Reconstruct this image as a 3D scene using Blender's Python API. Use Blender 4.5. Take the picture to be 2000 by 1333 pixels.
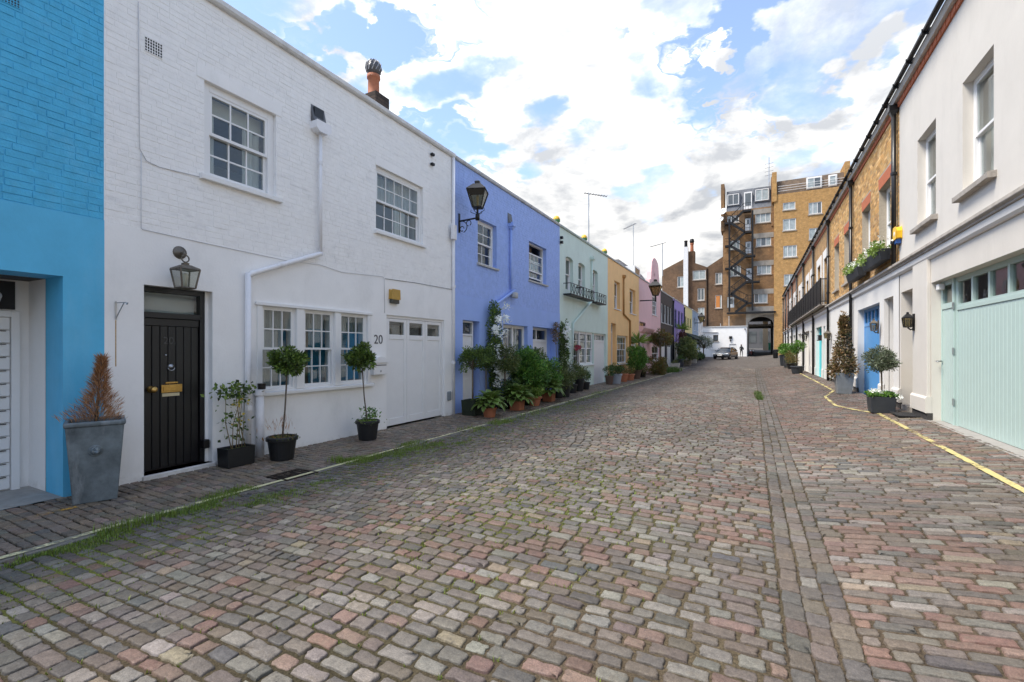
import bpy, math, random
import numpy as np
from mathutils import Vector, Matrix
for _o in list(bpy.data.objects): bpy.data.objects.remove(_o)
random.seed(7); RNG = np.random.default_rng(11)
R = math.radians
SC = bpy.context.scene
COL = SC.collection

# ------------------------------------------------------------------ camera
FPX, TH, CAMZ, HOR = 920.0, math.atan2(471.0, 920.0), 1.6, 685.0
CT, ST = math.cos(TH), math.sin(TH)
cam_d = bpy.data.cameras.new('camera'); cam = bpy.data.objects.new('camera', cam_d); COL.objects.link(cam)
cam.location = (0, 0, CAMZ); cam.rotation_euler = (R(90), 0, TH)
cam_d.sensor_width = 36.0; cam_d.lens = 36.0*FPX/2000.0
cam_d.shift_y = (HOR-666.5)/2000.0; cam_d.clip_end = 2000; cam_d.clip_start = .05
SC.camera = cam

# ------------------------------------------------------------------ light
SUN_AZ, SUN_EL = R(230), R(58)          # azimuth measured clockwise from +Y; sun behind and to the left of the camera
world = bpy.data.worlds.new('World'); SC.world = world; world.use_nodes = True
SKY_STRENGTH, CLOUD_RADIANCE, SUN_STRENGTH, EXPOSURE = 0.068, 0.66, 1.25, 2.16
sun_d = bpy.data.lights.new('sun', 'SUN'); sun = bpy.data.objects.new('sun', sun_d); COL.objects.link(sun)
sun_d.energy = SUN_STRENGTH; sun_d.angle = R(20); sun_d.color = (1.0, .93, .82)
_to = Vector((math.sin(SUN_AZ)*math.cos(SUN_EL), math.cos(SUN_AZ)*math.cos(SUN_EL), math.sin(SUN_EL)))
sun.rotation_euler = _to.to_track_quat('Z', 'Y').to_euler()
SC.view_settings.view_transform = 'Standard'; SC.view_settings.look = 'None'
SC.view_settings.exposure = EXPOSURE; SC.view_settings.gamma = 1.0; SC.view_settings.use_curve_mapping = False
SC.cycles.max_bounces = 6; SC.cycles.diffuse_bounces = 4; SC.cycles.glossy_bounces = 3; SC.cycles.transparent_max_bounces = 10; SC.cycles.caustics_reflective = False; SC.cycles.caustics_refractive = False
SC.cycles.use_denoising = True

def px_dir(x, y):
    a, b = (x-1000.0)/FPX, (HOR-y)/FPX
    return Vector((a*CT-ST, a*ST+CT, b)).normalized()

def build_world():
    nt = world.node_tree; N = nt.nodes; L = nt.links; N.clear()
    def n(t, **k):
        q = N.new(t)
        for a, b in k.items(): setattr(q, a, b)
        return q
    def m(op, a, b=None, c=None, clamp=False):
        q = n('ShaderNodeMath', operation=op, use_clamp=clamp)
        for i, s in enumerate((a, b, c)):
            if s is None: continue
            if isinstance(s, (int, float)): q.inputs[i].default_value = s
            else: L.new(s, q.inputs[i])
        return q.outputs[0]
    out = n('ShaderNodeOutputWorld'); bg = n('ShaderNodeBackground'); L.new(bg.outputs[0], out.inputs[0])
    sky = n('ShaderNodeTexSky', sky_type='NISHITA'); sky.sun_disc = False
    sky.sun_elevation = SUN_EL; sky.sun_rotation = SUN_AZ; sky.air_density = 1.0; sky.dust_density = .6; sky.ozone_density = 1.6
    tc = n('ShaderNodeTexCoord'); d = tc.outputs['Generated']
    sep = n('ShaderNodeSeparateXYZ'); L.new(d, sep.inputs[0])
    den = m('ADD', m('MAXIMUM', sep.outputs[2], 0.0), .22)
    cx = m('DIVIDE', sep.outputs[0], den); cy = m('DIVIDE', sep.outputs[1], den)
    cmb = n('ShaderNodeCombineXYZ'); L.new(cx, cmb.inputs[0]); L.new(cy, cmb.inputs[1])
    P = cmb.outputs[0]
    def noise(scale, detail, rough, off, dist=0.0):
        mp = n('ShaderNodeMapping'); mp.inputs['Location'].default_value = off; L.new(P, mp.inputs[0])
        q = n('ShaderNodeTexNoise'); q.inputs['Scale'].default_value = scale; q.inputs['Detail'].default_value = detail
        q.inputs['Roughness'].default_value = rough; q.inputs['Distortion'].default_value = dist
        L.new(mp.outputs[0], q.inputs['Vector']); return q.outputs[0]
    big = noise(1.15, 3, .5, (3.1, 1.7, 0)); fine = noise(3.6, 10, .60, (0.4, 8.2, 0), .25); wis = noise(13, 7, .62, (5, 2, 0))
    base = m('ADD', m('MULTIPLY', big, .60), m('ADD', m('MULTIPLY', fine, .52), m('MULTIPLY', wis, .14)))
    wv = n('ShaderNodeTexNoise'); wv.inputs['Scale'].default_value = 5.0; wv.inputs['Detail'].default_value = 6; L.new(P, wv.inputs['Vector'])
    wo = n('ShaderNodeVectorMath', operation='SUBTRACT'); L.new(wv.outputs['Color'], wo.inputs[0]); wo.inputs[1].default_value = (.5, .5, .5)
    wsx = n('ShaderNodeVectorMath', operation='SCALE'); L.new(wo.outputs[0], wsx.inputs[0]); wsx.inputs['Scale'].default_value = .22
    dw = n('ShaderNodeVectorMath', operation='ADD'); L.new(d, dw.inputs[0]); L.new(wsx.outputs[0], dw.inputs[1])
    # the large cloud masses and the clear gaps, as directions in the sky
    blobs = [(820, 60, 250, .30), (1080, 90, 250, .30), (1230, 70, 170, .26), (690, 140, 130, .20), (1180, 330, 270, .34), (1010, 330, 200, .2), (1640, 200, 230, .36), (1480, 330, 260, .26),
             (1600, 10, 130, .26), (1750, 25, 110, .16), (1300, 430, 260, .22),
             (1420, 130, 190, -.42), (1350, 225, 90, -.16), (900, 235, 130, -.30), (500, 10, 150, -.28), (1560, 80, 90, -.2), (1800, 65, 110, -.3), (790, 110, 60, -.12), (1390, 20, 120, -.2), (620, 60, 70, -.15), (860, 200, 80, -.15), (950, 260, 60, -.12), (1270, 190, 60, -.08)]
    acc = m('ADD', base, .0)
    for (x, y, r, w) in blobs:
        dv = px_dir(x, y); dr = math.acos(max(-1, min(1, dv.dot(px_dir(x+r, y)))))
        q = n('ShaderNodeVectorMath', operation='DOT_PRODUCT'); L.new(dw.outputs[0], q.inputs[0]); q.inputs[1].default_value = dv
        mr = n('ShaderNodeMapRange', interpolation_type='SMOOTHSTEP'); L.new(q.outputs['Value'], mr.inputs[0])
        mr.inputs[1].default_value = math.cos(dr*1.25); mr.inputs[2].default_value = math.cos(dr*.15)
        acc = m('MULTIPLY_ADD', mr.outputs[0], w, acc)
    # haze towards the horizon joins the clouds
    hz = n('ShaderNodeMapRange', interpolation_type='SMOOTHSTEP'); L.new(sep.outputs[2], hz.inputs[0])
    hz.inputs[1].default_value = .42; hz.inputs[2].default_value = .05; hz.inputs[3].default_value = 0; hz.inputs[4].default_value = .30
    acc = m('ADD', acc, hz.outputs[0])
    cov = n('ShaderNodeMapRange', interpolation_type='SMOOTHSTEP'); L.new(acc, cov.inputs[0])
    cov.inputs[1].default_value = .53; cov.inputs[2].default_value = .93
    # cloud body: sides turned to the sun are whiter, the others greyer
    so = (math.sin(SUN_AZ)*.10, math.cos(SUN_AZ)*.10)
    fA = noise(2.3, 7, .58, (0.4, 8.2, 0), .25); fB = noise(2.3, 7, .58, (0.4+so[0], 8.2+so[1], 0), .25)
    bA = noise(.9, 3, .5, (3.1, 1.7, 0)); lit = m('ADD', m('MULTIPLY', m('SUBTRACT', fA, fB), 3.6), m('MULTIPLY', m('SUBTRACT', .5, bA), 1.5))
    lit = m('ADD', m('ADD', lit, m('MULTIPLY', m('SUBTRACT', wis, .5), .45)), .33, clamp=True)
    cc = n('ShaderNodeMix', data_type='RGBA'); L.new(lit, cc.inputs[0])
    k = CLOUD_RADIANCE
    cc.inputs[7].default_value = (1.0*k, .98*k, .94*k, 1); cc.inputs[6].default_value = (.42*k, .435*k, .46*k, 1)
    sk = n('ShaderNodeVectorMath', operation='SCALE'); L.new(sky.outputs[0], sk.inputs[0]); sk.inputs['Scale'].default_value = SKY_STRENGTH
    sk2 = n('ShaderNodeMix', data_type='RGBA'); sk2.inputs[0].default_value = .03; L.new(sk.outputs[0], sk2.inputs[6]); sk2.inputs[7].default_value = (.8, .84, .9, 1)
    # clouds tinted brighter overhead, dimmer low, to lift wall light: (1 + 2 sin e) / 3
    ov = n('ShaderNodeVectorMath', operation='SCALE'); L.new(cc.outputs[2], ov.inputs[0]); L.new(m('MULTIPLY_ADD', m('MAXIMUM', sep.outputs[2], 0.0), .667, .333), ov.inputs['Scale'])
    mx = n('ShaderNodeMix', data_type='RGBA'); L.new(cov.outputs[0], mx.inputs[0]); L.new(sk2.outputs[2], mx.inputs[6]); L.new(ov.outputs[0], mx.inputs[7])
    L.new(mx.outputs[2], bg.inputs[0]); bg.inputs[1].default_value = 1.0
build_world()

# ------------------------------------------------------------------ where things stand
XL, XR = -6.70, 3.01                       # house fronts, left row and right row
_PX = np.array([-9, -6.7, -5.25, -2.4, .10, .33, .56, 3.0, 9.0]); _PZ = np.array([.0, .0, -.03, .09, .045, .03, .045, .28, .28])
def rise(y):
    t = np.clip((np.asarray(y, float)-32.0)/(78.0-32.0), 0, 1); return .68*t*t*(3-2*t)
def zg(x, y): return np.interp(x, _PX, _PZ) + rise(y)
def LY(x, X=XL):
    a = (x-1000.0)/FPX; return -X*(a*ST+CT)/(ST-a*CT)
def LZ(x, y, X=XL):
    return CAMZ+(HOR-y)/FPX*(-X*ST+LY(x, X)*CT)
def RY(x, X=XR): return LY(x, X)
def RZ(x, y, X=XR): return LZ(x, y, X)
def FX(x, Y):
    a = (x-1000.0)/FPX; return Y*(a*CT-ST)/(CT+a*ST)
def FZ(x, y, Y): return CAMZ+(HOR-y)/FPX*(-FX(x, Y)*ST+Y*CT)
def G(x, y):
    d = px_dir(x, y); z = 0.0; p = None
    for _ in range(12):
        t = (z-CAMZ)/d.z; p = (d.x*t, d.y*t); z = float(zg(p[0], p[1]))
    return Vector((p[0], p[1], z))
def project(p):
    x, y, z = p[0], p[1], p[2]-CAMZ
    xc = x*CT+y*ST; zc = -x*ST+y*CT
    return 1000+FPX*xc/zc, HOR-FPX*z/zc, zc
def depth(p): return -p[0]*ST+p[1]*CT

class Fr:
    """a facade: u runs along it, v is height, w stands out from it"""
    def __init__(s, kind, c): s.k, s.c = kind, c
    def pt(s, u, v, w):
        if s.k == 'L': return (s.c+w, u, v)
        if s.k == 'R': return (s.c-w, u, v)
        return (u, s.c-w, v)
FL, FR = Fr('L', XL), Fr('R', XR)
WORLD = Fr('L', 0.0)      # u = y, w = x

# ------------------------------------------------------------------ materials
MATS = {}
def mat(name, col=(.5, .5, .5), rough=.6, metal=0.0, var=.06, scale=6.0, bump=0.0, bscale=40.0, attr=None, stain=None, spec=.5, coat=0.0, dist=.01, splash=None):
    if name in MATS: return MATS[name]
    M = bpy.data.materials.new(name); M.use_nodes = True; nt = M.node_tree; N = nt.nodes; L = nt.links
    b = N['Principled BSDF']; b.inputs['Roughness'].default_value = rough; b.inputs['Metallic'].default_value = metal
    b.inputs['Specular IOR Level'].default_value = spec; b.inputs['Coat Weight'].default_value = coat
    tc = N.new('ShaderNodeNewGeometry'); pos = tc.outputs['Position']
    if attr:
        a = N.new('ShaderNodeAttribute'); a.attribute_name = attr; src = a.outputs['Color']
    else:
        rgb = N.new('ShaderNodeRGB'); rgb.outputs[0].default_value = (*col, 1); src = rgb.outputs[0]
    if var > 0:
        no = N.new('ShaderNodeTexNoise'); no.inputs['Scale'].default_value = scale; no.inputs['Detail'].default_value = 6; no.inputs['Roughness'].default_value = .65
        L.new(pos, no.inputs['Vector'])
        mr = N.new('ShaderNodeMapRange'); L.new(no.outputs[0], mr.inputs[0]); mr.inputs[1].default_value = .25; mr.inputs[2].default_value = .75
        mr.inputs[3].default_value = 1-var; mr.inputs[4].default_value = 1+var
        sc = N.new('ShaderNodeVectorMath'); sc.operation = 'SCALE'; L.new(src, sc.inputs[0]); L.new(mr.outputs[0], sc.inputs['Scale']); src = sc.outputs[0]
    if stain:   # (colour, amount, scale, (sx, sy, sz)) weathering with a shape of its own
        mp = N.new('ShaderNodeMapping'); mp.inputs['Scale'].default_value = stain[3]; L.new(pos, mp.inputs[0])
        n2 = N.new('ShaderNodeTexNoise'); n2.inputs['Scale'].default_value = stain[2]; n2.inputs['Detail'].default_value = 8; n2.inputs['Roughness'].default_value = .7
        L.new(mp.outputs[0], n2.inputs['Vector'])
        mr = N.new('ShaderNodeMapRange'); L.new(n2.outputs[0], mr.inputs[0]); mr.inputs[1].default_value = .54; mr.inputs[2].default_value = .72; mr.inputs[4].default_value = stain[1]
        mx = N.new('ShaderNodeMix'); mx.data_type = 'RGBA'; L.new(mr.outputs[0], mx.inputs[0]); L.new(src, mx.inputs[6]); mx.inputs[7].default_value = (*stain[0], 1); src = mx.outputs[2]
    if splash:   # ragged splashes of street dirt thrown up on the foot of a wall: (colour, height)
        sp = N.new('ShaderNodeSeparateXYZ'); L.new(pos, sp.inputs[0]); n3 = N.new('ShaderNodeTexNoise'); n3.inputs['Scale'].default_value = 7; n3.inputs['Detail'].default_value = 8; n3.inputs['Roughness'].default_value = .75; L.new(pos, n3.inputs['Vector'])
        ma = N.new('ShaderNodeMath'); ma.operation = 'MULTIPLY_ADD'; L.new(n3.outputs[0], ma.inputs[0]); ma.inputs[1].default_value = splash[1]*2.2; ma.inputs[2].default_value = -splash[1]*.9+splash[2]
        dv = N.new('ShaderNodeMath'); dv.operation = 'SUBTRACT'; L.new(ma.outputs[0], dv.inputs[0]); L.new(sp.outputs[2], dv.inputs[1])
        m3 = N.new('ShaderNodeMapRange'); L.new(dv.outputs[0], m3.inputs[0]); m3.inputs[1].default_value = 0; m3.inputs[2].default_value = splash[1]; m3.inputs[4].default_value = .6
        mx = N.new('ShaderNodeMix'); mx.data_type = 'RGBA'; L.new(m3.outputs[0], mx.inputs[0]); L.new(src, mx.inputs[6]); mx.inputs[7].default_value = (*splash[0], 1); src = mx.outputs[2]
    L.new(src, b.inputs['Base Color'])
    if bump > 0:
        nb = N.new('ShaderNodeTexNoise'); nb.inputs['Scale'].default_value = bscale; nb.inputs['Detail'].default_value = 5; L.new(pos, nb.inputs['Vector'])
        bp = N.new('ShaderNodeBump'); bp.inputs['Strength'].default_value = bump; bp.inputs['Distance'].default_value = dist; L.new(nb.outputs[0], bp.inputs['Height']); L.new(bp.outputs[0], b.inputs['Normal'])
    MATS[name] = M; return M

def glass(name, tint=(.9, .93, .92), refl=.06, rough=.015):
    if name in MATS: return MATS[name]
    M = bpy.data.materials.new(name); M.use_nodes = True; N = M.node_tree.nodes; L = M.node_tree.links; N.clear()
    o = N.new('ShaderNodeOutputMaterial'); mx = N.new('ShaderNodeMixShader'); t = N.new('ShaderNodeBsdfTransparent'); g = N.new('ShaderNodeBsdfGlossy')
    t.inputs[0].default_value = (*tint, 1); g.inputs['Roughness'].default_value = rough
    f = N.new('ShaderNodeLayerWeight'); f.inputs[0].default_value = .5; pw = N.new('ShaderNodeMath'); pw.operation = 'POWER'; L.new(f.outputs['Facing'], pw.inputs[0]); pw.inputs[1].default_value = 4.5
    a = N.new('ShaderNodeMath'); a.operation = 'MULTIPLY_ADD'; a.use_clamp = True; L.new(pw.outputs[0], a.inputs[0]); a.inputs[1].default_value = .75; a.inputs[2].default_value = refl
    nb = N.new('ShaderNodeTexNoise'); nb.inputs['Scale'].default_value = 3.0; bp = N.new('ShaderNodeBump'); bp.inputs['Strength'].default_value = .08; bp.inputs['Distance'].default_value = .01
    ge = N.new('ShaderNodeNewGeometry'); L.new(ge.outputs['Position'], nb.inputs['Vector']); L.new(nb.outputs[0], bp.inputs['Height']); L.new(bp.outputs[0], g.inputs['Normal'])
    L.new(a.outputs[0], mx.inputs[0]); L.new(t.outputs[0], mx.inputs[1]); L.new(g.outputs[0], mx.inputs[2]); L.new(mx.outputs[0], o.inputs[0])
    MATS[name] = M; return M

def leaf_mat(name='leaf', trans=.25):
    if name in MATS: return MATS[name]
    M = bpy.data.materials.new(name); M.use_nodes = True; N = M.node_tree.nodes; L = M.node_tree.links
    b = N['Principled BSDF']; b.inputs['Roughness'].default_value = .45
    a = N.new('ShaderNodeAttribute'); a.attribute_name = 'col'; L.new(a.outputs['Color'], b.inputs['Base Color'])
    tr = N.new('ShaderNodeBsdfTranslucent'); L.new(a.outputs['Color'], tr.inputs[0])
    mx = N.new('ShaderNodeMixShader'); mx.inputs[0].default_value = trans; L.new(b.outputs[0], mx.inputs[1]); L.new(tr.outputs[0], mx.inputs[2])
    L.new(mx.outputs[0], N['Material Output'].inputs[0]); MATS[name] = M; return M

def brick_tex(name, c1, c2, mortar, axes='XZ', rough=.85, bw=.225, bh=.075, soot=None):
    """brickwork too far off to tell one brick from the next"""
    if name in MATS: return MATS[name]
    M = bpy.data.materials.new(name); M.use_nodes = True; N = M.node_tree.nodes; L = M.node_tree.links
    b = N['Principled BSDF']; b.inputs['Roughness'].default_value = rough; b.inputs['Specular IOR Level'].default_value = .2
    ge = N.new('ShaderNodeNewGeometry'); sp = N.new('ShaderNodeSeparateXYZ'); L.new(ge.outputs['Position'], sp.inputs[0]); cb = N.new('ShaderNodeCombineXYZ')
    L.new(sp.outputs['XYZ'.index(axes[0])], cb.inputs[0]); L.new(sp.outputs['XYZ'.index(axes[1])], cb.inputs[1])
    t = N.new('ShaderNodeTexBrick'); t.inputs['Scale'].default_value = 1; t.inputs['Brick Width'].default_value = bw; t.inputs['Row Height'].default_value = bh
    t.inputs['Mortar Size'].default_value = .008; t.inputs['Color1'].default_value = (*c1, 1); t.inputs['Color2'].default_value = (*c2, 1); t.inputs['Mortar'].default_value = (*mortar, 1)
    L.new(cb.outputs[0], t.inputs[0])
    no = N.new('ShaderNodeTexNoise'); no.inputs['Scale'].default_value = 2.2; no.inputs['Detail'].default_value = 9; no.inputs['Roughness'].default_value = .75; L.new(ge.outputs['Position'], no.inputs['Vector'])
    mr = N.new('ShaderNodeMapRange'); L.new(no.outputs[0], mr.inputs[0]); mr.inputs[1].default_value = .3; mr.inputs[2].default_value = .7; mr.inputs[3].default_value = .62; mr.inputs[4].default_value = 1.3
    s = N.new('ShaderNodeVectorMath'); s.operation = 'SCALE'; L.new(t.outputs[0], s.inputs[0]); L.new(mr.outputs[0], s.inputs['Scale']); src = s.outputs[0]
    if soot:
        n2 = N.new('ShaderNodeTexNoise'); n2.inputs['Scale'].default_value = .35; n2.inputs['Detail'].default_value = 6; L.new(ge.outputs['Position'], n2.inputs['Vector'])
        m2 = N.new('ShaderNodeMapRange'); L.new(n2.outputs[0], m2.inputs[0]); m2.inputs[1].default_value = .42; m2.inputs[2].default_value = .66; m2.inputs[4].default_value = .75
        mx = N.new('ShaderNodeMix'); mx.data_type = 'RGBA'; L.new(m2.outputs[0], mx.inputs[0]); L.new(src, mx.inputs[6]); mx.inputs[7].default_value = (*soot, 1); src = mx.outputs[2]
    L.new(src, b.inputs['Base Color'])
    bp = N.new('ShaderNodeBump'); bp.inputs['Strength'].default_value = .5; bp.inputs['Distance'].default_value = .01; bp.invert = True; L.new(t.outputs['Fac'], bp.inputs['Height']); L.new(bp.outputs[0], b.inputs['Normal'])
    MATS[name] = M; return M

# ------------------------------------------------------------------ mesh building
ROOTLOC = {}
def rootloc(o): return ROOTLOC.get(o.name, Vector((0, 0, 0))) if o else Vector((0, 0, 0))
def link(o, parent=None):
    COL.objects.link(o)
    if parent is not None:
        o.parent = parent; ROOTLOC[o.name] = rootloc(parent)
    return o
def thing(name, loc, label, cat, group=None, kind=None):
    o = bpy.data.objects.new(name, None); o.location = loc; o.empty_display_size = .2; COL.objects.link(o); ROOTLOC[o.name] = Vector(loc)
    o['label'] = label; o['category'] = cat
    if group: o['group'] = group
    if kind: o['kind'] = kind
    return o
def tag(o, label=None, cat=None, group=None, kind=None):
    for k, v in (('label', label), ('category', cat), ('group', group), ('kind', kind)):
        if v: o[k] = v
    return o

class MB:
    def __init__(s): s.v = []; s.f = []; s.m = []
    def quad(s, pts, m=0):
        b = len(s.v); s.v += [tuple(p) for p in pts]; s.f.append(tuple(range(b, b+len(pts)))); s.m.append(m); return s
    def hexa(s, p, m=0):
        b = len(s.v); s.v += [tuple(q) for q in p]
        for f in ((0, 1, 2, 3), (7, 6, 5, 4), (0, 4, 5, 1), (1, 5, 6, 2), (2, 6, 7, 3), (3, 7, 4, 0)): s.f.append(tuple(b+i for i in f)); s.m.append(m)
        return s
    def box(s, F, u0, u1, v0, v1, w0, w1, m=0):
        return s.hexa([F.pt(u0, v0, w0), F.pt(u1, v0, w0), F.pt(u1, v1, w0), F.pt(u0, v1, w0), F.pt(u0, v0, w1), F.pt(u1, v0, w1), F.pt(u1, v1, w1), F.pt(u0, v1, w1)], m)
    def prism(s, F, poly, w0, w1, m=0):
        n = len(poly); b = len(s.v)
        s.v += [F.pt(u, v, w0) for u, v in poly]+[F.pt(u, v, w1) for u, v in poly]
        s.f.append(tuple(range(b, b+n))); s.f.append(tuple(range(b+2*n-1, b+n-1, -1))); s.m += [m, m]
        for i in range(n): j = (i+1) % n; s.f.append((b+i, b+j, b+n+j, b+n+i)); s.m.append(m)
        return s
    def extrude_u(s, F, prof, u0, u1, m=0):
        """a moulding: profile of (w, v) swept along u"""
        n = len(prof); b = len(s.v)
        s.v += [F.pt(u0, v, w) for w, v in prof]+[F.pt(u1, v, w) for w, v in prof]
        s.f.append(tuple(range(b, b+n))); s.f.append(tuple(range(b+2*n-1, b+n-1, -1))); s.m += [m, m]
        for i in range(n): j = (i+1) % n; s.f.append((b+i, b+j, b+n+j, b+n+i)); s.m.append(m)
        return s
    def tube(s, pts, r, n=8, m=0, caps=True):
        pts = [Vector(p) for p in pts]; k = len(pts); rs = r if isinstance(r, (list, tuple)) else [r]*k; b = len(s.v)
        up = Vector((.13, .21, .97))
        for i, p in enumerate(pts):
            t = (pts[min(i+1, k-1)]-pts[max(i-1, 0)]).normalized()
            a = t.cross(up); a = a.normalized() if a.length > .05 else t.cross(Vector((1, 0, 0))).normalized()
            c = t.cross(a)
            for j in range(n):
                q = 2*math.pi*j/n; s.v.append(tuple(p+(a*math.cos(q)+c*math.sin(q))*rs[i]))
        for i in range(k-1):
            for j in range(n):
                j2 = (j+1) % n; s.f.append((b+i*n+j, b+i*n+j2, b+(i+1)*n+j2, b+(i+1)*n+j)); s.m.append(m)
        if caps: s.f.append(tuple(b+j for j in range(n))[::-1]); s.f.append(tuple(b+(k-1)*n+j for j in range(n))); s.m += [m, m]
        return s
    def lathe(s, c, prof, n=20, m=0, rot=0.0, sx=1.0, sy=1.0, axis=None):
        """rings (radius, height) about a vertical line through c; n=4 with rot=45 degrees gives a square section; axis: other direction"""
        b = len(s.v); c = Vector(c)
        M = None
        if axis is not None: M = Vector(axis).normalized().to_track_quat('Z', 'Y').to_matrix()
        for r, z in prof:
            for j in range(n):
                q = rot+2*math.pi*j/n; p = Vector((math.cos(q)*r*sx, math.sin(q)*r*sy, z))
                if M is not None: p = M @ p
                s.v.append(tuple(c+p))
        k = len(prof)
        for i in range(k-1):
            for j in range(n): j2 = (j+1) % n; s.f.append((b+i*n+j, b+i*n+j2, b+(i+1)*n+j2, b+(i+1)*n+j)); s.m.append(m)
        s.f.append(tuple(b+j for j in range(n))[::-1]); s.f.append(tuple(b+(k-1)*n+j for j in range(n))); s.m += [m, m]
        return s
    def wall(s, F, u0, u1, v0, v1, holes, w=0.0, m=0, mr=None):
        """a wall face with openings (a, b, c, d, depth) and their reveals"""
        us = sorted({u0, u1, *[min(max(h[i], u0), u1) for h in holes for i in (0, 1)]}); vs = sorted({v0, v1, *[min(max(h[i], v0), v1) for h in holes for i in (2, 3)]})
        for a, b in zip(us, us[1:]):
            for c, d in zip(vs, vs[1:]):
                mu, mv = (a+b)/2, (c+d)/2
                if any(h[0] < mu < h[1] and h[2] < mv < h[3] for h in holes): continue
                s.quad([F.pt(a, c, w), F.pt(b, c, w), F.pt(b, d, w), F.pt(a, d, w)], m)
        for a, b, c, d, dep in holes:
            k = m if mr is None else mr; e = w-dep
            s.quad([F.pt(a, c, w), F.pt(a, d, w), F.pt(a, d, e), F.pt(a, c, e)], k); s.quad([F.pt(b, c, w), F.pt(b, d, w), F.pt(b, d, e), F.pt(b, c, e)], k)
            s.quad([F.pt(a, d, w), F.pt(b, d, w), F.pt(b, d, e), F.pt(a, d, e)], k); s.quad([F.pt(a, c, w), F.pt(b, c, w), F.pt(b, c, e), F.pt(a, c, e)], k)
        return s
    def build(s, name, mats, parent=None, smooth=False, bevel=0.0, seg=1):
        L = rootloc(parent)
        me = bpy.data.meshes.new(name); me.from_pydata([(x-L.x, y-L.y, z-L.z) for x, y, z in s.v], [], s.f)
        for q in (mats if isinstance(mats, (list, tuple)) else [mats]): me.materials.append(q)
        if any(s.m): me.polygons.foreach_set('material_index', s.m)
        if smooth: me.polygons.foreach_set('use_smooth', [True]*len(s.f))
        o = link(bpy.data.objects.new(name, me), parent)
        if bevel:
            b = o.modifiers.new('bevel', 'BEVEL'); b.width = bevel; b.segments = seg; b.limit_method = 'ANGLE'; b.angle_limit = R(40)
        return o

def np_mesh(name, V, F4, cols, material, parent=None, smooth=False, F3=None):
    """vertices, quads, a colour for each vertex"""
    L = rootloc(parent); me = bpy.data.meshes.new(name)
    V = np.asarray(V, np.float32)-np.array(L, np.float32)
    F4 = np.asarray(F4, np.int32).reshape(-1, 4); F3 = np.zeros((0, 3), np.int32) if F3 is None else np.asarray(F3, np.int32).reshape(-1, 3)
    n4, n3 = len(F4), len(F3)
    me.vertices.add(len(V)); me.vertices.foreach_set('co', V.ravel())
    me.loops.add(n4*4+n3*3); me.loops.foreach_set('vertex_index', np.concatenate([F4.ravel(), F3.ravel()]))
    me.polygons.add(n4+n3)
    st = np.concatenate([np.arange(n4)*4, n4*4+np.arange(n3)*3]).astype(np.int32)
    me.polygons.foreach_set('loop_start', st)
    me.polygons.foreach_set('use_smooth', np.full(n4+n3, bool(smooth)))
    if cols is not None:
        a = me.color_attributes.new('col', 'FLOAT_COLOR', 'POINT'); c = np.ones((len(V), 4), np.float32); c[:, :3] = cols; a.data.foreach_set('color', c.ravel())
    me.materials.append(material); me.update(calc_edges=True)
    return link(bpy.data.objects.new(name, me), parent)

def text(name, s, F, u, v, w, size, material, parent, depth_=.004, align='LEFT'):
    cu = bpy.data.curves.new(name, 'FONT'); cu.body = s; cu.size = size; cu.extrude = depth_; cu.align_x = align; cu.materials.append(material)
    o = bpy.data.objects.new(name, cu); p = Vector(F.pt(u, v, w))-rootloc(parent)
    e0 = Vector(F.pt(0, 0, 0)); eu = Vector(F.pt(1, 0, 0))-e0; ev = Vector(F.pt(0, 1, 0))-e0; ew = Vector(F.pt(0, 0, 1))-e0
    if F.k == 'R': eu = -eu
    o.matrix_local = Matrix(((eu.x, ev.x, ew.x, p.x), (eu.y, ev.y, ew.y, p.y), (eu.z, ev.z, ew.z, p.z), (0, 0, 0, 1)))
    COL.objects.link(o); dg = bpy.context.evaluated_depsgraph_get(); me = bpy.data.meshes.new_from_object(o.evaluated_get(dg)); ml = o.matrix_local.copy(); bpy.data.objects.remove(o)
    o = bpy.data.objects.new(name, me); o.matrix_local = ml
    return link(o, parent)
# ------------------------------------------------------------------ ground, road, setts
m_earth = mat('earth', (.16, .14, .115), .95, var=.25, scale=.5)
gm = MB(); gm.quad([(-600, -300, -.2), (600, -300, -.2), (600, 1200, -.2), (-600, 1200, -.2)])
tag(gm.build('ground', m_earth), kind='structure')

def paint_mat(name, col, wear=.5, thr=.0):
    if name in MATS: return MATS[name]
    M = bpy.data.materials.new(name); M.use_nodes = True; N = M.node_tree.nodes; L = M.node_tree.links; b = N['Principled BSDF']; b.inputs['Roughness'].default_value = .75
    ge = N.new('ShaderNodeNewGeometry'); no = N.new('ShaderNodeTexNoise'); no.inputs['Scale'].default_value = 16; no.inputs['Detail'].default_value = 8; no.inputs['Roughness'].default_value = .7
    L.new(ge.outputs['Position'], no.inputs['Vector'])
    n2 = N.new('ShaderNodeTexNoise'); n2.inputs['Scale'].default_value = 2.2; n2.inputs['Detail'].default_value = 4; L.new(ge.outputs['Position'], n2.inputs['Vector'])
    ad = N.new('ShaderNodeMath'); ad.operation = 'ADD'; L.new(no.outputs[0], ad.inputs[0]); L.new(n2.outputs[0], ad.inputs[1])
    mr = N.new('ShaderNodeMapRange'); L.new(ad.outputs[0], mr.inputs[0]); mr.inputs[1].default_value = .84+thr; mr.inputs[2].default_value = 1.0+thr
    mr.inputs[3].default_value = 1-wear; mr.inputs[4].default_value = 1
    mc = N.new('ShaderNodeMix'); mc.data_type = 'RGBA'; L.new(no.outputs[0], mc.inputs[0]); mc.inputs[6].default_value = (*[c*.7 for c in col], 1); mc.inputs[7].default_value = (*[min(1, c*1.12) for c in col], 1)
    L.new(mc.outputs[2], b.inputs['Base Color']); L.new(mr.outputs[0], b.inputs['Alpha']); MATS[name] = M; return M

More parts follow.
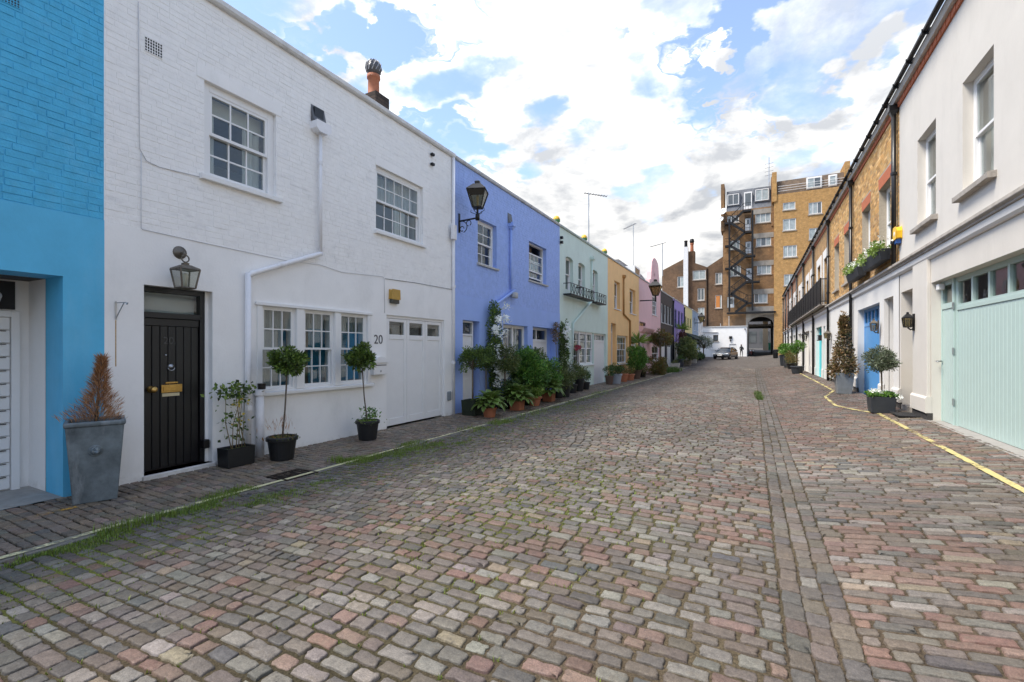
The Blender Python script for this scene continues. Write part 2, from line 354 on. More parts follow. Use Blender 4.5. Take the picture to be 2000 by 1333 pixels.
# --- joints and bedding: sand, dirt and moss; beyond 32 m the stones are too fine to pick apart
def vnoise(x, y, s, seed=0):
    """smooth value noise"""
    r = np.random.default_rng(seed).random((64, 64)); x = np.asarray(x)*s+17.3; y = np.asarray(y)*s+9.1
    i = np.floor(x).astype(int); j = np.floor(y).astype(int); fx = x-i; fy = y-j; fx = fx*fx*(3-2*fx); fy = fy*fy*(3-2*fy)
    g = lambda a, b: r[a % 64, b % 64]
    return (g(i, j)*(1-fx)+g(i+1, j)*fx)*(1-fy)+(g(i, j+1)*(1-fx)+g(i+1, j+1)*fx)*fy
def moss_amount(x, y):
    edge = np.clip(1-(x+5.15)/1.7, 0, 1)*(x > -5.2)
    n = vnoise(x, y, .9, 3)*.6+vnoise(x, y, 3.1, 4)*.4
    m = np.clip((n-.30)*3.6, 0, 1)*np.clip(edge*1.6+.05, 0, 1)
    mid = np.exp(-(((x+2.3)/1.5)**2+((y-4.6)/2.0)**2)); m = np.maximum(m, np.clip((n-.33)*3.5, 0, 1)*mid*.55)
    far = np.exp(-(((x+2.6)/1.6)**2+((y-15)/5.0)**2)); m = np.maximum(m, np.clip((n-.46)*3.5, 0, 1)*far*.6)
    return np.clip(m, 0, 1)
def road_sheet(name, x0, x1, y0, y1, dx, dy, drop, material, colfn):
    xs = np.linspace(x0, x1, max(2, int((x1-x0)/dx)+1)); ys = np.linspace(y0, y1, max(2, int((y1-y0)/dy)+1))
    X, Y = np.meshgrid(xs, ys); Z = zg(X, Y)-drop+(.006*moss_amount(X, Y) if colfn else 0); V = np.stack([X.ravel(), Y.ravel(), Z.ravel()], 1)
    nx, ny = len(xs), len(ys); i = (np.arange(ny-1)[:, None]*nx+np.arange(nx-1)[None, :]).ravel()
    F4 = np.stack([i, i+1, i+nx+1, i+nx], 1)
    return np_mesh(name, V, F4, colfn(X.ravel(), Y.ravel()) if colfn else None, material, None, True)
def joint_col(x, y):
    sand = np.array([.088, .066, .044]); dirt = np.array([.044, .034, .023]); moss = np.array([.13, .155, .026])
    t = vnoise(x, y, .7, 8)*.5+vnoise(x, y, 4.0, 9)*.5; t = np.clip((t-.3)*2.2+np.clip((x+1.0)*.12, -.3, .25), 0, 1)[:, None]
    c = dirt*(1-t)+sand*t; k = moss_amount(x, y)[:, None]
    return c*(1-k)+moss*k
m_joint = mat('joint_sand', rough=.95, var=.75, scale=70, bump=1.0, bscale=90, attr='col', spec=.2)
road = road_sheet('road', -5.32, 3.02, -4, 44,   .1, .1, .0125, m_joint, joint_col); tag(road, kind='structure', label='street paved with grey and pink granite setts')
m_farsett = brick_tex('far_setts', (.150, .132, .117), (.105, .092, .083), (.05, .04, .03), 'XY', .75, .17, .1)
frd = road_sheet('road_far_end', -7.2, 3.02, 44, 100, .5, 1.0, .002, m_farsett, None); tag(frd, kind='structure', label='far end of the sett paved street')
pav = road_sheet('pavement', -6.75, -5.32, -4, 44,   .1, .1, .0125, m_joint, joint_col); tag(pav, kind='structure', label='narrow footway of small dark setts along the houses')

PAL = {'grey': (.205, .193, .178), 'lgrey': (.30, .285, .262), 'mauve': (.185, .155, .142), 'pink': (.262, .172, .142), 'red': (.235, .138, .112), 'blue': (.10, .108, .118), 'dgrey': (.125, .119, .112), 'cream': (.325, .272, .20), 'brown': (.165, .135, .11)}
def pick(weights, n):
    k = list(weights); w = np.array([weights[q] for q in k], float); idx = RNG.choice(len(k), n, p=w/w.sum()); c = np.array([PAL[q] for q in k])[idx]
    c = c*.78+.22*np.array([.205, .183, .163])
    return np.array([.605, .585, .548])*c*RNG.normal(1, .10, (n, 1))*RNG.normal(1, .025, (n, 3))  # stone colours darkened and warmed to offset blue skylight and high exposure
def gapfn(x): return float(np.interp(x, [-6, -4, -1.5, .1, .2, .5, 3], [.0085, .0105, .0155, .0165, .012, .013, .0125]))
SETT = []     # x, y, half length, half width, r, g, b, turn
def rows(x0, x1, y0, y1, pitch, lenfn, colfn, skew=0.0, wave=.02):
    y = y0; r = 0
    while y < y1:
        p = pitch*RNG.normal(1, .07); x = x0-RNG.random()*.02 + (0 if r % 2 else .0); first = True
        while x < x1-.03:
            ln = lenfn(x, y)*float(np.clip(RNG.normal(1, .2), .6, 1.6))
            if first: ln *= .45+.55*RNG.random(); first = False
            xe = x+ln
            if xe > x1-.06: xe = x1
            cx = (x+xe)/2; yy = y+p/2+wave*1.6*math.sin(cx*.9+y*.35)+wave*.25*math.sin(cx*3.1+y*1.9)+skew*(cx-x0)
            SETT.append((cx, yy, (xe-x)/2-gapfn(cx)*RNG.uniform(.4, 1.0), p/2-gapfn(cx)*RNG.uniform(.7, 1.15), r, 0, 0, RNG.normal(0, .014))); x = xe
        y += p; r += 1
    return
def add_region(x0, x1, y0, y1, pitch, lenfn, weightfn, skew=0.0, wave=.02):
    global SETT
    SETT = []; rows(x0, x1, y0, y1, pitch, lenfn, None, skew, wave); A = np.array(SETT); c = np.zeros((len(A), 3))
    z = weightfn(A[:, 0], A[:, 1])
    for k, w in z[1].items():
        s = z[0] == k; c[s] = pick(w, int(s.sum()))
    track = .80+.42*vnoise(A[:, 0]*1.0+.15*np.sin(A[:, 1]*.3), A[:, 1]*.16, 1.25, 51); patch = .84+.32*vnoise(A[:, 0], A[:, 1], .8, 52)
    A[:, 4:7] = c*(track*patch)[:, None]; return A
def road_w(x, y):
    n = vnoise(x, y, .55, 21)+.35*vnoise(x, y, 1.7, 22); k = np.zeros(len(x), int)
    k[n > .70] = 1; k[(x < -2.8)] = 2; k[(x < -2.8) & (n > .86)] = 1
    return k, {0: dict(grey=4.4, lgrey=3.0, mauve=2.2, pink=1.3, red=.4, blue=.35, dgrey=.8, cream=.5, brown=1.2), 1: dict(grey=2.4, lgrey=1.6, mauve=2.2, pink=2.6, red=1.6, blue=.2, dgrey=.5, cream=.4, brown=1.8), 2: dict(grey=4, lgrey=1.3, mauve=4, pink=1.0, red=.3, blue=.6, dgrey=2.4, cream=.15, brown=1.5)}
def right_w(x, y):
    n = vnoise(x, y, .5, 31)+.3*vnoise(x, y, 1.9, 32); k = np.zeros(len(x), int)
    k[n > .70] = 1; k[(y > 5.3) & (y < 6.6)] = 2; k[y > 8.2] = 1
    return k, {0: dict(grey=3, lgrey=3.6, mauve=1, pink=1.6, red=.8, blue=1, dgrey=.7, cream=.9), 1: dict(grey=1.3, lgrey=1, mauve=2.6, pink=3.0, red=2.4, blue=.3, dgrey=.6, cream=.3, brown=1.6), 2: dict(dgrey=2.4, brown=3, grey=2, mauve=2, lgrey=.5, pink=.4)}
def gut_w(x, y): return np.zeros(len(x), int), {0: dict(dgrey=3.2, grey=1.8, brown=2.6, mauve=1.4)}
def pav_w(x, y): return np.zeros(len(x), int), {0: dict(dgrey=4, brown=4, mauve=2, grey=.8, blue=.5)}
Y0, Y1 = -2.6, 44.0
RS = [add_region(-5.14, .155, Y0, Y1, .104, lambda x, y: float(np.interp(x, [-5, -3, -1, 1], [.120, .138, .172, .19])), road_w),
      add_region(.52, 3.0, Y0, Y1, .097, lambda x, y: .205 if not 5.3 < y < 6.6 else .26, right_w, wave=.012)]
for gx in (.165, .283, .402):
    RS.append(add_region(gx, gx+.114, Y0+gx, Y1, .165, lambda x, y: .4, gut_w, wave=.004))
RS = np.concatenate(RS)
PS = [add_region(-6.70, -5.335, Y0, Y1, .098, lambda x, y: .14, pav_w, wave=.006)]
PS = np.concatenate(PS); PS[:, 4:7] *= np.array([1.9, 1.75, 1.55]); KS = []
y = Y0
while y < Y1:
    e = y+RNG.uniform(.45, .95); KS.append((-5.24, (y+e)/2, .088, (e-y)/2-.008, *(np.array([.17, .155, .13])*RNG.normal(1, .1)), 0)); y = e
KS = np.array(KS)

def sett_arrays(A, near):
    """outline, edge and skirt of each stone; near stones get a finer, chipped outline"""
    n = len(A); a, b = np.maximum(A[:, 2], .02), np.maximum(A[:, 3], .02); c = np.minimum(.0075, .4*np.minimum(a, b))*RNG.uniform(.5, 1.5, n)
    side = [0, .34, .67, 1] if near else [0, 1]; P = []
    for sx, sy, e in ((1, 1, 0), (-1, 1, 1), (-1, -1, 0), (1, -1, 1)):
        p0, p1 = (np.stack([sx*a, sy*(b-c)], 1), np.stack([sx*(a-c), sy*b], 1)); P += [p0, p1] if e == 0 else [p1, p0]
    if near:
        Q = []
        for i in range(8):
            Q.append(P[i])
            if i % 2: nx = P[(i+1) % 8]; Q += [P[i]*(1-f)+nx*f for f in ((.25, .5, .75) if i in (1, 5) else (.33, .67))]
        P = Q
    P = np.stack(P, 1); m = P.shape[1]; P = P+RNG.normal(0, .0032, P.shape)
    zj = RNG.normal(0, .0026, n); tx, ty = RNG.normal(0, .014, n), RNG.normal(0, .02, n); ct, st = np.cos(A[:, 7]), np.sin(A[:, 7])
    base = zg(A[:, 0:1], A[:, 1:2])
    levels = [(.80, .0008), (.955, -.0008), (1.0, -.006), (1.05, -.032)] if near else [(.96, -.001), (1.05, -.032)]
    out = []
    for sc, dz in levels:
        Q = P*sc if sc <= 1 else P+np.sign(P)*.004
        X = Q[:, :, 0]*ct[:, None]-Q[:, :, 1]*st[:, None]; Yq = Q[:, :, 0]*st[:, None]+Q[:, :, 1]*ct[:, None]; wx, wy = A[:, 0:1]+X, A[:, 1:2]+Yq
        Z = zg(wx, wy)+zj[:, None]+X*tx[:, None]+Yq*ty[:, None]+dz
        if near and dz > -.003: Z = Z+RNG.normal(0, .0011, Z.shape)
        out.append(np.stack([wx, wy, Z], 2))
    out.append(np.stack([A[:, 0], A[:, 1], base[:, 0]+zj+RNG.normal(.0006, .0012, n)], 1)[:, None])
    V = np.concatenate(out, 1); k = len(levels); f4 = []; f3 = [(k*m, j, (j+1) % m) for j in range(m)]
    for l in range(k-1):
        for j in range(m): j2 = (j+1) % m; f4.append((l*m+j2, l*m+j, (l+1)*m+j, (l+1)*m+j2))
    return V, np.array(f4), np.array(f3)
def emit_setts(A, parent, name, m, count=300, far=7.5):
    P = np.stack([A[:, 0], A[:, 1], zg(A[:, 0], A[:, 1])], 1); zc = -P[:, 0]*ST+P[:, 1]*CT
    zs = np.where(zc > .3, zc, 1e3); px = 1000+FPX*(P[:, 0]*CT+P[:, 1]*ST)/zs; py = HOR+FPX*(CAMZ-P[:, 2])/zs
    area = np.where((zc > .3) & (px > 15) & (px < 1985) & (py < 1325), A[:, 2]*A[:, 3]/zs**3, 0)
    order = np.argsort(-area); near = order[:count]; rest = order[count:]
    V, f, f3 = sett_arrays(A[near], True)
    for i in range(len(near)):
        np_mesh(name, V[i], f, np.repeat(A[near[i]][None, 4:7], V.shape[1], 0), m, parent, True, f3)
    for sel, r3 in ((rest[zc[rest] < far], True), (rest[zc[rest] >= far], False)):
        if not len(sel): continue
        V, f, f3 = sett_arrays(A[sel], r3); nv = V.shape[1]; sh = (np.arange(len(sel))*nv)[:, None, None]
        o = np_mesh('smaller_setts', V.reshape(-1, 3), (f[None]+sh).reshape(-1, 4), np.repeat(A[sel][:, 4:7], nv, 0), m, parent, r3, (f3[None]+sh).reshape(-1, 3)); o['kind'] = 'stuff'

def stone_mat(name):
    M = bpy.data.materials.new(name); M.use_nodes = True; N = M.node_tree.nodes; L = M.node_tree.links; b = N['Principled BSDF']; b.inputs['Specular IOR Level'].default_value = .45
    ge = N.new('ShaderNodeNewGeometry'); pos = ge.outputs['Position']; a = N.new('ShaderNodeAttribute'); a.attribute_name = 'col'
    def noise(s, d=4, r=.6):
        q = N.new('ShaderNodeTexNoise'); q.inputs['Scale'].default_value = s; q.inputs['Detail'].default_value = d; q.inputs['Roughness'].default_value = r; L.new(pos, q.inputs['Vector']); return q.outputs[0]
    def mr(x, a0, a1, b0, b1):
        q = N.new('ShaderNodeMapRange'); L.new(x, q.inputs[0])
        for i, v in enumerate((a0, a1, b0, b1)): q.inputs[i+1].default_value = v
        return q.outputs[0]
    sp = mr(noise(150, 3, .75), .3, .7, .6, 1.4); bl = mr(noise(24, 6, .7), .3, .7, .72, 1.28)
    ml = N.new('ShaderNodeMath'); ml.operation = 'MULTIPLY'; L.new(sp, ml.inputs[0]); L.new(bl, ml.inputs[1])
    sc = N.new('ShaderNodeVectorMath'); sc.operation = 'SCALE'; L.new(a.outputs['Color'], sc.inputs[0]); L.new(ml.outputs[0], sc.inputs['Scale'])
    # tar spots, oil and worn-in dirt
    dk = mr(noise(26, 7, .75), .56, .66, 0, .8); dm = mr(noise(3.1, 3), .45, .62, 0, 1)
    dd = N.new('ShaderNodeMath'); dd.operation = 'MULTIPLY'; L.new(dk, dd.inputs[0]); L.new(dm, dd.inputs[1])
    mx = N.new('ShaderNodeMix'); mx.data_type = 'RGBA'; L.new(dd.outputs[0], mx.inputs[0]); L.new(sc.outputs[0], mx.inputs[6]); mx.inputs[7].default_value = (.035, .032, .03, 1)
    sd = mr(noise(9, 6, .7), .55, .72, 0, .55); m2 = N.new('ShaderNodeMix'); m2.data_type = 'RGBA'; L.new(sd, m2.inputs[0]); L.new(mx.outputs[2], m2.inputs[6]); m2.inputs[7].default_value = (.15, .12, .085, 1)
    L.new(m2.outputs[2], b.inputs['Base Color']); L.new(mr(noise(35, 3), .3, .7, .48, .78), b.inputs['Roughness'])
    bp = N.new('ShaderNodeBump'); bp.inputs['Strength'].default_value = .75; bp.inputs['Distance'].default_value = .006; L.new(noise(60, 6, .65), bp.inputs['Height']); L.new(bp.outputs[0], b.inputs['Normal'])
    return M
m_stone = stone_mat('granite')
emit_setts(RS, road, 'sett', m_stone)
emit_setts(PS, pav, 'sett', m_stone)
emit_setts(KS, pav, 'kerb_stone', m_stone, 60, 40)

# --- painted lines, 6 mm above the stones
def strip(name, pts, width, material, lift=.011, label=None, parent=None):
    P = []
    for p, q in zip(pts, pts[1:]):
        p, q = Vector(p[:2]), Vector(q[:2]); k = max(1, int((q-p).length/.12))
        P += [p.lerp(q, i/k) for i in range(k)]
    P.append(Vector(pts[-1][:2])); mb = MB(); prev = None
    for i, p in enumerate(P):
        t = (P[min(i+1, len(P)-1)]-P[max(i-1, 0)]).normalized(); nrm = Vector((-t.y, t.x)); row = []
        for s in (-1, 1):
            q = p+nrm*s*(width/2+random.uniform(-.006, .006)); row.append((q.x, q.y, float(zg(q.x, q.y))+lift))
        if prev: mb.quad([prev[0], prev[1], row[1], row[0]])
        prev = row
    return mb.build(name, material, parent)
m_yel = paint_mat('worn_yellow_paint', (.54, .455, .19), .95, .03); m_org = paint_mat('worn_orange_paint', (.62, .34, .05), .95, .06); m_cream = paint_mat('worn_cream_paint', (.70, .64, .36), .9, .0)
kl = [(-5.24+.012*math.sin(y*1.7), y) for y in np.arange(-2.5, 43.5, .4)]
strip('painted_kerb_line', kl, .07, m_cream, parent=pav)
rp = [G(1548, 722), G(1585, 741), G(1628, 764), G(1611, 776), G(1632, 793), G(1668, 801), G(1716, 809), G(1760, 832), G(1850, 880), G(2000, 960)]
rp.append(Vector((rp[-1].x, -2.5, 0))); rp[-1].x = rp[-2].x+.08
far0 = rp[0]; rp = [Vector((far0.x+.12, 60, 0)), Vector((far0.x, 45, 0))]+rp if far0.y < 45 else rp
strip('yellow_road_line', rp, .075, m_yel, parent=road)
op = [G(30, 1022), G(95, 1004), G(150, 992)]
strip('orange_paint_mark', op, .07, m_org, parent=pav)

# --- drain grate by the kerb
gc = G(572, 928); m_iron = mat('cast_iron', (.035, .026, .02), .6, .6, var=.3, scale=20, stain=((.12, .05, .02), .6, 12, (1, 1, 1)))
t = thing('drain_grate', (gc.x, gc.y, gc.z), 'rusty iron drain grating set in the footway by the kerb', 'drain')
fx0, fx1, fy0, fy1, z0 = gc.x-.2, gc.x+.2, gc.y-.24, gc.y+.24, gc.z+.012
mb = MB()
for a, b, c, d in ((fx0, fx1, fy0, fy0+.035), (fx0, fx1, fy1-.035, fy1), (fx0, fx0+.035, fy0+.035, fy1-.035), (fx1-.035, fx1, fy0+.035, fy1-.035)): mb.box(WORLD, c, d, z0-.03, z0, a, b)
mb.build('frame', m_iron, t)
for i in range(9): y = fy0+.06+i*.042; MB().box(WORLD, y, y+.022, z0-.03, z0-.003, fx0+.035, fx1-.035).build('bar', m_iron, t)
MB().box(WORLD, fy0, fy1, z0-.05, z0-.04, fx0, fx1).build('sump', mat('sump_dark', (.01, .01, .01), 1, var=0), t)

# --- grass and weeds
def blades(name, P, h, wid, cols, parent=None, lean=.5):
    n = len(P); ang = RNG.uniform(0, 2*math.pi, n); ln = RNG.uniform(.1, 1, n)*lean; h = h*RNG.uniform(.5, 1.25, n)
    dx, dy = np.cos(ang), np.sin(ang); w = wid*RNG.uniform(.6, 1.3, n)
    b0 = P-np.stack([-dy*w, dx*w, 0*w], 1); b1 = P+np.stack([-dy*w, dx*w, 0*w], 1)
    mid = P+np.stack([dx*ln*h*.35, dy*ln*h*.35, h*.6], 1); m0 = mid-np.stack([-dy*w*.7, dx*w*.7, 0*w], 1); m1 = mid+np.stack([-dy*w*.7, dx*w*.7, 0*w], 1)
    tip = P+np.stack([dx*ln*h, dy*ln*h, h], 1); t1 = tip+np.stack([-dy*w*.1, dx*w*.1, 0*w], 1)
    V = np.stack([b0, b1, m0, m1, tip, t1], 1).reshape(-1, 3); i = np.arange(n)*6
    F4 = np.concatenate([np.stack([i, i+1, i+3, i+2], 1), np.stack([i+2, i+3, i+5, i+4], 1)])
    return np_mesh(name, V, F4, np.repeat(cols, 6, 0), leaf_mat(), parent)
def gcols(n, base=(.175, .245, .04), s=.22): return np.array(base)*RNG.normal(1, s, (n, 1)).clip(.4, 1.7)*RNG.normal(1, .08, (n, 3))  # green lightened because the kerb lies in the houses' shadow
pts = []
for (x0, y0, x1, y1, n, sp) in ((395, 978, 482, 953, 1500, .05), (655, 902, 715, 895, 1600, .055), (715, 895, 900, 858, 2600, .07), (780, 872, 820, 862, 900, .05), (905, 843, 985, 823, 1600, .08), (990, 822, 1180, 765, 1500, .08), (1185, 766, 1260, 742, 500, .08), (40, 1090, 390, 985, 1100, .035)):
    a, b = G(x0, y0), G(x1, y1); t_ = RNG.random(n); q = np.array(a)[None]*(1-t_[:, None])+np.array(b)[None]*t_[:, None]
    q[:, 0] += RNG.normal(.06, sp*1.7, n); q[:, 1] += RNG.normal(0, .05, n); pts.append(q)
q = np.concatenate(pts); q[:, 2] = zg(q[:, 0], q[:, 1])-.01
keep = vnoise(q[:, 0], q[:, 1], 2.6, 41) > .28; q = q[keep]
hh = np.where(vnoise(q[:, 0], q[:, 1], 1.3, 5) > .5, .085, .045)
lo = []
for (x0, y0, x1, y1, n, sp) in ((10, 1105, 395, 985, 5200, .16), (395, 985, 500, 955, 2600, .20), (655, 908, 900, 865, 4200, .16), (905, 848, 1180, 768, 3200, .14), (440, 1000, 640, 930, 2200, .18)):
    a, b = G(x0, y0), G(x1, y1); t_ = RNG.random(n); p_ = np.array(a)[None]*(1-t_[:, None])+np.array(b)[None]*t_[:, None]; p_[:, 0] += np.abs(RNG.normal(.02, sp, n)); p_[:, 1] += RNG.normal(0, .06, n); lo.append(p_)
lo = np.concatenate(lo); lo = lo[vnoise(lo[:, 0], lo[:, 1], 2.0, 43)*.6+vnoise(lo[:, 0], lo[:, 1], 5.0, 44)*.4 > .48]; lo[:, 2] = zg(lo[:, 0], lo[:, 1])-.012
hh = np.concatenate([hh, np.full(len(lo), .036)]); q = np.concatenate([q, lo])
o = blades('grass', q, hh, .0035, gcols(len(q))); tag(o, 'green grass growing along the kerb joint in front of the houses', 'grass', kind='stuff')
n = 60000; xx = RNG.uniform(-5.12, -.6, n); yy = RNG.uniform(.2, 14, n); ma = moss_amount(xx, yy); k = RNG.random(n) < ma*.9; xx, yy = xx[k], yy[k]
# keep the tufts in the joints: drop those that fall on a stone
gridx = {}
for s in RS: gridx.setdefault((int(math.floor(s[0]/.25)), int(math.floor(s[1]/.25))), []).append(s)
def on_stone(x, y):
    for i in (-1, 0, 1):
        for j in (-1, 0, 1):
            for s in gridx.get((int(math.floor(x/.25))+i, int(math.floor(y/.25))+j), ()):
                if abs(x-s[0]) < s[2]-.006 and abs(y-s[1]) < s[3]-.004: return True
    return False
k = np.array([not on_stone(x, y) for x, y in zip(xx, yy)]); xx, yy = xx[k], yy[k]
xx = np.repeat(xx, 4)+RNG.normal(0, .008, len(xx)*4); yy = np.repeat(yy, 4)+RNG.normal(0, .008, len(yy)*4)
q = np.stack([xx, yy, zg(xx, yy)-.012], 1)
o = blades('moss', q, np.full(len(q), .024), .0035, gcols(len(q), (.18, .22, .035)), lean=.9); tag(o, 'low moss and weeds in the joints between the setts', 'moss', kind='stuff')
g0, g1 = G(1481, 768), G(1484, 782); n = 500; t_ = RNG.random(n)
q = np.array(g0)[None]*(1-t_[:, None])+np.array(g1)[None]*t_[:, None]; q[:, :2] += RNG.normal(0, .06, (n, 2)); q[:, 2] = zg(q[:, 0], q[:, 1])-.01
o = blades('weed_tuft', q, np.full(n, .12), .006, gcols(n, (.09, .14, .03))); tag(o, 'small weed tuft growing in the central gutter', 'weed', kind='stuff')
# ------------------------------------------------------------------ house kit
def LH(xl, xr, yt, yb, X=XL): return (LY(xl, X), LY(xr, X), LZ(xl, yb, X), LZ(xl, yt, X))
def RH(xf, xn, yt, yb, X=XR):       # right row: measured at the far edge
    return (RY(xn, X), RY(xf, X), RZ(xf, yb, X), RZ(xf, yt, X))
m_glass = glass('window_glass'); m_glass_far = mat('far_glass', (.10, .115, .125), .06, var=.25, scale=1.2, spec=.9)
m_white = mat('white_gloss_paint', (.80, .80, .79), .38, var=.03, scale=5, bump=.06, bscale=60)
m_white_wall = mat('white_render', (.875, .868, .85), .7, var=.04, scale=2.0, bump=.2, bscale=35, stain=((.62, .62, .60), .35, 1.3, (1, 1, .5)), splash=((.36, .32, .25), .28, 0))  # white warmed here and on the brick to cancel the bluish ambient light
m_white_brick = mat('white_painted_brick', (.875, .868, .85), .62, var=.05, scale=7, bump=.55, bscale=38, stain=((.45, .45, .46), .30, 5.0, (1, .6, 2.2)))
m_coping = mat('weathered_coping', (.52, .52, .51), .85, var=.2, scale=8, bump=.3, bscale=40, stain=((.16, .16, .15), .6, 2.6, (1, 1, 1)))
m_lead = mat('lead', (.12, .125, .135), .55, .2, var=.25, scale=8, bump=.2, bscale=20)
m_black = mat('black_gloss', (.006, .006, .007), .35, var=.2, scale=20)  # blacks lowered, iron, door and pots too, so exposure keeps them deep
m_blackmetal = mat('black_iron', (.009, .009, .010), .45, .3, var=.2, scale=30)
m_roof = mat('roof_felt', (.07, .07, .075), .95, var=.3, scale=2)
m_curtain = mat('curtain_cloth', (.62, .60, .56), .9, var=.08, scale=3); m_blind = mat('pale_blind', (.58, .52, .42), .9, var=.05); m_grey_net = mat('net_curtain', (.42, .44, .45), .95, var=.1, scale=4)
m_rust = mat('rust_stain', (.45, .3, .15), .9, var=.4, scale=30)
m_brass = mat('brass', (.55, .33, .10), .32, 1.0, var=.15, scale=25)
m_steel = mat('dull_steel', (.45, .46, .47), .35, .9, var=.1)

def bricks(F, u0, u1, v0, v1, holes, parent, material, count=300, pitch=.075, ln=.225, proud=.007, joint=.010, w=0.0, colfn=None, rough=.0015):
    """the single bricks of a wall face; the ones that show largest are objects of their own"""
    B = []; v = v0; r = 0
    while v+pitch*.7 < v1:
        va, vb = v+joint/2, min(v+pitch-joint/2, v1); blocked = sorted((h[0], h[1]) for h in holes if h[2] < vb-.012 and h[3] > va+.012)
        free, cur = [], u0
        for a, b in blocked:
            if a > cur: free.append((cur, min(a, u1)))
            cur = max(cur, b)
        if cur < u1: free.append((cur, u1))
        off = u0+(ln*.5 if r % 2 else 0)-ln*2+RNG.uniform(-.03, .03); u = off; k = 0
        while u < u1:
            L_ = ln*RNG.normal(1, .025) if RNG.random() > .14 else ln*.5
            for a, b in free:
                x0, x1 = max(a, u), min(b, u+L_)
                if x1-x0 > .035: B.append((x0+joint/2, x1-joint/2, va, vb))
            u += L_; k += 1
        v += pitch; r += 1
    B = np.array(B); n = len(B)
    B += RNG.normal(0, rough, B.shape); h = proud*RNG.uniform(.55, 1.3, (n, 1))+RNG.normal(0, proud*.10, (n, 4)); e = .0028
    us = np.stack([B[:, 0], B[:, 1], B[:, 1], B[:, 0]], 1); vs = np.stack([B[:, 2], B[:, 2], B[:, 3], B[:, 3]], 1)
    ui = us+np.array([e, -e, -e, e]); vi = vs+np.array([e, e, -e, -e])
    U = np.concatenate([us, ui], 1); Vv = np.concatenate([vs, vi], 1); W = np.concatenate([np.full((n, 4), w-.002), w+h], 1)
    if F.k == 'L': P = np.stack([F.c+W, U, Vv], 2)
    elif F.k == 'R': P = np.stack([F.c-W, U, Vv], 2)
    else: P = np.stack([U, F.c-W, Vv], 2)
    f = np.array([(4, 5, 6, 7), (0, 1, 5, 4), (1, 2, 6, 5), (2, 3, 7, 6), (3, 0, 4, 7)])
    if F.k == 'R': f = f[:, ::-1]
    c = P.mean(1); zc = np.maximum(-c[:, 0]*ST+c[:, 1]*CT, .3); px = 1000+FPX*(c[:, 0]*CT+c[:, 1]*ST)/zc; py = HOR-FPX*(c[:, 2]-CAMZ)/zc
    cosv = np.abs(c[:, 0])/np.linalg.norm(c-np.array([0, 0, CAMZ]), axis=1)
    area = (B[:, 1]-B[:, 0])*(B[:, 3]-B[:, 2])*cosv/zc**2*((px > 5) & (px < 1995) & (py > 5) & (-c[:, 0]*ST+c[:, 1]*CT > .3))
    cols = colfn(n) if colfn else np.ones((n, 3))*.8
    order = np.argsort(-area); near, rest = order[:count], order[count:]
    for i in near: np_mesh('brick', P[i], f, np.repeat(cols[i][None], 8, 0), material, parent)
    if len(rest):
        FF = (f[None]+(np.arange(len(rest))*8)[:, None, None]).reshape(-1, 4)
        o = np_mesh('brickwork', P[rest].reshape(-1, 3), FF, np.repeat(cols[rest], 8, 0), material, parent); o['kind'] = 'stuff'

def shell(house, F, u0, u1, v0, v1, holes, material, deep=5.5, w=0.0, mats2=None, split=None, name='wall'):
    """front with openings, party walls, back and roof; above `split` the face is set back to w=0"""
    mb = MB()
    if split is None: mb.wall(F, u0, u1, v0, v1, holes, w)
    else:
        up = [h for h in holes if h[3] > split]; lo = [h for h in holes if h[2] < split]
        mb.wall(F, u0, u1, split, v1, up, 0.0, 1); mb.wall(F, u0, u1, v0, split, lo, .012, 0)
        mb.quad([F.pt(u0, split, 0), F.pt(u1, split, 0), F.pt(u1, split-.006, .012), F.pt(u0, split-.006, .012)], 0)
    for a in (u0+.002, u1-.002): mb.quad([F.pt(a, v0, w-.001), F.pt(a, v1, w-.001), F.pt(a, v1, -deep), F.pt(a, v0, -deep)])
    mb.quad([F.pt(u0, v0, -deep), F.pt(u1, v0, -deep), F.pt(u1, v1, -deep), F.pt(u0, v1, -deep)])
    o = mb.build(name, [material] + ([mats2] if mats2 else []), house)
    MB().box(F, u0+.01, u1-.01, v1-.12, v1-.06, -deep, -.02).build('roof', m_roof, house)
    return o

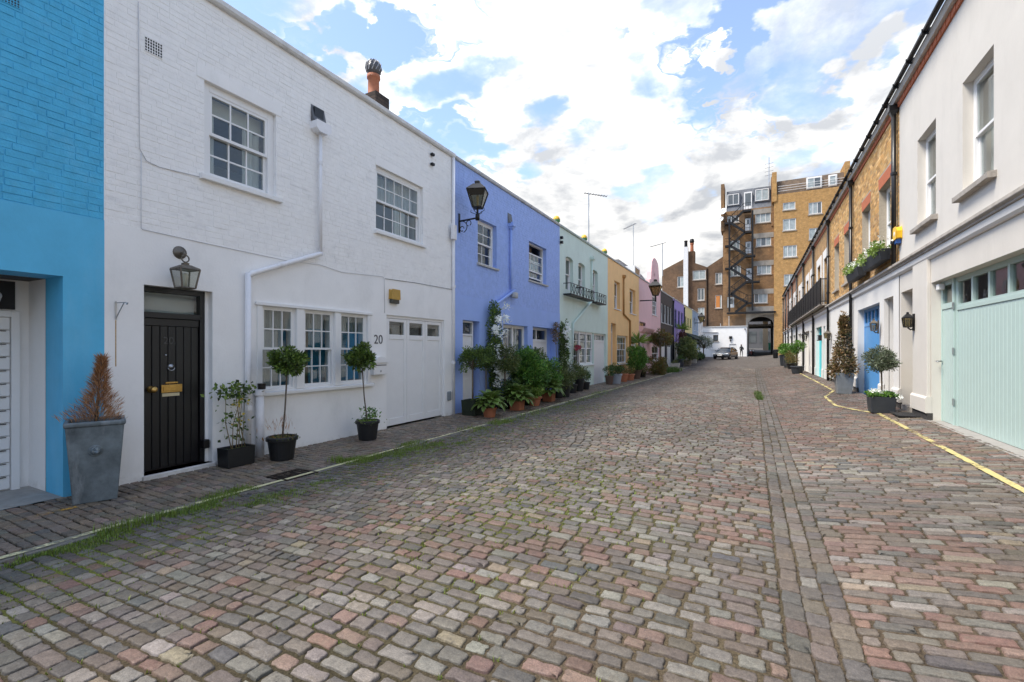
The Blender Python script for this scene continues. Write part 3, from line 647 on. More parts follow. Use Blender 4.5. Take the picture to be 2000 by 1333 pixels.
def window(house, F, u0, u1, v0, v1, cols, rt, rb, rec=.1, split=.5, fr=.05, bar=.022, st=.042, top=0.0, bot=0.0, m=None, panes=True, name='window', sill=(.06, .07, .06), m_sill=None, drape=None, gl=None, part='window'):
    m = m or m_white; gl = gl or m_glass
    mb = MB(); w1, w0 = -rec, -rec-.10
    mb.box(F, u0, u0+fr, v0, v1, w0, w1); mb.box(F, u1-fr, u1, v0, v1, w0, w1); mb.box(F, u0+fr, u1-fr, v1-fr, v1, w0, w1); mb.box(F, u0+fr, u1-fr, v0, v0+.035, w0, w1)
    W = mb.build(part, m, house, bevel=.003)
    a, b, c, d = u0+fr, u1-fr, v0+.035, v1-fr; mid = c+(d-c)*split
    def sash(x0, x1, z0, z1, wa, wb, nr):
        q = MB(); s = st
        q.box(F, x0, x0+s, z0, z1, wa, wb); q.box(F, x1-s, x1, z0, z1, wa, wb); q.box(F, x0+s, x1-s, z1-s, z1, wa, wb); q.box(F, x0+s, x1-s, z0, z0+s, wa, wb)
        us = np.linspace(x0+s, x1-s, cols+1); vs = np.linspace(z0+s, z1-s, nr+1)
        for u in us[1:-1]: q.box(F, u-bar/2, u+bar/2, z0+s, z1-s, wa+.006, wb-.006)
        for v in vs[1:-1]:
            for i in range(cols): q.box(F, us[i]+(bar/2 if i else 0), us[i+1]-(bar/2 if i < cols-1 else 0), v-bar/2, v+bar/2, wa+.007, wb-.007)
        q.build('sash', m, W); wm = (wa+wb)/2
        if panes:
            for i in range(cols):
                for j in range(nr): MB().box(F, us[i]+.003, us[i+1]-.003, vs[j]+.003, vs[j+1]-.003, wm-.002, wm+.002).build('pane', gl, W)
        else: MB().box(F, x0+s*.8, x1-s*.8, z0+s*.8, z1-s*.8, wm-.002, wm+.002).build('pane', gl, W)
    if rb:
        sash(a, b, mid-.02-top, d-top, w1-.045, w1-.008, rt); sash(a, b, c+bot, mid+.02+bot, w1-.088, w1-.05, rb)
    else: sash(a, b, c, d, w1-.06, w1-.02, rt)
    if sill:
        o_, th, ex = sill
        MB().extrude_u(F, [(-rec-.02, v0), (-rec-.02, v0-th), (o_, v0-th), (o_, v0-.018)], u0-ex, u1+ex).build('sill', m_sill or m, W, bevel=.004)
    if drape:
        for (kind, f0, f1, g0, g1, mm) in drape:
            x0, x1, z0, z1 = a+(b-a)*f0, a+(b-a)*f1, c+(d-c)*g0, c+(d-c)*g1; wd = -rec-.17
            if kind == 'blind': MB().box(F, x0, x1, z0, z1, wd-.01, wd).build('blind', mm, W)
            else:
                q = MB(); k = max(6, int((x1-x0)/.02)); pr = None
                for i in range(k+1):
                    u = x0+(x1-x0)*i/k; ww = wd-.03+.022*math.sin(i*1.15)+.008*math.sin(i*.43); cur = (F.pt(u, z0, ww), F.pt(u, z1, ww))
                    if pr: q.quad([pr[0], cur[0], cur[1], pr[1]])
                    pr = cur
                q.build('curtain', mm, W, smooth=True)
    return W

def pane_row(part, F, us, v0, v1, w, gl=None):
    for a, b in us: MB().box(F, a, b, v0, v1, w-.002, w+.002).build('pane', gl or m_glass, part)

def boards(F, u0, u1, v0, v1, w, n, material, parent, gap=.006, th=.02):
    d = (u1-u0)/n
    for i in range(n): MB().box(F, u0+i*d+gap/2, u0+(i+1)*d-gap/2, v0, v1, w-th, w).build('board', material, parent, bevel=.004)

def lantern(t, c, h, wt, wb, metal, gl, roof_h, n=4, rot=None, lamp=True, fins=True):
    """glazed tapering lantern, top wide, hung or stood with its bottom at c"""
    c = Vector(c); rot = R(45) if rot is None else rot; k = math.sqrt(2)/2 if n == 4 else .5
    rt, rb = wt*k, wb*k; fr = MB()
    def corner(r, z, j): q = rot+2*math.pi*j/n; return c+Vector((math.cos(q)*r, math.sin(q)*r, z))
    for j in range(n):
        fr.tube([corner(rb, 0, j), corner(rt, h, j)], .011*max(1, wt/.35), 6)
        for r, z in ((rb, 0), (rt, h)): fr.tube([corner(r, z, j), corner(r, z, (j+1) % n)], .010*max(1, wt/.35), 6)
    fr.build('frame', metal, t)
    for j in range(n):
        a, b, d, e = corner(rb*.97, .01, j), corner(rb*.97, .01, j+1), corner(rt*.97, h-.01, j+1), corner(rt*.97, h-.01, j); MB().quad([a, b, d, e]).build('pane', gl, t)
    q = MB(); q.lathe(c+Vector((0, 0, h)), [(rt*1.05, 0), (rt*1.03, .015), (rt*.42, roof_h*.62), (rt*.26, roof_h*.66), (rt*.28, roof_h*.9), (rt*.12, roof_h)], n, rot=rot)
    q.lathe(c, [(rb*.95, -.012), (rb*.95, .008)], n, rot=rot); q.build('cap', metal, t)
    if lamp: MB().lathe(c+Vector((0, 0, .02)), [(.022, 0), (.024, h*.35), (.03, h*.4), (.034, h*.58), (.02, h*.7)], 10).build('lamp_holder', mat('lamp_white', (.7, .68, .6), .5, var=.05), t, smooth=True)

def pipe(house, pts, r, material, name='downpipe', clips=None, n=10):
    o = MB().tube(pts, r, n).build(name, material, house, smooth=True)
    if clips:
        for z in clips: MB().lathe((pts[0][0], pts[0][1], z), [(r*1.35, -.03), (r*1.35, .03)], n).build('pipe_collar', material, house)
    return o
def Lp(u, v, w, F=FL): return F.pt(u, v, w)

# ------------------------------------------------------------------ the blue house, its garage recess
TOP = 6.42; ZB = -.06; PL = 3.09
m_blue_brick = mat('blue_painted_brick', (.06, .43, .70), .5, var=.14, scale=9, bump=.4, bscale=50, stain=((.14, .50, .74), .5, 3.0, (1, 1, 1)))
m_blue_wall = mat('blue_render', (.095, .47, .74), .62, var=.09, scale=2.5, bump=.15, bscale=30, stain=((.22, .54, .76), .38, 1.6, (1, 1, .22)), splash=((.12, .16, .17), .2, 0))
yb0, yb1 = -3.4, LY(203)
hs = thing('blue_house', (XL, (yb0+yb1)/2, 0), 'bright blue painted brick house with a wide recessed garage at the edge', 'house', 'mews houses of the terraces')
gz = LZ(122, 540); gy = LY(122); pl = LZ(203, 431)
hole = (-.8, gy, ZB, gz, .42); vent_b = (LY(2), LY(39))
o = shell(hs, FL, yb0, yb1, ZB, TOP, [hole], m_blue_wall, mats2=m_blue_brick, split=pl)
bricks(FL, yb0, yb1-.004, pl+.004, TOP, [], hs, m_blue_brick, proud=.0055, joint=.009)
MB().box(FL, yb0, yb1-.02, TOP, TOP+.11, -.3, .07).build('coping', m_coping, hs, bevel=.01)
rx = .87
mb = MB(); mb.quad([Lp(gy, ZB, -.42), Lp(gy, gz, -.42), Lp(gy, gz, -rx), Lp(gy, ZB, -rx)]); mb.quad([Lp(-.8, ZB, -.42), Lp(-.8, gz, -.42), Lp(-.8, gz, -rx), Lp(-.8, ZB, -rx)])
mb.wall(FL, -.8, gy, ZB, gz+.1, [], -rx); mb.build('recess_wall', m_white_wall, hs)
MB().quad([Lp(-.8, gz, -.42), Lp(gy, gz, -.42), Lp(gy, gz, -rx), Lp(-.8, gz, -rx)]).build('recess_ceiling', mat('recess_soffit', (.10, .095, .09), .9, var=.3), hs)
tag(MB().quad([Lp(-.8, .012, -rx), Lp(gy, .012, -rx), Lp(gy, .004, .0), Lp(-.8, .004, .0)]).build('concrete_apron', mat('concrete', (.33, .32, .30), .9, var=.25, scale=4, bump=.3, bscale=60, stain=((.16, .15, .13), .5, 3, (1, 1, 1))), hs))
mb = MB()
for a, b, c, d in ((-.75, -.68, 0, 2.05), (gy-.16, gy-.09, 0, 2.05), (-.68, gy-.16, 1.98, 2.05)): mb.box(FL, a, b, c, d, -rx, -rx+.06)
gd = mb.build('garage_door', m_white, hs, bevel=.004)
k = 13
for i in range(k):
    z = .02+i*1.96/k; MB().box(FL, -.67, gy-.165, z+.006, z+1.96/k-.002, -rx+.005, -rx+.032+(.003 if i % 2 else 0)).build('slat', m_white, gd, bevel=.006)
for i in range(k-1):
    z = .02+(i+1)*1.96/k; MB().box(FL, gy-.34, gy-.20, z-.012, z-.004, -rx+.03, -rx+.044).build('vent_slot', m_blackmetal, gd)
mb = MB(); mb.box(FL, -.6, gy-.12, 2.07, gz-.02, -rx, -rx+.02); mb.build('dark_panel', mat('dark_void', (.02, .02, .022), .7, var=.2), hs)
mb = MB(); mb.lathe(Lp(gy-.42, 2.18, -.6), [(.0, -.12), (.09, -.11), (.105, -.02), (.09, .08), (.02, .12)], 14, axis=(0, 1, .2)); mb.build('ventilation_duct', m_coping, hs, smooth=True)
def airbrick(house, F, u0, u1, v0, v1, material, nx=6, nz=5):
    mb = MB(); fw = .008; mb.box(F, u0, u1, v0, v0+fw, 0, .014); mb.box(F, u0, u1, v1-fw, v1, 0, .014)
    for i in range(nx+1): u = u0+(u1-u0-fw)*i/nx; mb.box(F, u, u+fw, v0+fw, v1-fw, 0, .013)
    for j in range(1, nz): v = v0+(v1-v0)*j/nz; mb.box(F, u0+fw, u1-fw, v-fw/2, v+fw/2, 0, .011)
    g = mb.build('air_vent', material, house); MB().box(F, u0+.002, u1-.002, v0+.002, v1-.002, .001, .009).build('dark_backing', m_black, g)
airbrick(hs, FL, LY(0), LY(39), LZ(39, 20), LZ(39, 20)+.14, m_blue_brick)

# ------------------------------------------------------------------ the white house, number 20
yw0, yw1 = yb1, LY(885)
hs = thing('white_house', (XL, (yw0+yw1)/2, 0), 'white painted brick house numbered 20 with a black plank door', 'house', 'mews houses of the terraces'); H20 = hs
door = (LY(280), LY(414), LZ(280, 930), LZ(280, 556)); w1 = LH(399, 539, 156, 340); w2 = LH(734, 826, 322, 449)
tri = [LH(511, 577, 597, 765), LH(593, 652, 601, 756), LH(664, 716, 607, 749)]
zt = tri[0][3]; zb_ = tri[0][2]; tri = [(a, b, zb_, zt) for a, b, _, _ in tri]
gar = LH(754, 867, 615, 838); gar = (gar[0], gar[1], ZB, gar[3])
holes = [(*door, .5), (*w1, .3), (*w2, .3)]+[(*q, .3) for q in tri]+[(*gar, .3)]
shell(hs, FL, yw0, yw1, ZB, TOP, holes, m_white_wall, mats2=m_white_brick, split=PL)
lint = [(w1[0]-.1, w1[1]+.1, w1[3], w1[3]+.19), (w2[0]-.02, w2[1]+.02, w2[3], w2[3]+.17)]
bricks(FL, yw0+.004, yw1-.10, PL+.004, TOP, [(*w1, 0), (*w2, 0)]+lint, hs, m_white_brick, proud=.0042, joint=.008)
for q in lint: MB().box(FL, q[0], q[1], q[2]+.002, q[3], -.001, .0085).build('lintel', m_white_wall, hs, bevel=.003)
MB().extrude_u(FL, [(-.3, TOP), (.05, TOP), (.075, TOP+.03), (.075, TOP+.1), (-.3, TOP+.14)], yw0, yw1).build('coping', mat('white_coping', (.66, .66, .65), .8, var=.15, scale=6, bump=.2, stain=((.3, .3, .29), .6, 2.2, (1, 1, 1))), hs, bevel=.006)
airbrick(hs, FL, LY(281), LY(317), LZ(281, 99), LZ(281, 70), m_white_brick, 7, 5)
window(hs, FL, *w1, 3, 2, 2, rec=.06, fr=.10, drape=[('blind', 0, 1, .8, 1, m_blind), ('curtain', .0, .2, 0, .8, m_curtain), ('curtain', .68, 1, 0, .8, m_curtain)], sill=(.075, .085, .07))
window(hs, FL, *w2, 5, 2, 2, rec=.06, fr=.07, bar=.018, drape=[('curtain', .55, .8, 0, .55, m_curtain), ('curtain', 0, 1, .55, 1, m_grey_net)], sill=(.07, .075, .05))
m_teal = mat('blue_pane_patch', (.012, .13, .22), .5, var=.1)
for i, q in enumerate(tri):
    window(hs, FL, *q, 3, 2, 2, rec=.02, fr=.03, st=.03, bar=.017, drape=[('curtain', 0, [.7, .35, .25][i], 0, 1, m_grey_net), ('blind', [.72, .37, .27][i], 1, 0, [.74, .78, .76][i], m_teal), ('curtain', 0, 1, .72, 1, mat('dim_net', (.25, .29, .3), .95, var=.1))], sill=None)
MB().extrude_u(FL, [(-.02, zb_), (-.02, zb_-.07), (.085, zb_-.07), (.085, zb_-.02)], tri[0][0]-.07, tri[2][1]+.12).build('window_sill', m_white, hs, bevel=.005)
MB().box(FL, tri[0][0]-.12, tri[2][1]+.12, zt+.0, zt+.05, .012, .05).build('window_head', m_white, hs, bevel=.005)
for a, b in ((tri[0][0]-.09, tri[0][0]-.004), (tri[0][1]+.004, tri[1][0]-.004), (tri[1][1]+.004, tri[2][0]-.004), (tri[2][1]+.004, tri[2][1]+.1)): MB().box(FL, a, b, zb_+.002, zt-.002, .012, .032).build('mullion', m_white, hs, bevel=.004)
# door
m_door = mat('black_door_paint', (.006, .006, .008), .36, var=.25, scale=10, bump=.08, bscale=30)
d0, d1, dz0, dz1 = door; dw = -.10
mb = MB(); fw = .055
mb.box(FL, d0+.001, d0+fw, dz0, dz1-.001, dw-.10, dw); mb.box(FL, d1-.10, d1-.04, dz0, dz1-.001, dw-.10, dw); mb.box(FL, d0+fw, d1-.10, dz1-.07, dz1-.001, dw-.10, dw)
tz = LZ(280, 619)
mb.box(FL, d0+fw, d1-.10, tz, tz+.07, dw-.10, dw+.008); D = mb.build('front_door', m_door, hs, bevel=.004)
MB().box(FL, d1-.04, d1-.001, dz0, dz1-.001, dw-.10, dw+.01).build('door_lining', m_white_wall, D)
boards(FL, d0+fw+.004, d1-.104, dz0+.03, tz-.10, dw-.035, 7, m_door, D, .009)
MB().box(FL, d0+fw, d1-.10, dz0+.01, tz, dw-.075, dw-.05).build('door_back', m_door, D)
MB().box(FL, d0+fw+.004, d1-.104, tz-.098, tz-.004, dw-.06, dw-.024).build('top_rail', m_door, D, bevel=.004)
MB().box(FL, d0+fw, d1-.10, tz+.072, dz1-.072, dw-.05, dw-.046).build('pane', m_glass, D)
MB().box(FL, d0+fw, d1-.1, tz+.05, dz1-.05, dw-.16, dw-.15).build('blind', m_grey_net, D)
MB().box(FL, d0-.02, d1+.03, dz0-.12, dz0, -.3, .05).build('doorstep', mat('painted_step', (.62, .61, .59), .7, var=.2, scale=10, bump=.2), hs, bevel=.008)
def onL(x, y, w=0.0): return (LY(x, XL+w), LZ(x, y, XL+w))
dk = -.135
u, v = onL(294, 761, dk); mb = MB().lathe(Lp(u, v, dk), [(.044, 0), (.044, .012), (.016, .018), (.015, .05), (.036, .062), (.042, .085), (.03, .105), (.0, .11)], 20, axis=(1, 0, 0)); mb.build('door_knob', m_brass, D, smooth=True)
a, b = onL(314, 768, dk), onL(355, 750, dk)
mb = MB().box(FL, a[0], b[0], a[1], b[1]-.0, dk, dk+.014); mb.box(FL, a[0]+.02, b[0]-.02, a[1]+.02, b[1]-.02, dk+.014, dk+.022); mb.build('letter_plate', m_brass, D, bevel=.003)
MB().box(FL, a[0]+.05, b[0]-.05, b[1]+.012, b[1]+.035, dk, dk+.012).build('pull_handle', m_brass, D, bevel=.004)
MB().box(FL, a[0]+.015, b[0]-.03, a[1]-.05, a[1]-.008, dk, dk+.003).build('notice', mat('notice_paper', (.62, .53, .33), .6, var=.1), D)
u, v = onL(333, 716, dk); mb = MB().lathe(Lp(u, v, dk), [(.034, 0), (.034, .012), (.026, .02), (.012, .034), (0, .036)], 12, axis=(1, 0, 0)); mb.tube([Lp(u+.04*math.cos(q), v-.018+.036*math.sin(q), dk+.022) for q in np.linspace(-math.pi, 0, 9)], .006, 6); mb.build('door_knocker', m_steel, D, smooth=True)
u, v = onL(324, 694, dk); MB().lathe(Lp(u, v, dk), [(.012, 0), (.010, .006), (0, .007)], 10, axis=(1, 0, 0)).build('spy_hole', m_steel, D, smooth=True)
u, v = onL(320, 672, dk); text('door_number', '20.', FL, u-.012, v, dk+.003, .13, mat('dark_numerals', (.075, .075, .08), .3, .6, var=.1), D)
u, v = onL(405, 866, -.02); MB().box(FL, u-.05, u+.03, v-.07, v+.05, -.12, -.01).build('door_stop', m_black, D, bevel=.01)
# garage doors
g0, g1, gz0, gz1 = gar; gw = -.035
mb = MB(); mb.box(FL, g0+.001, g0+.05, 0, gz1-.001, gw-.06, gw+.012); mb.box(FL, g1-.05, g1-.001, 0, gz1-.001, gw-.06, gw+.012); mb.box(FL, g0+.05, g1-.05, gz1-.06, gz1-.001, gw-.06, gw+.012)
GD = mb.build('garage_door', m_white, hs, bevel=.004)
k = 3; lw = (g1-g0-.1)/k
for i in range(k):
    a, b = g0+.05+i*lw+.004, g0+.05+(i+1)*lw-.004; st = .085; pz = gz1-.40
    q = MB(); q.box(FL, a, a+st, .03, gz1-.064, gw-.05, gw); q.box(FL, b-st, b, .03, gz1-.064, gw-.05, gw); q.box(FL, a+st, b-st, gz1-.13, gz1-.064, gw-.05, gw); q.box(FL, a+st, b-st, pz-.10, pz, gw-.05, gw); q.box(FL, a+st, b-st, .03, .18, gw-.05, gw)
    q.box(FL, a+st, b-st, .18, pz-.10, gw-.05, gw-.012); q.build('door_leaf', m_white, GD, bevel=.004)
    MB().box(FL, a+st, b-st, pz, gz1-.13, gw-.03, gw-.026).build('pane', m_glass, GD)
    MB().box(FL, a+st-.01, b-st+.01, pz-.02, pz+.2, gw-.12, gw-.11).build('blind', mat('garage_dark', (.16, .15, .14), .9, var=.3, scale=5), GD)
text('house_number', '20', FL, LY(729), LZ(729, 671.5), .013, .255, mat('numeral_grey', (.10, .10, .11), .4, .3, var=.05), hs, .006)
# rainwater goods
m_pipe = mat('white_pipe_paint', (.80, .80, .82), .5, var=.05, scale=8, stain=((.4, .38, .35), .35, 6, (1, 1, .3)))
u, v = LY(620), LZ(620, 240)
q = MB(); hz0, hz1 = LZ(604, 256), LZ(604, 236)
q.prism(FL, [(u-.15, hz1), (u-.15, hz0+.05), (u-.09, hz0), (u+.09, hz0), (u+.15, hz0+.05), (u+.15, hz1)], .003, .17); q.build('rain_hopper', m_pipe, hs, bevel=.006)
q = MB(); q.hexa([Lp(u-.14, hz1+.02, .002), Lp(u+.14, hz1+.02, .002), Lp(u+.14, hz1+.30, .002), Lp(u-.14, hz1+.30, .002), Lp(u-.14, hz1+.0, .12), Lp(u+.14, hz1+.0, .12), Lp(u+.14, hz1+.06, .06), Lp(u-.14, hz1+.06, .06)]); q.build('lead_outlet', m_lead, hs)
MB().box(FL, u-.10, u+.09, hz1+.07, hz1+.27, .02, .05).build('outlet_opening', m_black, hs)
zj = LZ(618, 497); ub, zbq = LY(478), LZ(478, 538)
pipe(hs, [Lp(u, hz0+.01, .075), Lp(u, zj+.02, .075)], .029, m_pipe, clips=[hz0-.5])
pipe(hs, [Lp(u+.02, zj+.01, .075), Lp(u-.06, zj-.02, .08), Lp(ub+.06, zbq+.03, .08), Lp(ub, zbq-.03, .08)], .040, m_pipe)
pipe(hs, [Lp(ub, zbq+.02, .08), Lp(ub, .0, .08)], .042, m_pipe, clips=[.75])
us = LY(500); zs = LZ(500, 764)
pipe(hs, [Lp(us, zs, .09), Lp(us, .0, .09)], .06, m_pipe, 'soil_pipe'); MB().lathe(Lp(us, zs-.06, .09), [(.078, 0), (.078, .08), (.06, .085)], 14).build('pipe_collar', m_pipe, hs); MB().lathe(Lp(us+.03, zs+.03, .09), [(.055, 0), (.06, .085), (.05, .085)], 14).build('pipe_cap', m_black, hs)
ue = yw1-.05
pipe(hs, [Lp(ue, TOP-.02, .045), Lp(ue, .0, .045)], .04, m_pipe, clips=[LZ(882, 560), 1.3]); MB().box(FL, ue-.16, ue+.0, LZ(880, 470), LZ(880, 441), .07, .15).build('junction_box', m_pipe, hs, bevel=.01)
# cables and small fittings
m_cable = mat('painted_cable', (.55, .55, .56), .6, var=.1)
cp = [(269, 5), (270, 120), (271, 260), (272, 292), (285, 315), (310, 327), (372, 342), (396, 348)]
pipe(hs, [Lp(*onL(x, y), .014) for x, y in cp], .0045, m_cable, 'cable', n=6)
cp = [(274, 300), (274, 446), (277, 449), (400, 476), (560, 510), (624, 518), (665, 532), (746, 541), (749, 545), (750, 612)]
pipe(hs, [Lp(*onL(x, y), .02) for x, y in cp], .0042, m_cable, 'cable', n=6)
cp = [(751, 545), (810, 553), (882, 566)]; pipe(hs, [Lp(*onL(x, y), .02) for x, y in cp], .005, m_blackmetal, 'cable', n=6)
for y in (303, 322): u_, v_ = onL(842, y); MB().box(FL, u_-.05, u_+.05, v_-.03, v_+.03, .01, .08).build('cable_clamp', m_blackmetal, hs, bevel=.01)
u_, v_ = onL(875, 775); MB().box(FL, u_-.07, u_+.09, v_-.1, v_+.13, .012, .05).build('meter_vent', mat('grey_plastic', (.22, .25, .27), .5, var=.1), hs, bevel=.02)
# chimney beyond the parapet
cy, cxx = LY(733, XL-.55), XL-.55; cz = TOP-.1; m_sootb = brick_tex('sooty_brick', (.075, .055, .045), (.05, .04, .036), (.03, .028, .026), 'YZ')
zt_ = LZ(733, 190, XL-.55); wq = .21
C = MB().box(WORLD, cy-wq, cy+wq, cz, zt_, cxx-wq, cxx+wq).build('chimney', m_sootb, hs, bevel=.01)
zp = LZ(726, 146, XL-.55); m_terra = mat('terracotta', (.42, .15, .075), .75, var=.2, scale=10, bump=.2, stain=((.25, .12, .08), .5, 5, (1, 1, 1)))
MB().lathe((cxx, cy-.05, zt_), [(.135, 0), (.12, .03), (.115, (zp-zt_)*.8), (.14, (zp-zt_)*.84), (.14, zp-zt_), (.1, zp-zt_)], 18).build('chimney_pot', m_terra, C, smooth=True)
q = MB(); q.lathe((cxx, cy-.05, zp), [(.11, 0), (.12, .05), (.145, .07), (.165, .15), (.15, .24), (.09, .31), (.02, .33)], 18)
q.build('cowl', mat('cowl_metal', (.10, .10, .105), .5, .5), C, smooth=True)
for j in range(12):
    a_ = 2*math.pi*j/12; MB().tube([(cxx+math.cos(a_+k_*.25)*r_, cy-.05+math.sin(a_+k_*.25)*r_, zp+z_) for k_, (r_, z_) in enumerate(((.147, .07), (.17, .15), (.155, .24), (.09, .315)))], .012, 5).build('cowl_vane', mat('cowl_vane_light', (.35, .35, .36), .45, .6), C)
# bracket with rust run
u_, v_ = onL(225, 592); b = thing('hanging_basket_bracket', Lp(u_, v_-.3, 0), 'small empty steel hanging basket bracket on white wall beside blue house', 'bracket')
q = MB(); q.box(FL, u_-.008, u_+.008, v_-.2, v_+.02, .012, .02); q.tube([Lp(u_, v_, .02), Lp(u_, v_-.005, .24), Lp(u_, v_-.03, .27), Lp(u_, v_-.01, .29)], .006, 6); q.tube([Lp(u_, v_-.18, .02), Lp(u_, v_-.01, .2)], .006, 6); q.build('bracket_arm', m_steel, b)
MB().box(FL, u_-.006, u_+.006, v_-.75, v_-.205, .0125, .0135).build('rust_run', m_rust, H20)
# ------------------------------------------------------------------ the rest of the left row
GRP = 'mews houses of the terraces'
def coping(hs, F, u0, u1, top, m=None, h=.11, o=.06): return MB().extrude_u(F, [(-.3, top), (o*.7, top), (o, top+.03), (o, top+h*.8), (-.3, top+h)], u0, u1).build('coping', m or m_coping, hs, bevel=.006)
def panel_door(hs, F, u0, u1, v0, v1, rec, material, fan=0.0, panels=((.08, .42), (.48, .92)), name='door', knob=True, gl=None, m_fr=None):
    m_fr = m_fr or m_white; q = MB(); f = .05
    q.box(F, u0+.001, u0+f, v0, v1-.001, -rec-.08, -rec); q.box(F, u1-f, u1-.001, v0, v1-.001, -rec-.08, -rec); q.box(F, u0+f, u1-f, v1-f, v1-.001, -rec-.08, -rec)
    tz = v1-f-fan
    if fan: q.box(F, u0+f, u1-f, tz-.05, tz, -rec-.08, -rec+.005)
    D = q.build(name, m_fr, hs, bevel=.003); a, b, dt = u0+f+.003, u1-f-.003, tz-(.053 if fan else .003)
    MB().box(F, a, b, v0+.01, dt, -rec-.06, -rec-.028).build('door_leaf', material, D)
    H = dt-v0
    for p0, p1 in panels:
        for c0, c1 in ((.10, .46), (.54, .90)): MB().box(F, a+(b-a)*c0, a+(b-a)*c1, v0+H*p0, v0+H*p1, -rec-.03, -rec-.018).build('door_panel', material, D, bevel=.008)
    if fan: MB().box(F, a, b, tz+.002, v1-f, -rec-.045, -rec-.04).build('pane', gl or m_glass, D)
    if knob: MB().lathe(F.pt(a+.07, v0+1.0, -rec-.028), [(.03, 0), (.012, .01), (.012, .04), (.03, .05), (.02, .07)], 10, axis=Vector(F.pt(0, 0, 1))-Vector(F.pt(0, 0, 0))).build('door_knob', m_brass, D, smooth=True)
    return D
def garage(hs, F, u0, u1, v0, v1, rec, material, n_pane, pane_h=.35, n_board=0, name='garage_door', panes=True, gl=None):
    q = MB(); f = .05; q.box(F, u0+.001, u0+f, v0, v1-.001, -rec-.08, -rec); q.box(F, u1-f, u1-.001, v0, v1-.001, -rec-.08, -rec); q.box(F, u0+f, u1-f, v1-f, v1-.001, -rec-.08, -rec)
    if n_pane: q.box(F, u0+f, u1-f, v1-f-pane_h-.07, v1-f-pane_h, -rec-.07, -rec+.002)
    D = q.build(name, material, hs, bevel=.003); a, b = u0+f, u1-f; top = v1-f-(pane_h+.07 if n_pane else 0)
    if n_board: boards(F, a, b, v0+.02, top, -rec-.012, n_board, material, D, .004, .03)
    else: MB().box(F, a, b, v0+.02, top, -rec-.05, -rec-.012).build('door_leaf', material, D)
    if n_pane:
        d = (b-a)/n_pane; q = MB()
        for i in range(n_pane):
            x0, x1 = a+i*d, a+(i+1)*d; s = .035
            q.box(F, x0, x0+s, v1-f-pane_h, v1-f, -rec-.06, -rec-.004); q.box(F, x1-s, x1, v1-f-pane_h, v1-f, -rec-.06, -rec-.004); q.box(F, x0+s, x1-s, v1-f-s, v1-f, -rec-.06, -rec-.004); q.box(F, x0+s, x1-s, v1-f-pane_h, v1-f-pane_h+s, -rec-.06, -rec-.004)
            MB().box(F, x0+s, x1-s, v1-f-pane_h+s, v1-f-s, -rec-.04, -rec-.036).build('pane', gl or m_glass, D)
        q.build('glazing_frame', material, D)
    return D
def hopper_pipe(hs, F, u, vtop, vbot, material, r=.038, w=.06, size=.1):
    MB().lathe(F.pt(u, vtop-.14, w+.02), [(r*1.1, -.02), (size*.75, .06), (size, .08), (size, .2), (size*.85, .2)], 4, rot=R(45)).build('rain_hopper', material, hs)
    pipe(hs, [F.pt(u, vtop-.14, w), F.pt(u, vbot, w)], r, material)

# lavender house
ya, yb = yw1, LY(1093); m_lav_b = mat('lavender_painted_brick', (.33, .46, .84), .6, var=.10, scale=6, bump=.4, bscale=50, stain=((.22, .31, .64), .3, 5, (1, .6, 2)))
m_lav = mat('lavender_render', (.33, .465, .86), .65, var=.06, scale=2.2, bump=.15, bscale=35, stain=((.34, .47, .82), .35, 1.5, (1, 1, .4)), splash=((.2, .22, .3), .2, 0))
hs = thing('lavender_house', (XL, (ya+yb)/2, 0), 'lavender blue painted brick house with potted plants along its front', 'house', GRP)
wa = LH(933, 970, 425, 513); wb = LH(1033, 1067, 470, 546); dr = LH(903, 936, 625, 774); fw_ = LH(982, 1030, 633, 745); gg = LH(1040, 1088, 638, 755)
dr = (dr[0], dr[1], ZB, dr[3]); gg = (gg[0], gg[1], ZB, gg[3]); spl = LZ(885, 574)
shell(hs, FL, ya, yb, ZB, TOP, [(*wa, .3), (*wb, .3), (*dr, .3), (*fw_, .3), (*gg, .45)], m_lav, mats2=m_lav_b, split=spl)
bricks(FL, ya+.004, yb-.004, spl+.004, TOP, [(*wa, 0), (*wb, 0)], hs, m_lav_b, proud=.004, joint=.008)
coping(hs, FL, ya, yb, TOP)
m_sill_st = mat('stone_sill', (.50, .49, .46), .85, var=.2, scale=9, bump=.3, stain=((.2, .2, .18), .5, 5, (1, 1, 1)))
window(hs, FL, *wa, 2, 2, 2, rec=.13, fr=.06, m_sill=m_sill_st, drape=[('curtain', .0, .55, .45, 1, m_curtain)])
window(hs, FL, *wb, 4, 2, 2, rec=.13, fr=.05, top=.28, bot=.09, bar=.018, m_sill=m_sill_st, drape=[('curtain', .3, .6, 0, 1, mat('dark_drape', (.12, .08, .06), .9))])
panel_door(hs, FL, dr[0], dr[1]-.12, 0.02, dr[3], .12, m_white, fan=.3)
window(hs, FL, *fw_, 3, 2, 0, rec=.12, fr=.05, sill=None, drape=[('curtain', 0, .4, 0, 1, m_grey_net), ('curtain', .6, 1, 0, 1, m_grey_net)])
um = (fw_[0]+fw_[1])/2; MB().box(FL, um-.05, um+.05, fw_[2], fw_[3], -.17, -.115).build('mullion', m_white, hs)
garage(hs, FL, gg[0], gg[1]-.35, 0, gg[3], .28, m_white, 2, .4); MB().box(FL, gg[1]-.35, gg[1]-.001, ZB, gg[3]-.001, -.4, -.27).build('pier', m_lav, hs)
hopper_pipe(hs, FL, LY(995), LZ(995, 440), LZ(995, 566), m_lav_b, size=.14)
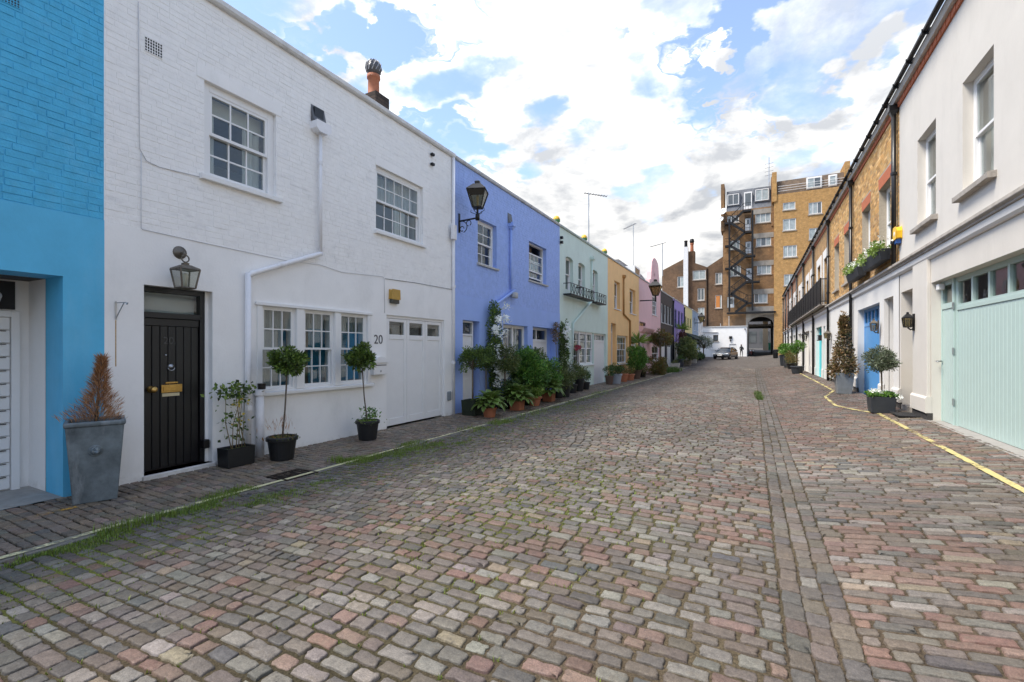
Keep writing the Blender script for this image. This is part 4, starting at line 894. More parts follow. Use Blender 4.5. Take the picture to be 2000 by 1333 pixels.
q = MB(); u_ = LY(995); v_ = LZ(995, 440); q.hexa([Lp(u_-.13, v_+.05, .002), Lp(u_+.13, v_+.05, .002), Lp(u_+.13, v_+.36, .002), Lp(u_-.13, v_+.36, .002), Lp(u_-.1, v_+.03, .12), Lp(u_+.1, v_+.03, .12), Lp(u_+.1, v_+.1, .06), Lp(u_-.1, v_+.1, .06)]); q.build('lead_outlet', m_lead, hs)
pipe(hs, [Lp(LY(1002), LZ(1002, 568), .07), Lp(LY(962), LZ(962, 596), .07), Lp(LY(960), .0, .07)], .045, m_lav)
for y in (465, 474): a_, b_ = onL(1094, y); MB().box(FL, a_-.05, a_+.05, b_-.05, b_+.05, .01, .12).build('cable_clamp', m_blackmetal, hs, bevel=.01)

# mint house
ya, yb = LY(1093), LY(1187); m_mint = mat('mint_render', (.64, .76, .68), .65, var=.05, scale=2, bump=.15, bscale=30, stain=((.46, .60, .5), .35, 1.8, (1, 1, .4)))
hs = thing('mint_house', (XL, (ya+yb)/2, 0), 'pale mint green house with three tall upper windows and iron baskets', 'house', GRP)
ws = [LH(1104.5, 1119.5, 499, 565), LH(1129.5, 1142.5, 512, 571), LH(1156, 1167.5, 525, 579)]; gw_ = LH(1118, 1159, 646, 714); gd = LH(1160, 1184, 651, 741); gd = (gd[0], gd[1], ZB, gd[3])
zt_, zb2 = ws[0][3], ws[0][2]; ws = [(a, b, zb2, zt_) for a, b, _, _ in ws]
shell(hs, FL, ya, yb, ZB, TOP, [(*w, .3) for w in ws]+[(*gw_, .3), (*gd, .3)], m_mint); coping(hs, FL, ya, yb, TOP, mat('mint_coping', (.42, .48, .44), .8, var=.2, stain=((.18, .2, .18), .6, 3, (1, 1, 1))))
for w in ws:
    window(hs, FL, *w, 2, 1, 1, rec=.14, fr=.05, sill=None, panes=True, drape=[('curtain', 0, 1, 0, .5, m_grey_net)])
    n_ = 6; um = (w[0]+w[1])/2; hw = (w[1]-w[0])/2; MB().prism(FL, [(w[0], w[3]+.001)]+[(um-hw*math.cos(math.pi*i/n_), w[3]-.10+.10*math.sin(math.pi*i/n_)) for i in range(n_+1)][::1]+[(w[1], w[3]+.001)], -.135, -.002).build('arch_head', m_mint, hs)
window(hs, FL, *gw_, 3, 2, 2, rec=.06, fr=.06, panes=True, drape=[('curtain', 0, .3, 0, 1, m_curtain), ('curtain', .6, 1, 0, 1, m_grey_net)])
for f_ in (.34, .67): um = gw_[0]+(gw_[1]-gw_[0])*f_; MB().box(FL, um-.05, um+.05, gw_[2]+.03, gw_[3], -.10, -.04).build('mullion', m_white, hs)
garage(hs, FL, *gd, .1, m_white, 4, .3)
bz = LZ(1105, 578); m_bask = m_blackmetal
for i, w in enumerate(ws):
    u0, u1 = w[0]-.28, w[1]+.28; q = MB(); q.box(FL, u0, u1, bz, bz+.03, .02, .34); B = q.build('window_basket', m_bask, hs)
    r_ = MB()
    for v in (bz+.04, bz+.46): r_.tube([Lp(u0, v, .01), Lp(u0, v, .33), Lp(u1, v, .33), Lp(u1, v, .01)], .014, 6)
    for k in range(5):
        u = u0+(u1-u0)*k/4; r_.tube([Lp(u, bz, .33), Lp(u, bz+.46, .33)], .012, 6)
        if k < 4: u2 = u0+(u1-u0)*(k+1)/4; r_.tube([Lp(u, bz+.04, .33), Lp(u2, bz+.46, .33)], .008, 5); r_.tube([Lp(u2, bz+.04, .33), Lp(u, bz+.46, .33)], .008, 5)
    r_.build('basket_rail', m_bask, B)
u_ = LY(1154); v_ = LZ(1154, 505); hopper_pipe(hs, FL, u_, v_, LZ(1154, 588), m_mint, size=.16); pipe(hs, [Lp(u_, LZ(1154, 588), .07), Lp(LY(1117), LZ(1117, 633), .07), Lp(LY(1114), 0, .07)], .05, m_mint)

# apricot house
ya, yb = LY(1187), LY(1248); m_apr = mat('apricot_render', (.92, .57, .25), .65, var=.06, scale=1.8, bump=.1, stain=((.76, .52, .22), .4, 1.6, (1, 1, .35)))
hs = thing('apricot_house', (XL, (ya+yb)/2, 0), 'apricot orange rendered house between the mint and pink ones', 'house', GRP)
ws = [LH(1200, 1211, 548, 602), LH(1230, 1241, 562, 611)]; ws = [(a, b, ws[0][2], ws[0][3]) for a, b, _, _ in ws]
dr = LH(1193.5, 1203, 631, 738); dr = (dr[0], dr[1], ZB, dr[3]); w3 = LH(1205, 1226, 655, 711); w4 = LH(1232, 1245, 657, 690)
shell(hs, FL, ya, yb, ZB, TOP, [(*w, .3) for w in ws]+[(*dr, .3), (*w3, .3), (*w4, .3)], m_apr); coping(hs, FL, ya, yb, TOP)
for w in ws: window(hs, FL, *w, 2, 1, 1, rec=.18, fr=.05, panes=True)
window(hs, FL, *w3, 4, 2, 2, rec=.12, fr=.06, drape=[('curtain', 0, 1, 0, 1, m_grey_net)]); window(hs, FL, *w4, 2, 1, 1, rec=.12, fr=.06)
panel_door(hs, FL, dr[0], dr[1], .02, dr[3], .2, mat('cream_door', (.55, .42, .3), .5), fan=.4)
m_aprp = mat('apricot_pipe', (.45, .24, .08), .6, var=.15); u1_, u2_ = LY(1216.5), LY(1229)
hopper_pipe(hs, FL, u1_, LZ(1216.5, 540), LZ(1216.5, 614), m_aprp, size=.14, r=.05); pipe(hs, [Lp(u1_, LZ(1216.5, 614), .06), Lp(u2_, LZ(1229, 627), .06), Lp(u2_, 0, .06)], .05, m_aprp)

# pink house with a shaped gable
ya, yb = LY(1248), LY(1290); m_pink = mat('pink_render', (.82, .52, .52), .65, var=.05, scale=1.8, bump=.1, stain=((.60, .36, .40), .35, 1.6, (1, 1, .35)))  # pink pushed redder, since the bluish shade turned it purple
hs = thing('pink_house', (XL, (ya+yb)/2, 0), 'pink house with a curved shaped gable and slate roof', 'house', GRP)
w1_ = LH(1274, 1283, 576, 614); dr = LH(1251, 1258.5, 655, 724); dr = (dr[0], dr[1], ZB, dr[3]); w2_ = LH(1249, 1261, 628, 640); w5 = LH(1273, 1287, 676, 705); tp = 6.4
shell(hs, FL, ya, yb, ZB, tp, [(*w1_, .3), (*dr, .35), (*w2_, .3), (*w5, .3)], m_pink)
g0_, g1_ = LY(1268), yb-.05; gm_ = (g0_+g1_)/2; gh = (g1_-g0_)/2; gt = LZ(1277, 503)
prof = [(g0_, tp-.02), (g0_, tp+.35), (g0_+.25*gh, tp+.45), (g0_+.30*gh, tp+1.0), (gm_-.62*gh, tp+(gt-tp)*.68)]+[(gm_-.62*gh*math.cos(math.pi*i/8), tp+(gt-tp)*.68+(gt-tp)*.32*math.sin(math.pi*i/8)) for i in range(1, 8)]
prof += [(2*gm_-u, v) for u, v in prof[:5][::-1]]
MB().prism(FL, prof, -.3, .02).build('shaped_gable', m_pink, hs)
for i, (x, y) in enumerate(((1277.5, 527), (1277.5, 548))): u_, v_ = LY(x), LZ(x, y); MB().prism(FL, [(u_-.35, v_-.45), (u_+.35, v_-.45), (u_+.35, v_+.25), (u_, v_+.55), (u_-.35, v_+.25)], .02, .05).build('plaster_panel', m_pink, hs)
coping(hs, FL, ya, g0_, tp)
window(hs, FL, *w1_, 3, 2, 2, rec=.05, fr=.08); window(hs, FL, *w2_, 2, 1, 0, rec=.05, fr=.05, sill=None, m=m_black); window(hs, FL, *w5, 2, 1, 1, rec=.05, fr=.05)
panel_door(hs, FL, *dr, .2, mat('green_black_door', (.01, .02, .018), .4), m_fr=m_white)
u0, u1, v_ = LY(1249), LY(1272), LZ(1262, 643); MB().extrude_u(FL, [(0, v_-.3), (.12, v_-.25), (.3, v_), (.3, v_+.1), (0, v_+.12)], u0, u1).build('door_cornice', m_pink, hs)
q = MB(); m_slate = brick_tex('slates', (.20, .19, .19), (.14, .135, .14), (.06, .06, .06), 'YZ', .7, .3, .16)
r0, r1 = ya+.3, yb-.1; q.hexa([Lp(r0, tp-.1, -.35), Lp(r1, tp-.1, -.35), Lp(r1, tp-.1, -5.4), Lp(r0, tp-.1, -5.4), Lp(r0+.3, tp+1.45, -1.5), Lp(r1, tp+1.45, -1.5), Lp(r1, tp+1.45, -4), Lp(r0+.3, tp+1.45, -4)]); q.build('slate_roof', m_slate, hs)
q = MB(); q.box(FL, LY(1252), LY(1262), tp+.1, tp+.95, -1.6, -.42); q.build('dormer', m_white, hs); MB().box(FL, LY(1253), LY(1261), tp+.25, tp+.85, -.43, -.41).build('dormer_window', m_glass_far, hs)

# far houses of the left row: black, purple, cream, pale blue, white
def far_house(name, label, xa, xb, material, ups, downs, m_win=None, m_pipe_=None, surround=None, base=.0):
    ya, yb = LY(xa), LY(xb); hs = thing(name, (XL, (ya+yb)/2, float(rise((ya+yb)/2))), label, 'house', GRP); holes = []; zz = float(rise(ya))
    U = [(ya+(yb-ya)*a, ya+(yb-ya)*b, v0+zz*.6, v1+zz*.6, .3) for a, b, v0, v1 in ups]; D = [(ya+(yb-ya)*a, ya+(yb-ya)*b, v0+zz, v1+zz, .3) for a, b, v0, v1 in downs]
    shell(hs, FL, ya, yb, ZB, TOP+zz*.4, U+D, material); coping(hs, FL, ya, yb, TOP+zz*.4)
    for a, b, c, d, _ in U: window(hs, FL, a, b, c, d, 2, 1, 1, rec=.08, fr=.08, panes=False, m=m_win)
    for a, b, c, d, _ in D:
        if c-zz < .2: garage(hs, FL, a, b, c, d, .1, m_white, 2, .4)
        else: window(hs, FL, a, b, c, d, 3, 1, 1, rec=.08, fr=.08, panes=False)
    if m_pipe_: hopper_pipe(hs, FL, yb-.15, TOP-.2, 0, m_pipe_, r=.07)
    return hs, ya, yb
m_blk = mat('black_render', (.022, .023, .030), .6, var=.2, scale=2); m_pur = mat('purple_render', (.33, .255, .58), .65, var=.06); m_crm = mat('cream_yellow_render', (.80, .68, .32), .65, var=.05); m_pbl = mat('pale_blue_render', (.33, .44, .58), .65, var=.05)
up4 = [(.06, .2, 3.9, 5.5), (.3, .44, 3.9, 5.5), (.54, .68, 3.9, 5.5), (.78, .9, 3.9, 5.5)]
hs, ya, yb = far_house('black_house', 'black painted house with a row of white upper windows', 1290, 1314.5, m_blk, up4, [(.06, .4, 0, 2.3), (.5, .88, 0, 2.3)], m_pipe_=m_black)
hs, ya, yb = far_house('purple_house', 'purple house with dark shuttered upper windows', 1314.5, 1336, m_pur, [(.12, .3, 3.8, 5.5), (.42, .6, 3.8, 5.5), (.7, .88, 3.8, 5.5)], [(.1, .5, 0, 2.3), (.62, .9, 1.0, 2.3)], m_win=mat('slate_blue_frame', (.06, .08, .16), .5), m_pipe_=m_black)
hs, ya, yb = far_house('cream_house', 'small cream yellow house near the far end', 1336, 1352, m_crm, [(.1, .25, 4.2, 5.2), (.4, .55, 4.2, 5.2), (.7, .85, 4.2, 5.2)], [(.1, .5, 0, 2.3), (.6, .9, 1, 2.2)], m_win=m_black)
q = MB(); zz = float(rise(ya)); q.hexa([Lp(ya+.3, 2.9+zz, 0), Lp(yb+6, 2.9+zz, 0), Lp(yb+6, 3.3+zz, 0), Lp(ya+.3, 3.3+zz, 0), Lp(ya+.3, 2.55+zz, 1.1), Lp(yb+6, 2.55+zz, 1.1), Lp(yb+6, 2.62+zz, 1.1), Lp(ya+.3, 2.62+zz, 1.1)]); q.build('awning', mat('dark_green_canvas', (.012, .03, .022), .8, var=.2), hs)
far_house('pale_blue_house', 'pale grey blue house beyond the cream one', 1352, 1364, m_pbl, [(.2, .4, 3.9, 5.4), (.6, .8, 3.9, 5.4)], [(.1, .6, 0, 2.3)])
far_house('plain_white_house', 'plain white house last in the coloured row', 1364, 1372.5, m_white_wall, [(.2, .4, 3.9, 5.4), (.6, .8, 3.9, 5.4)], [(.2, .7, 1, 2.3)])
# ------------------------------------------------------------------ right row
ZR = .28; ET = 7.22; SC_Z = RZ(1800, 497)          # ground, wall top, string course
m_cream_w = mat('warm_white_stucco', (.66, .62, .56), .75, var=.05, scale=1.6, bump=.18, bscale=50, stain=((.54, .51, .46), .5, 1.7, (1, 1, .22)), splash=((.4, .36, .3), .25, .3))
m_rwhite = mat('white_stucco', (.76, .74, .705), .7, var=.04, scale=1.6, bump=.12, bscale=50, stain=((.62, .60, .57), .3, 1.5, (1, 1, .3)))
m_dirtystone = mat('dirty_stone', (.36, .325, .285), .9, var=.25, scale=6, bump=.4, bscale=30, stain=((.10, .09, .08), .75, 4, (1, 1, 1)))
m_stock = mat('stock_brick', rough=.85, var=.2, scale=20, bump=.5, bscale=60, attr='col', spec=.2); m_mortar = mat('mortar', (.42, .36, .28), .95, var=.15, scale=20, bump=.3)
m_redb = mat('red_rubbed_brick', (.46, .13, .055), .8, var=.15, scale=10, bump=.2)
m_stock_far = brick_tex('stock_brick_far', (.46, .27, .10), (.36, .20, .08), (.40, .34, .26), 'YZ')
def stock_cols(n):
    base = np.array([[.50, .31, .125], [.42, .25, .10], [.55, .37, .18], [.34, .20, .09], [.47, .27, .10]])[RNG.integers(0, 5, n)]; return 1.25*base*RNG.normal(1, .12, (n, 1))
m_eave = mat('eaves_stone', (.50, .47, .43), .8, var=.15, scale=5, stain=((.25, .2, .17), .5, 4, (1, 1, 1)))
def eaves(hs, u0, u1):
    q = MB(); q.extrude_u(FR, [(-.2, ET+.13), (.10, ET+.13), (.13, ET+.24), (.13, ET+.27), (-.2, ET+.27)], u0, u1); q.build('eaves_cornice', m_eave, hs)
    d = MB(); u = u0+.01; 
    k = int((u1-u0)/.112)
    for i in range(k):
        a = u0+(u1-u0)*i/k
        if a > 24: break
        MB().box(FR, a+.004, a+(u1-u0)/k-.004, ET, ET+.127, -.01, .03+(.006 if i % 2 else 0)).build('red_brick', m_redb, hs)
    if u1 > 24: MB().box(FR, max(u0, 24), u1, ET, ET+.127, -.01, .03).build('red_brick_band', m_redb, hs)
    gt_ = MB(); gt_.tube([FR.pt(u0, ET+.30, .18), FR.pt(u1, ET+.30, .18)], .048, 10); gt_.build('roof_gutter', m_blackmetal, hs, smooth=True)
    n = max(2, int((u1-u0)/.9))
    for i in range(n): u = u0+(u1-u0)*(i+.5)/n; MB().box(FR, u-.012, u+.012, ET+.22, ET+.33, .1, .235).build('gutter_bracket', m_blackmetal, hs)
def string_course(hs, u0, u1, z=None, m=None):
    z = z or SC_Z; m = m or m_dirtystone
    MB().extrude_u(FR, [(0, z+.10), (.13, z+.06), (.14, z+.0), (.10, z-.03), (.10, z-.06), (0, z-.06)], u0, u1).build('string_course', m, hs, bevel=.006)
    MB().extrude_u(FR, [(0, z-.062), (.075, z-.062), (.065, z-.16), (.03, z-.20), (0, z-.20)], u0, u1).build('frieze_moulding', m_rwhite, hs, bevel=.004)
def plinth(hs, u0, u1, w1=.05, m=None, w0=0.0):
    MB().box(FR, u0, u1, ZR-.05, ZR+.13, w0-.02, w1-.03).build('plinth_base', mat('dark_engineering_brick', (.05, .045, .042), .8, var=.3, scale=15, bump=.4), hs)
    MB().extrude_u(FR, [(w0, ZR+.13), (w1, ZR+.13), (w1, ZR+.40), (w1-.025, ZR+.44), (w0, ZR+.44)], u0, u1).build('plinth', m or m_rwhite, hs, bevel=.004)
def pilaster(hs, u0, u1, w=.05, m=None):
    MB().box(FR, u0, u1, ZR+.42, SC_Z-.19, .001, w).build('pilaster', m or m_rwhite, hs, bevel=.006); plinth(hs, u0-.025, u1+.025, w+.03, m)
def rpipe(hs, u, vt, vb, r=.05): 
    MB().lathe(FR.pt(u, vt-.22, .10), [(r, -.04), (.10, .05), (.13, .08), (.13, .2), (.11, .2)], 4, rot=R(45)).build('rain_hopper', m_black, hs)
    pipe(hs, [FR.pt(u, vt-.2, .09), FR.pt(u, vb, .09)], r, m_black, clips=[vt-1.6, vt-3.2])
def entry(hs, u0, u1, v1, dep, material, m_door):
    """deep doorway: side walls, soffit and a door at the back"""
    q = MB(); v0 = ZR-.02
    for a in (u0, u1): q.quad([FR.pt(a, v0, -.1), FR.pt(a, v1, -.1), FR.pt(a, v1, -dep), FR.pt(a, v0, -dep)])
    q.quad([FR.pt(u0, v1, -.1), FR.pt(u1, v1, -.1), FR.pt(u1, v1, -dep), FR.pt(u0, v1, -dep)]); q.build('entry_lining', material, hs)
    panel_door(hs, FR, u0, u1, ZR+.1, v1, dep, m_door, fan=.3); MB().box(FR, u0, u1, ZR-.05, ZR+.1, -dep, .0).build('doorstep', m_dirtystone, hs)

# R0: the next house, only its edge and downpipe come into the picture
y_r0, y_r1, y_r2 = 1.2, RY(2040), RY(1757)
hs = thing('stone_fronted_house', (XR, (y_r0+y_r1)/2, ZR), 'pale stucco house at the very edge with a dark downpipe', 'house', GRP)
shell(hs, FR, y_r0, y_r1, ZR-.1, ET, [], m_cream_w); eaves(hs, y_r0, y_r1); string_course(hs, y_r0, y_r1)
# R1: white stucco, sage green garage
hs = thing('stucco_house', (XR, (y_r1+y_r2)/2, ZR), 'warm white stucco house with a wide sage green garage door', 'house', GRP)
wA = RH(1880, 1941, 165, 393); wB = RH(1792, 1828, 275, 436); zb_, zt_ = (wA[2]+wB[2])/2, (wA[3]+wB[3])/2; wA = (wA[0], wA[1], zb_, zt_); wB = (wB[0], wB[1], zb_, zt_)
ge = RY(1819); gz_ = RZ(1819, 553); eA = (RY(1786.5), RY(1760), ZR-.05, RZ(1786, 562))
gr = (y_r1+.06, ge, ZR-.1, gz_)
shell(hs, FR, y_r1, y_r2, ZR-.1, ET, [(*wA, .34), (*wB, .34), (*gr, .3), (*eA, .1)], m_cream_w)
eaves(hs, y_r1, y_r2); string_course(hs, y_r1, y_r2)
for w in (wA, wB): window(hs, FR, *w, 1, 1, 1, rec=.13, fr=.06, sill=(.10, .10, .10), m_sill=m_dirtystone, drape=[('curtain', .1, 1, 0, 1, m_grey_net)])
m_sage = mat('sage_green_paint', (.47, .60, .56), .42, var=.03, scale=4, bump=.05, bscale=30)
wk = gr[1]-.62; m_sg = m_sage
garage(hs, FR, gr[0], wk-.02, ZR-.02, gz_, .17, m_sage, 5, .46, 26); W_ = garage(hs, FR, wk, gr[1], ZR-.02, gz_, .14, m_sage, 1, .40, 6, 'wicket_door')
MB().tube([FR.pt(gr[1]-.07, ZR+1.12, -.14), FR.pt(gr[1]-.07, ZR+1.12, -.05), FR.pt(gr[1]-.2, ZR+1.11, -.045)], .012, 8).build('handle', m_steel, W_, smooth=True)
for v in (.35, 1.25, 2.05): MB().box(FR, wk-.012, wk+.012, ZR+v, ZR+v+.12, -.15, -.125).build('hinge', m_steel, W_)
MB().box(FR, gr[1]-.22, gr[1]-.10, gz_-.16, gz_-.05, -.14, -.04).build('door_closer', m_white, W_, bevel=.01)
MB().box(FR, gr[0], gr[1], ZR-.05, ZR-.004, -.4, .08).build('threshold', mat('kerb_concrete', (.30, .28, .26), .9, var=.2, scale=8), hs)
m_mattdoor = mat('stucco_door', (.62, .60, .57), .6)
entry(hs, eA[0], eA[1], eA[3], .85, m_cream_w, m_mattdoor)
pilaster(hs, ge+.02, RY(1788)-.05, .06, m_cream_w); plinth(hs, eA[1]+.0, y_r2, .05, m_cream_w)
# R2: yellow stock brick over white, bright blue doors
y_r3 = RY(1668)
hs = thing('yellow_brick_house', (XR, (y_r2+y_r3)/2, ZR), 'yellow brick house with white ground floor and bright blue garage doors', 'house', GRP); HR2 = hs
wA = RH(1717, 1740, 352, 510); wB = RH(1684, 1700, 403, 522); zb_, zt_ = 4.05, 5.88; wA = (wA[0], wA[1], zb_, zt_); wB = (wB[0], wB[1], zb_, zt_)
eB = (RY(1746), RY(1727.6), ZR-.05, RZ(1746, 578)); bg_ = (RY(1719), RY(1676), ZR-.1, RZ(1676, 607))
shell(hs, FR, y_r2, y_r3, ZR-.1, ET, [(*wA, .3), (*wB, .3), (*eB, .1), (*bg_, .3)], m_rwhite, mats2=m_mortar, split=SC_Z)
arch = [(w[0]-.06, w[1]+.06, w[3], w[3]+.30) for w in (wA, wB)]
bricks(FR, y_r2+.02, y_r3-.004, SC_Z+.08, ET, [(*wA, 0), (*wB, 0)]+arch, hs, m_stock, proud=.006, colfn=stock_cols)
for a in arch:
    k = 9; 
    for i in range(k):
        f0, f1 = i/k, (i+1)/k; x0, x1 = a[0]+.06+(a[1]-a[0]-.12)*f0, a[0]+.06+(a[1]-a[0]-.12)*f1; y0_, y1_ = a[0]+(a[1]-a[0])*f0, a[0]+(a[1]-a[0])*f1
        MB().prism(FR, [(x0+.003, a[2]+.002), (x1-.003, a[2]+.002), (y1_-.003, a[3]-.003), (y0_+.003, a[3]-.003)], -.02, .009).build('arch_brick', m_redb, hs)
eaves(hs, y_r2, y_r3); string_course(hs, y_r2, y_r3)
for w in (wA, wB): window(hs, FR, *w, 1, 1, 1, rec=.16, fr=.07, m_sill=m_dirtystone, sill=(.08, .09, .08), drape=[('curtain', 0, 1, 0, 1, m_curtain)])
m_brblue = mat('bright_blue_paint', (.10, .33, .68), .42, var=.05, scale=4)
garage(hs, FR, *bg_, .16, m_brblue, 6, .42, 14); entry(hs, eB[0], eB[1], eB[3], .7, m_rwhite, m_mattdoor)
MB().box(FR, eB[0]+.02, eB[1]-.02, ZR+1.15, ZR+1.62, -.695, -.63).build('post_plate', mat('blue_grey_plate', (.16, .25, .36), .5), hs)
plinth(hs, bg_[1], y_r3); plinth(hs, eB[1], bg_[0]); plinth(hs, y_r2, eB[0])
rpipe(hs, y_r2+.08, ET+.1, SC_Z+.05); rpipe(hs, y_r3, ET+.1, ZR)
# R3
y_r4 = RY(1622)
hs = thing('yellow_brick_house', (XR, (y_r3+y_r4)/2, ZR), 'yellow brick house behind the brown cone shrub, second brick one in its row', 'house', GRP)
wA = RH(1649, 1660, 457, 560); wB = RH(1630, 1639, 487, 570); wA = (wA[0], wA[1], zb_, zt_); wB = (wB[0], wB[1], zb_, zt_); g3 = (RY(1663), RY(1638), ZR-.1, 2.85)
shell(hs, FR, y_r3, y_r4, ZR-.1, ET, [(*wA, .3), (*wB, .3), (*g3, .3)], m_rwhite, mats2=m_mortar, split=SC_Z)
arch = [(w[0]-.06, w[1]+.06, w[3], w[3]+.30) for w in (wA, wB)]
bricks(FR, y_r3+.02, y_r4-.004, SC_Z+.08, ET, [(*wA, 0), (*wB, 0)]+arch, hs, m_stock, proud=.006, colfn=stock_cols, count=120)
for a in arch: MB().prism(FR, [(a[0]+.06, a[2]+.002), (a[1]-.06, a[2]+.002), (a[1], a[3]), (a[0], a[3])], -.02, .009).build('brick_arch', m_redb, hs)
for w in (wA, wB): window(hs, FR, *w, 1, 1, 1, rec=.16, fr=.07, m_sill=m_dirtystone, sill=(.08, .09, .08), drape=[('curtain', 0, 1, 0, 1, m_curtain)])
eaves(hs, y_r3, y_r4); string_course(hs, y_r3, y_r4); garage(hs, FR, *g3, .22, mat('taupe_door', (.40, .37, .34), .5), 4, .4, 10); plinth(hs, g3[1], y_r4); rpipe(hs, y_r4, ET+.1, ZR)
# further houses of the right row
m_turq = mat('turquoise_paint', (.05, .60, .66), .45)
ys = [y_r4, RY(1592), RY(1572), RY(1558.5), RY(1549), RY(1541.5), RY(1536), RY(1531.5)]
labs = ['brick and white house with a turquoise door', 'house behind the near end of the black balcony railing, past the turquoise door', 'house halfway along the black balcony railing', 'house at the far end of the balcony railing',
        'house just beyond the balcony railing', 'red brick house third from the far arch on the right row', 'red brick house next to the last before the arch, right row']
m_redstock = brick_tex('red_stock_far', (.40, .20, .11), (.30, .15, .09), (.3, .25, .2), 'YZ')
for i, (a, b) in enumerate(zip(ys, ys[1:])):
    hs = thing('terrace_house', (XR, (a+b)/2, ZR+float(rise(a))), labs[i], 'house', GRP); w_ = b-a; zz = float(rise(a))
    W = [(a+w_*f0, a+w_*f1, 3.72+zz*.5, 5.9) for f0, f1 in ((.14, .34), (.56, .78))]; D = [(a+w_*.08, a+w_*.20, ZR-.05+zz, 2.75+zz*.6), (a+w_*.28, a+w_*.40, ZR-.05+zz, 2.75+zz*.6), (a+w_*.5, a+w_*.92, ZR-.1+zz, 2.8+zz*.6)]
    shell(hs, FR, a, b, ZR-.1, ET, [(*q, .25) for q in W]+[(*q, .3) for q in D], m_rwhite, mats2=m_stock_far if i < 3 else m_redstock, split=SC_Z)
    for q in W:
        if i < 5:
            for (e0, e1, e2, e3) in ((q[0]-.35, q[0], q[2], q[3]+.4), (q[1], q[1]+.35, q[2], q[3]+.4), (q[0], q[1], q[3], q[3]+.4)): MB().box(FR, e0, e1, e2, e3, .0, .03).build('window_surround', m_rwhite, hs)
        window(hs, FR, *q, 1, 1, 1, rec=.1, fr=.08, panes=False, sill=(.06, .07, .05))
    dm = m_turq if i == 0 else m_white
    panel_door(hs, FR, *D[0], .15, dm, fan=.3) if i else panel_door(hs, FR, *D[0], .35, m_mattdoor); panel_door(hs, FR, *D[1], .3, m_mattdoor if i else m_turq)
    garage(hs, FR, *D[2], .15, m_turq if False else mat('cream_garage', (.62, .60, .55), .6) if i else m_turq, 4, .4)
    eaves(hs, a, b); string_course(hs, a, b, SC_Z); rpipe(hs, b, ET+.1, ZR+zz, .06)
    for e0, e1 in ((a, D[0][0]), (D[0][1], D[1][0]), (D[1][1], D[2][0]), (D[2][1], b)): MB().box(FR, e0, e1, ZR+zz, ZR+zz+.4, 0, .04).build('plinth', m_rwhite, hs)
# long balcony
b0, b1 = RY(1619)+.15, RY(1549); t = thing('balcony', FR.pt((b0+b1)/2, SC_Z+.1, .3), 'long black iron balcony railing running along the right row', 'balcony')
MB().box(FR, b0, b1, SC_Z+.105, SC_Z+.16, .0, .34).build('balcony_slab', m_dirtystone, t, bevel=.01)
n = 16
for i in range(n+1):
    u = b0+(b1-b0)*i/n; MB().box(FR, u-.03, u+.03, SC_Z+.16, SC_Z+1.35, .27, .33).build('post', m_black, t)
    if i < n:
        u2 = b0+(b1-b0)*(i+1)/n; q = MB(); q.box(FR, u+.03, u2-.03, SC_Z+1.28, SC_Z+1.33, .28, .32); q.box(FR, u+.03, u2-.03, SC_Z+.21, SC_Z+.25, .28, .32)
        for k in range(9): x = u+.03+(u2-u-.06)*(k+.5)/9; q.box(FR, x-.035, x+.035, SC_Z+.25, SC_Z+1.28, .29, .31)
        q.build('railing_panel', m_black, t)
q = MB()
for v in (SC_Z+1.3, SC_Z+.29): q.box(FR, b0-.02, b0+.02, v-.02, v+.02, 0, .27)
for k in range(5): q.box(FR, b0-.01, b0+.01, SC_Z+.3, SC_Z+1.28, .04+k*.05, .055+k*.05)
q.build('railing_end', m_black, t)
# ------------------------------------------------------------------ the far end: annex, brown backs, the tall block with the archway
def far_window(b, F, u0, u1, v0, v1, n=2, m=None, sill=True, gl=None, part='window'):
    q = MB(); f = .09; m = m or m_white
    q.box(F, u0, u0+f, v0, v1, -.14, -.06); q.box(F, u1-f, u1, v0, v1, -.14, -.06); q.box(F, u0+f, u1-f, v1-f, v1, -.14, -.06); q.box(F, u0+f, u1-f, v0, v0+f, -.14, -.06)
    for i in range(1, n): u = u0+(u1-u0)*i/n; q.box(F, u-f*.4, u+f*.4, v0+f, v1-f, -.14, -.062)
    W = q.build(part, m, b)
    d = (u1-u0-2*f)/n
    for i in range(n): MB().box(F, u0+f+i*d+.02, u0+f+(i+1)*d-.02, v0+f, v1-f, -.12, -.11).build('pane', gl or random.choice([m_farw, m_farw, m_glass_far]), W)
    if sill: MB().box(F, u0-.1, u1+.1, v0-.16, v0-.002, -.14, .1).build('sill', m_dirtystone, W)
m_farw = mat('curtained_glass', (.34, .39, .40), .15, var=.35, scale=2.5, spec=.7)
def far_block(name, label, cat, Yf, x0, x1, z0, z1, wins, material, deep=9, group=None, tall=None):
    F = Fr('F', Yf); u0, u1 = FX(x0, Yf), FX(x1, Yf); t = thing(name, ((u0+u1)/2, Yf, .6), label, cat, group)
    H = [(FX(a, Yf), FX(b, Yf), FZ(a, d, Yf), FZ(a, c, Yf)) for a, b, c, d in wins]
    q = MB(); q.wall(F, u0, u1, z0, z1, [(*h, .14) for h in H]); 
    for a in (u0, u1): q.quad([F.pt(a, z0, 0), F.pt(a, z1, 0), F.pt(a, z1, -deep), F.pt(a, z0, -deep)])
    q.quad([F.pt(u0, z0, -deep), F.pt(u1, z0, -deep), F.pt(u1, z1, -deep), F.pt(u0, z1, -deep)]); q.quad([F.pt(u0, z1, 0), F.pt(u1, z1, 0), F.pt(u1, z1, -deep), F.pt(u0, z1, -deep)])
    q.build('wall', material, t); return t, F, u0, u1, H
S6 = lambda x, y: (1390+x/4.04, 330+y/4.04)
def rect6(a, b, c, d): p, q = S6(a, c), S6(b, d); return (p[0], q[0], p[1], q[1])
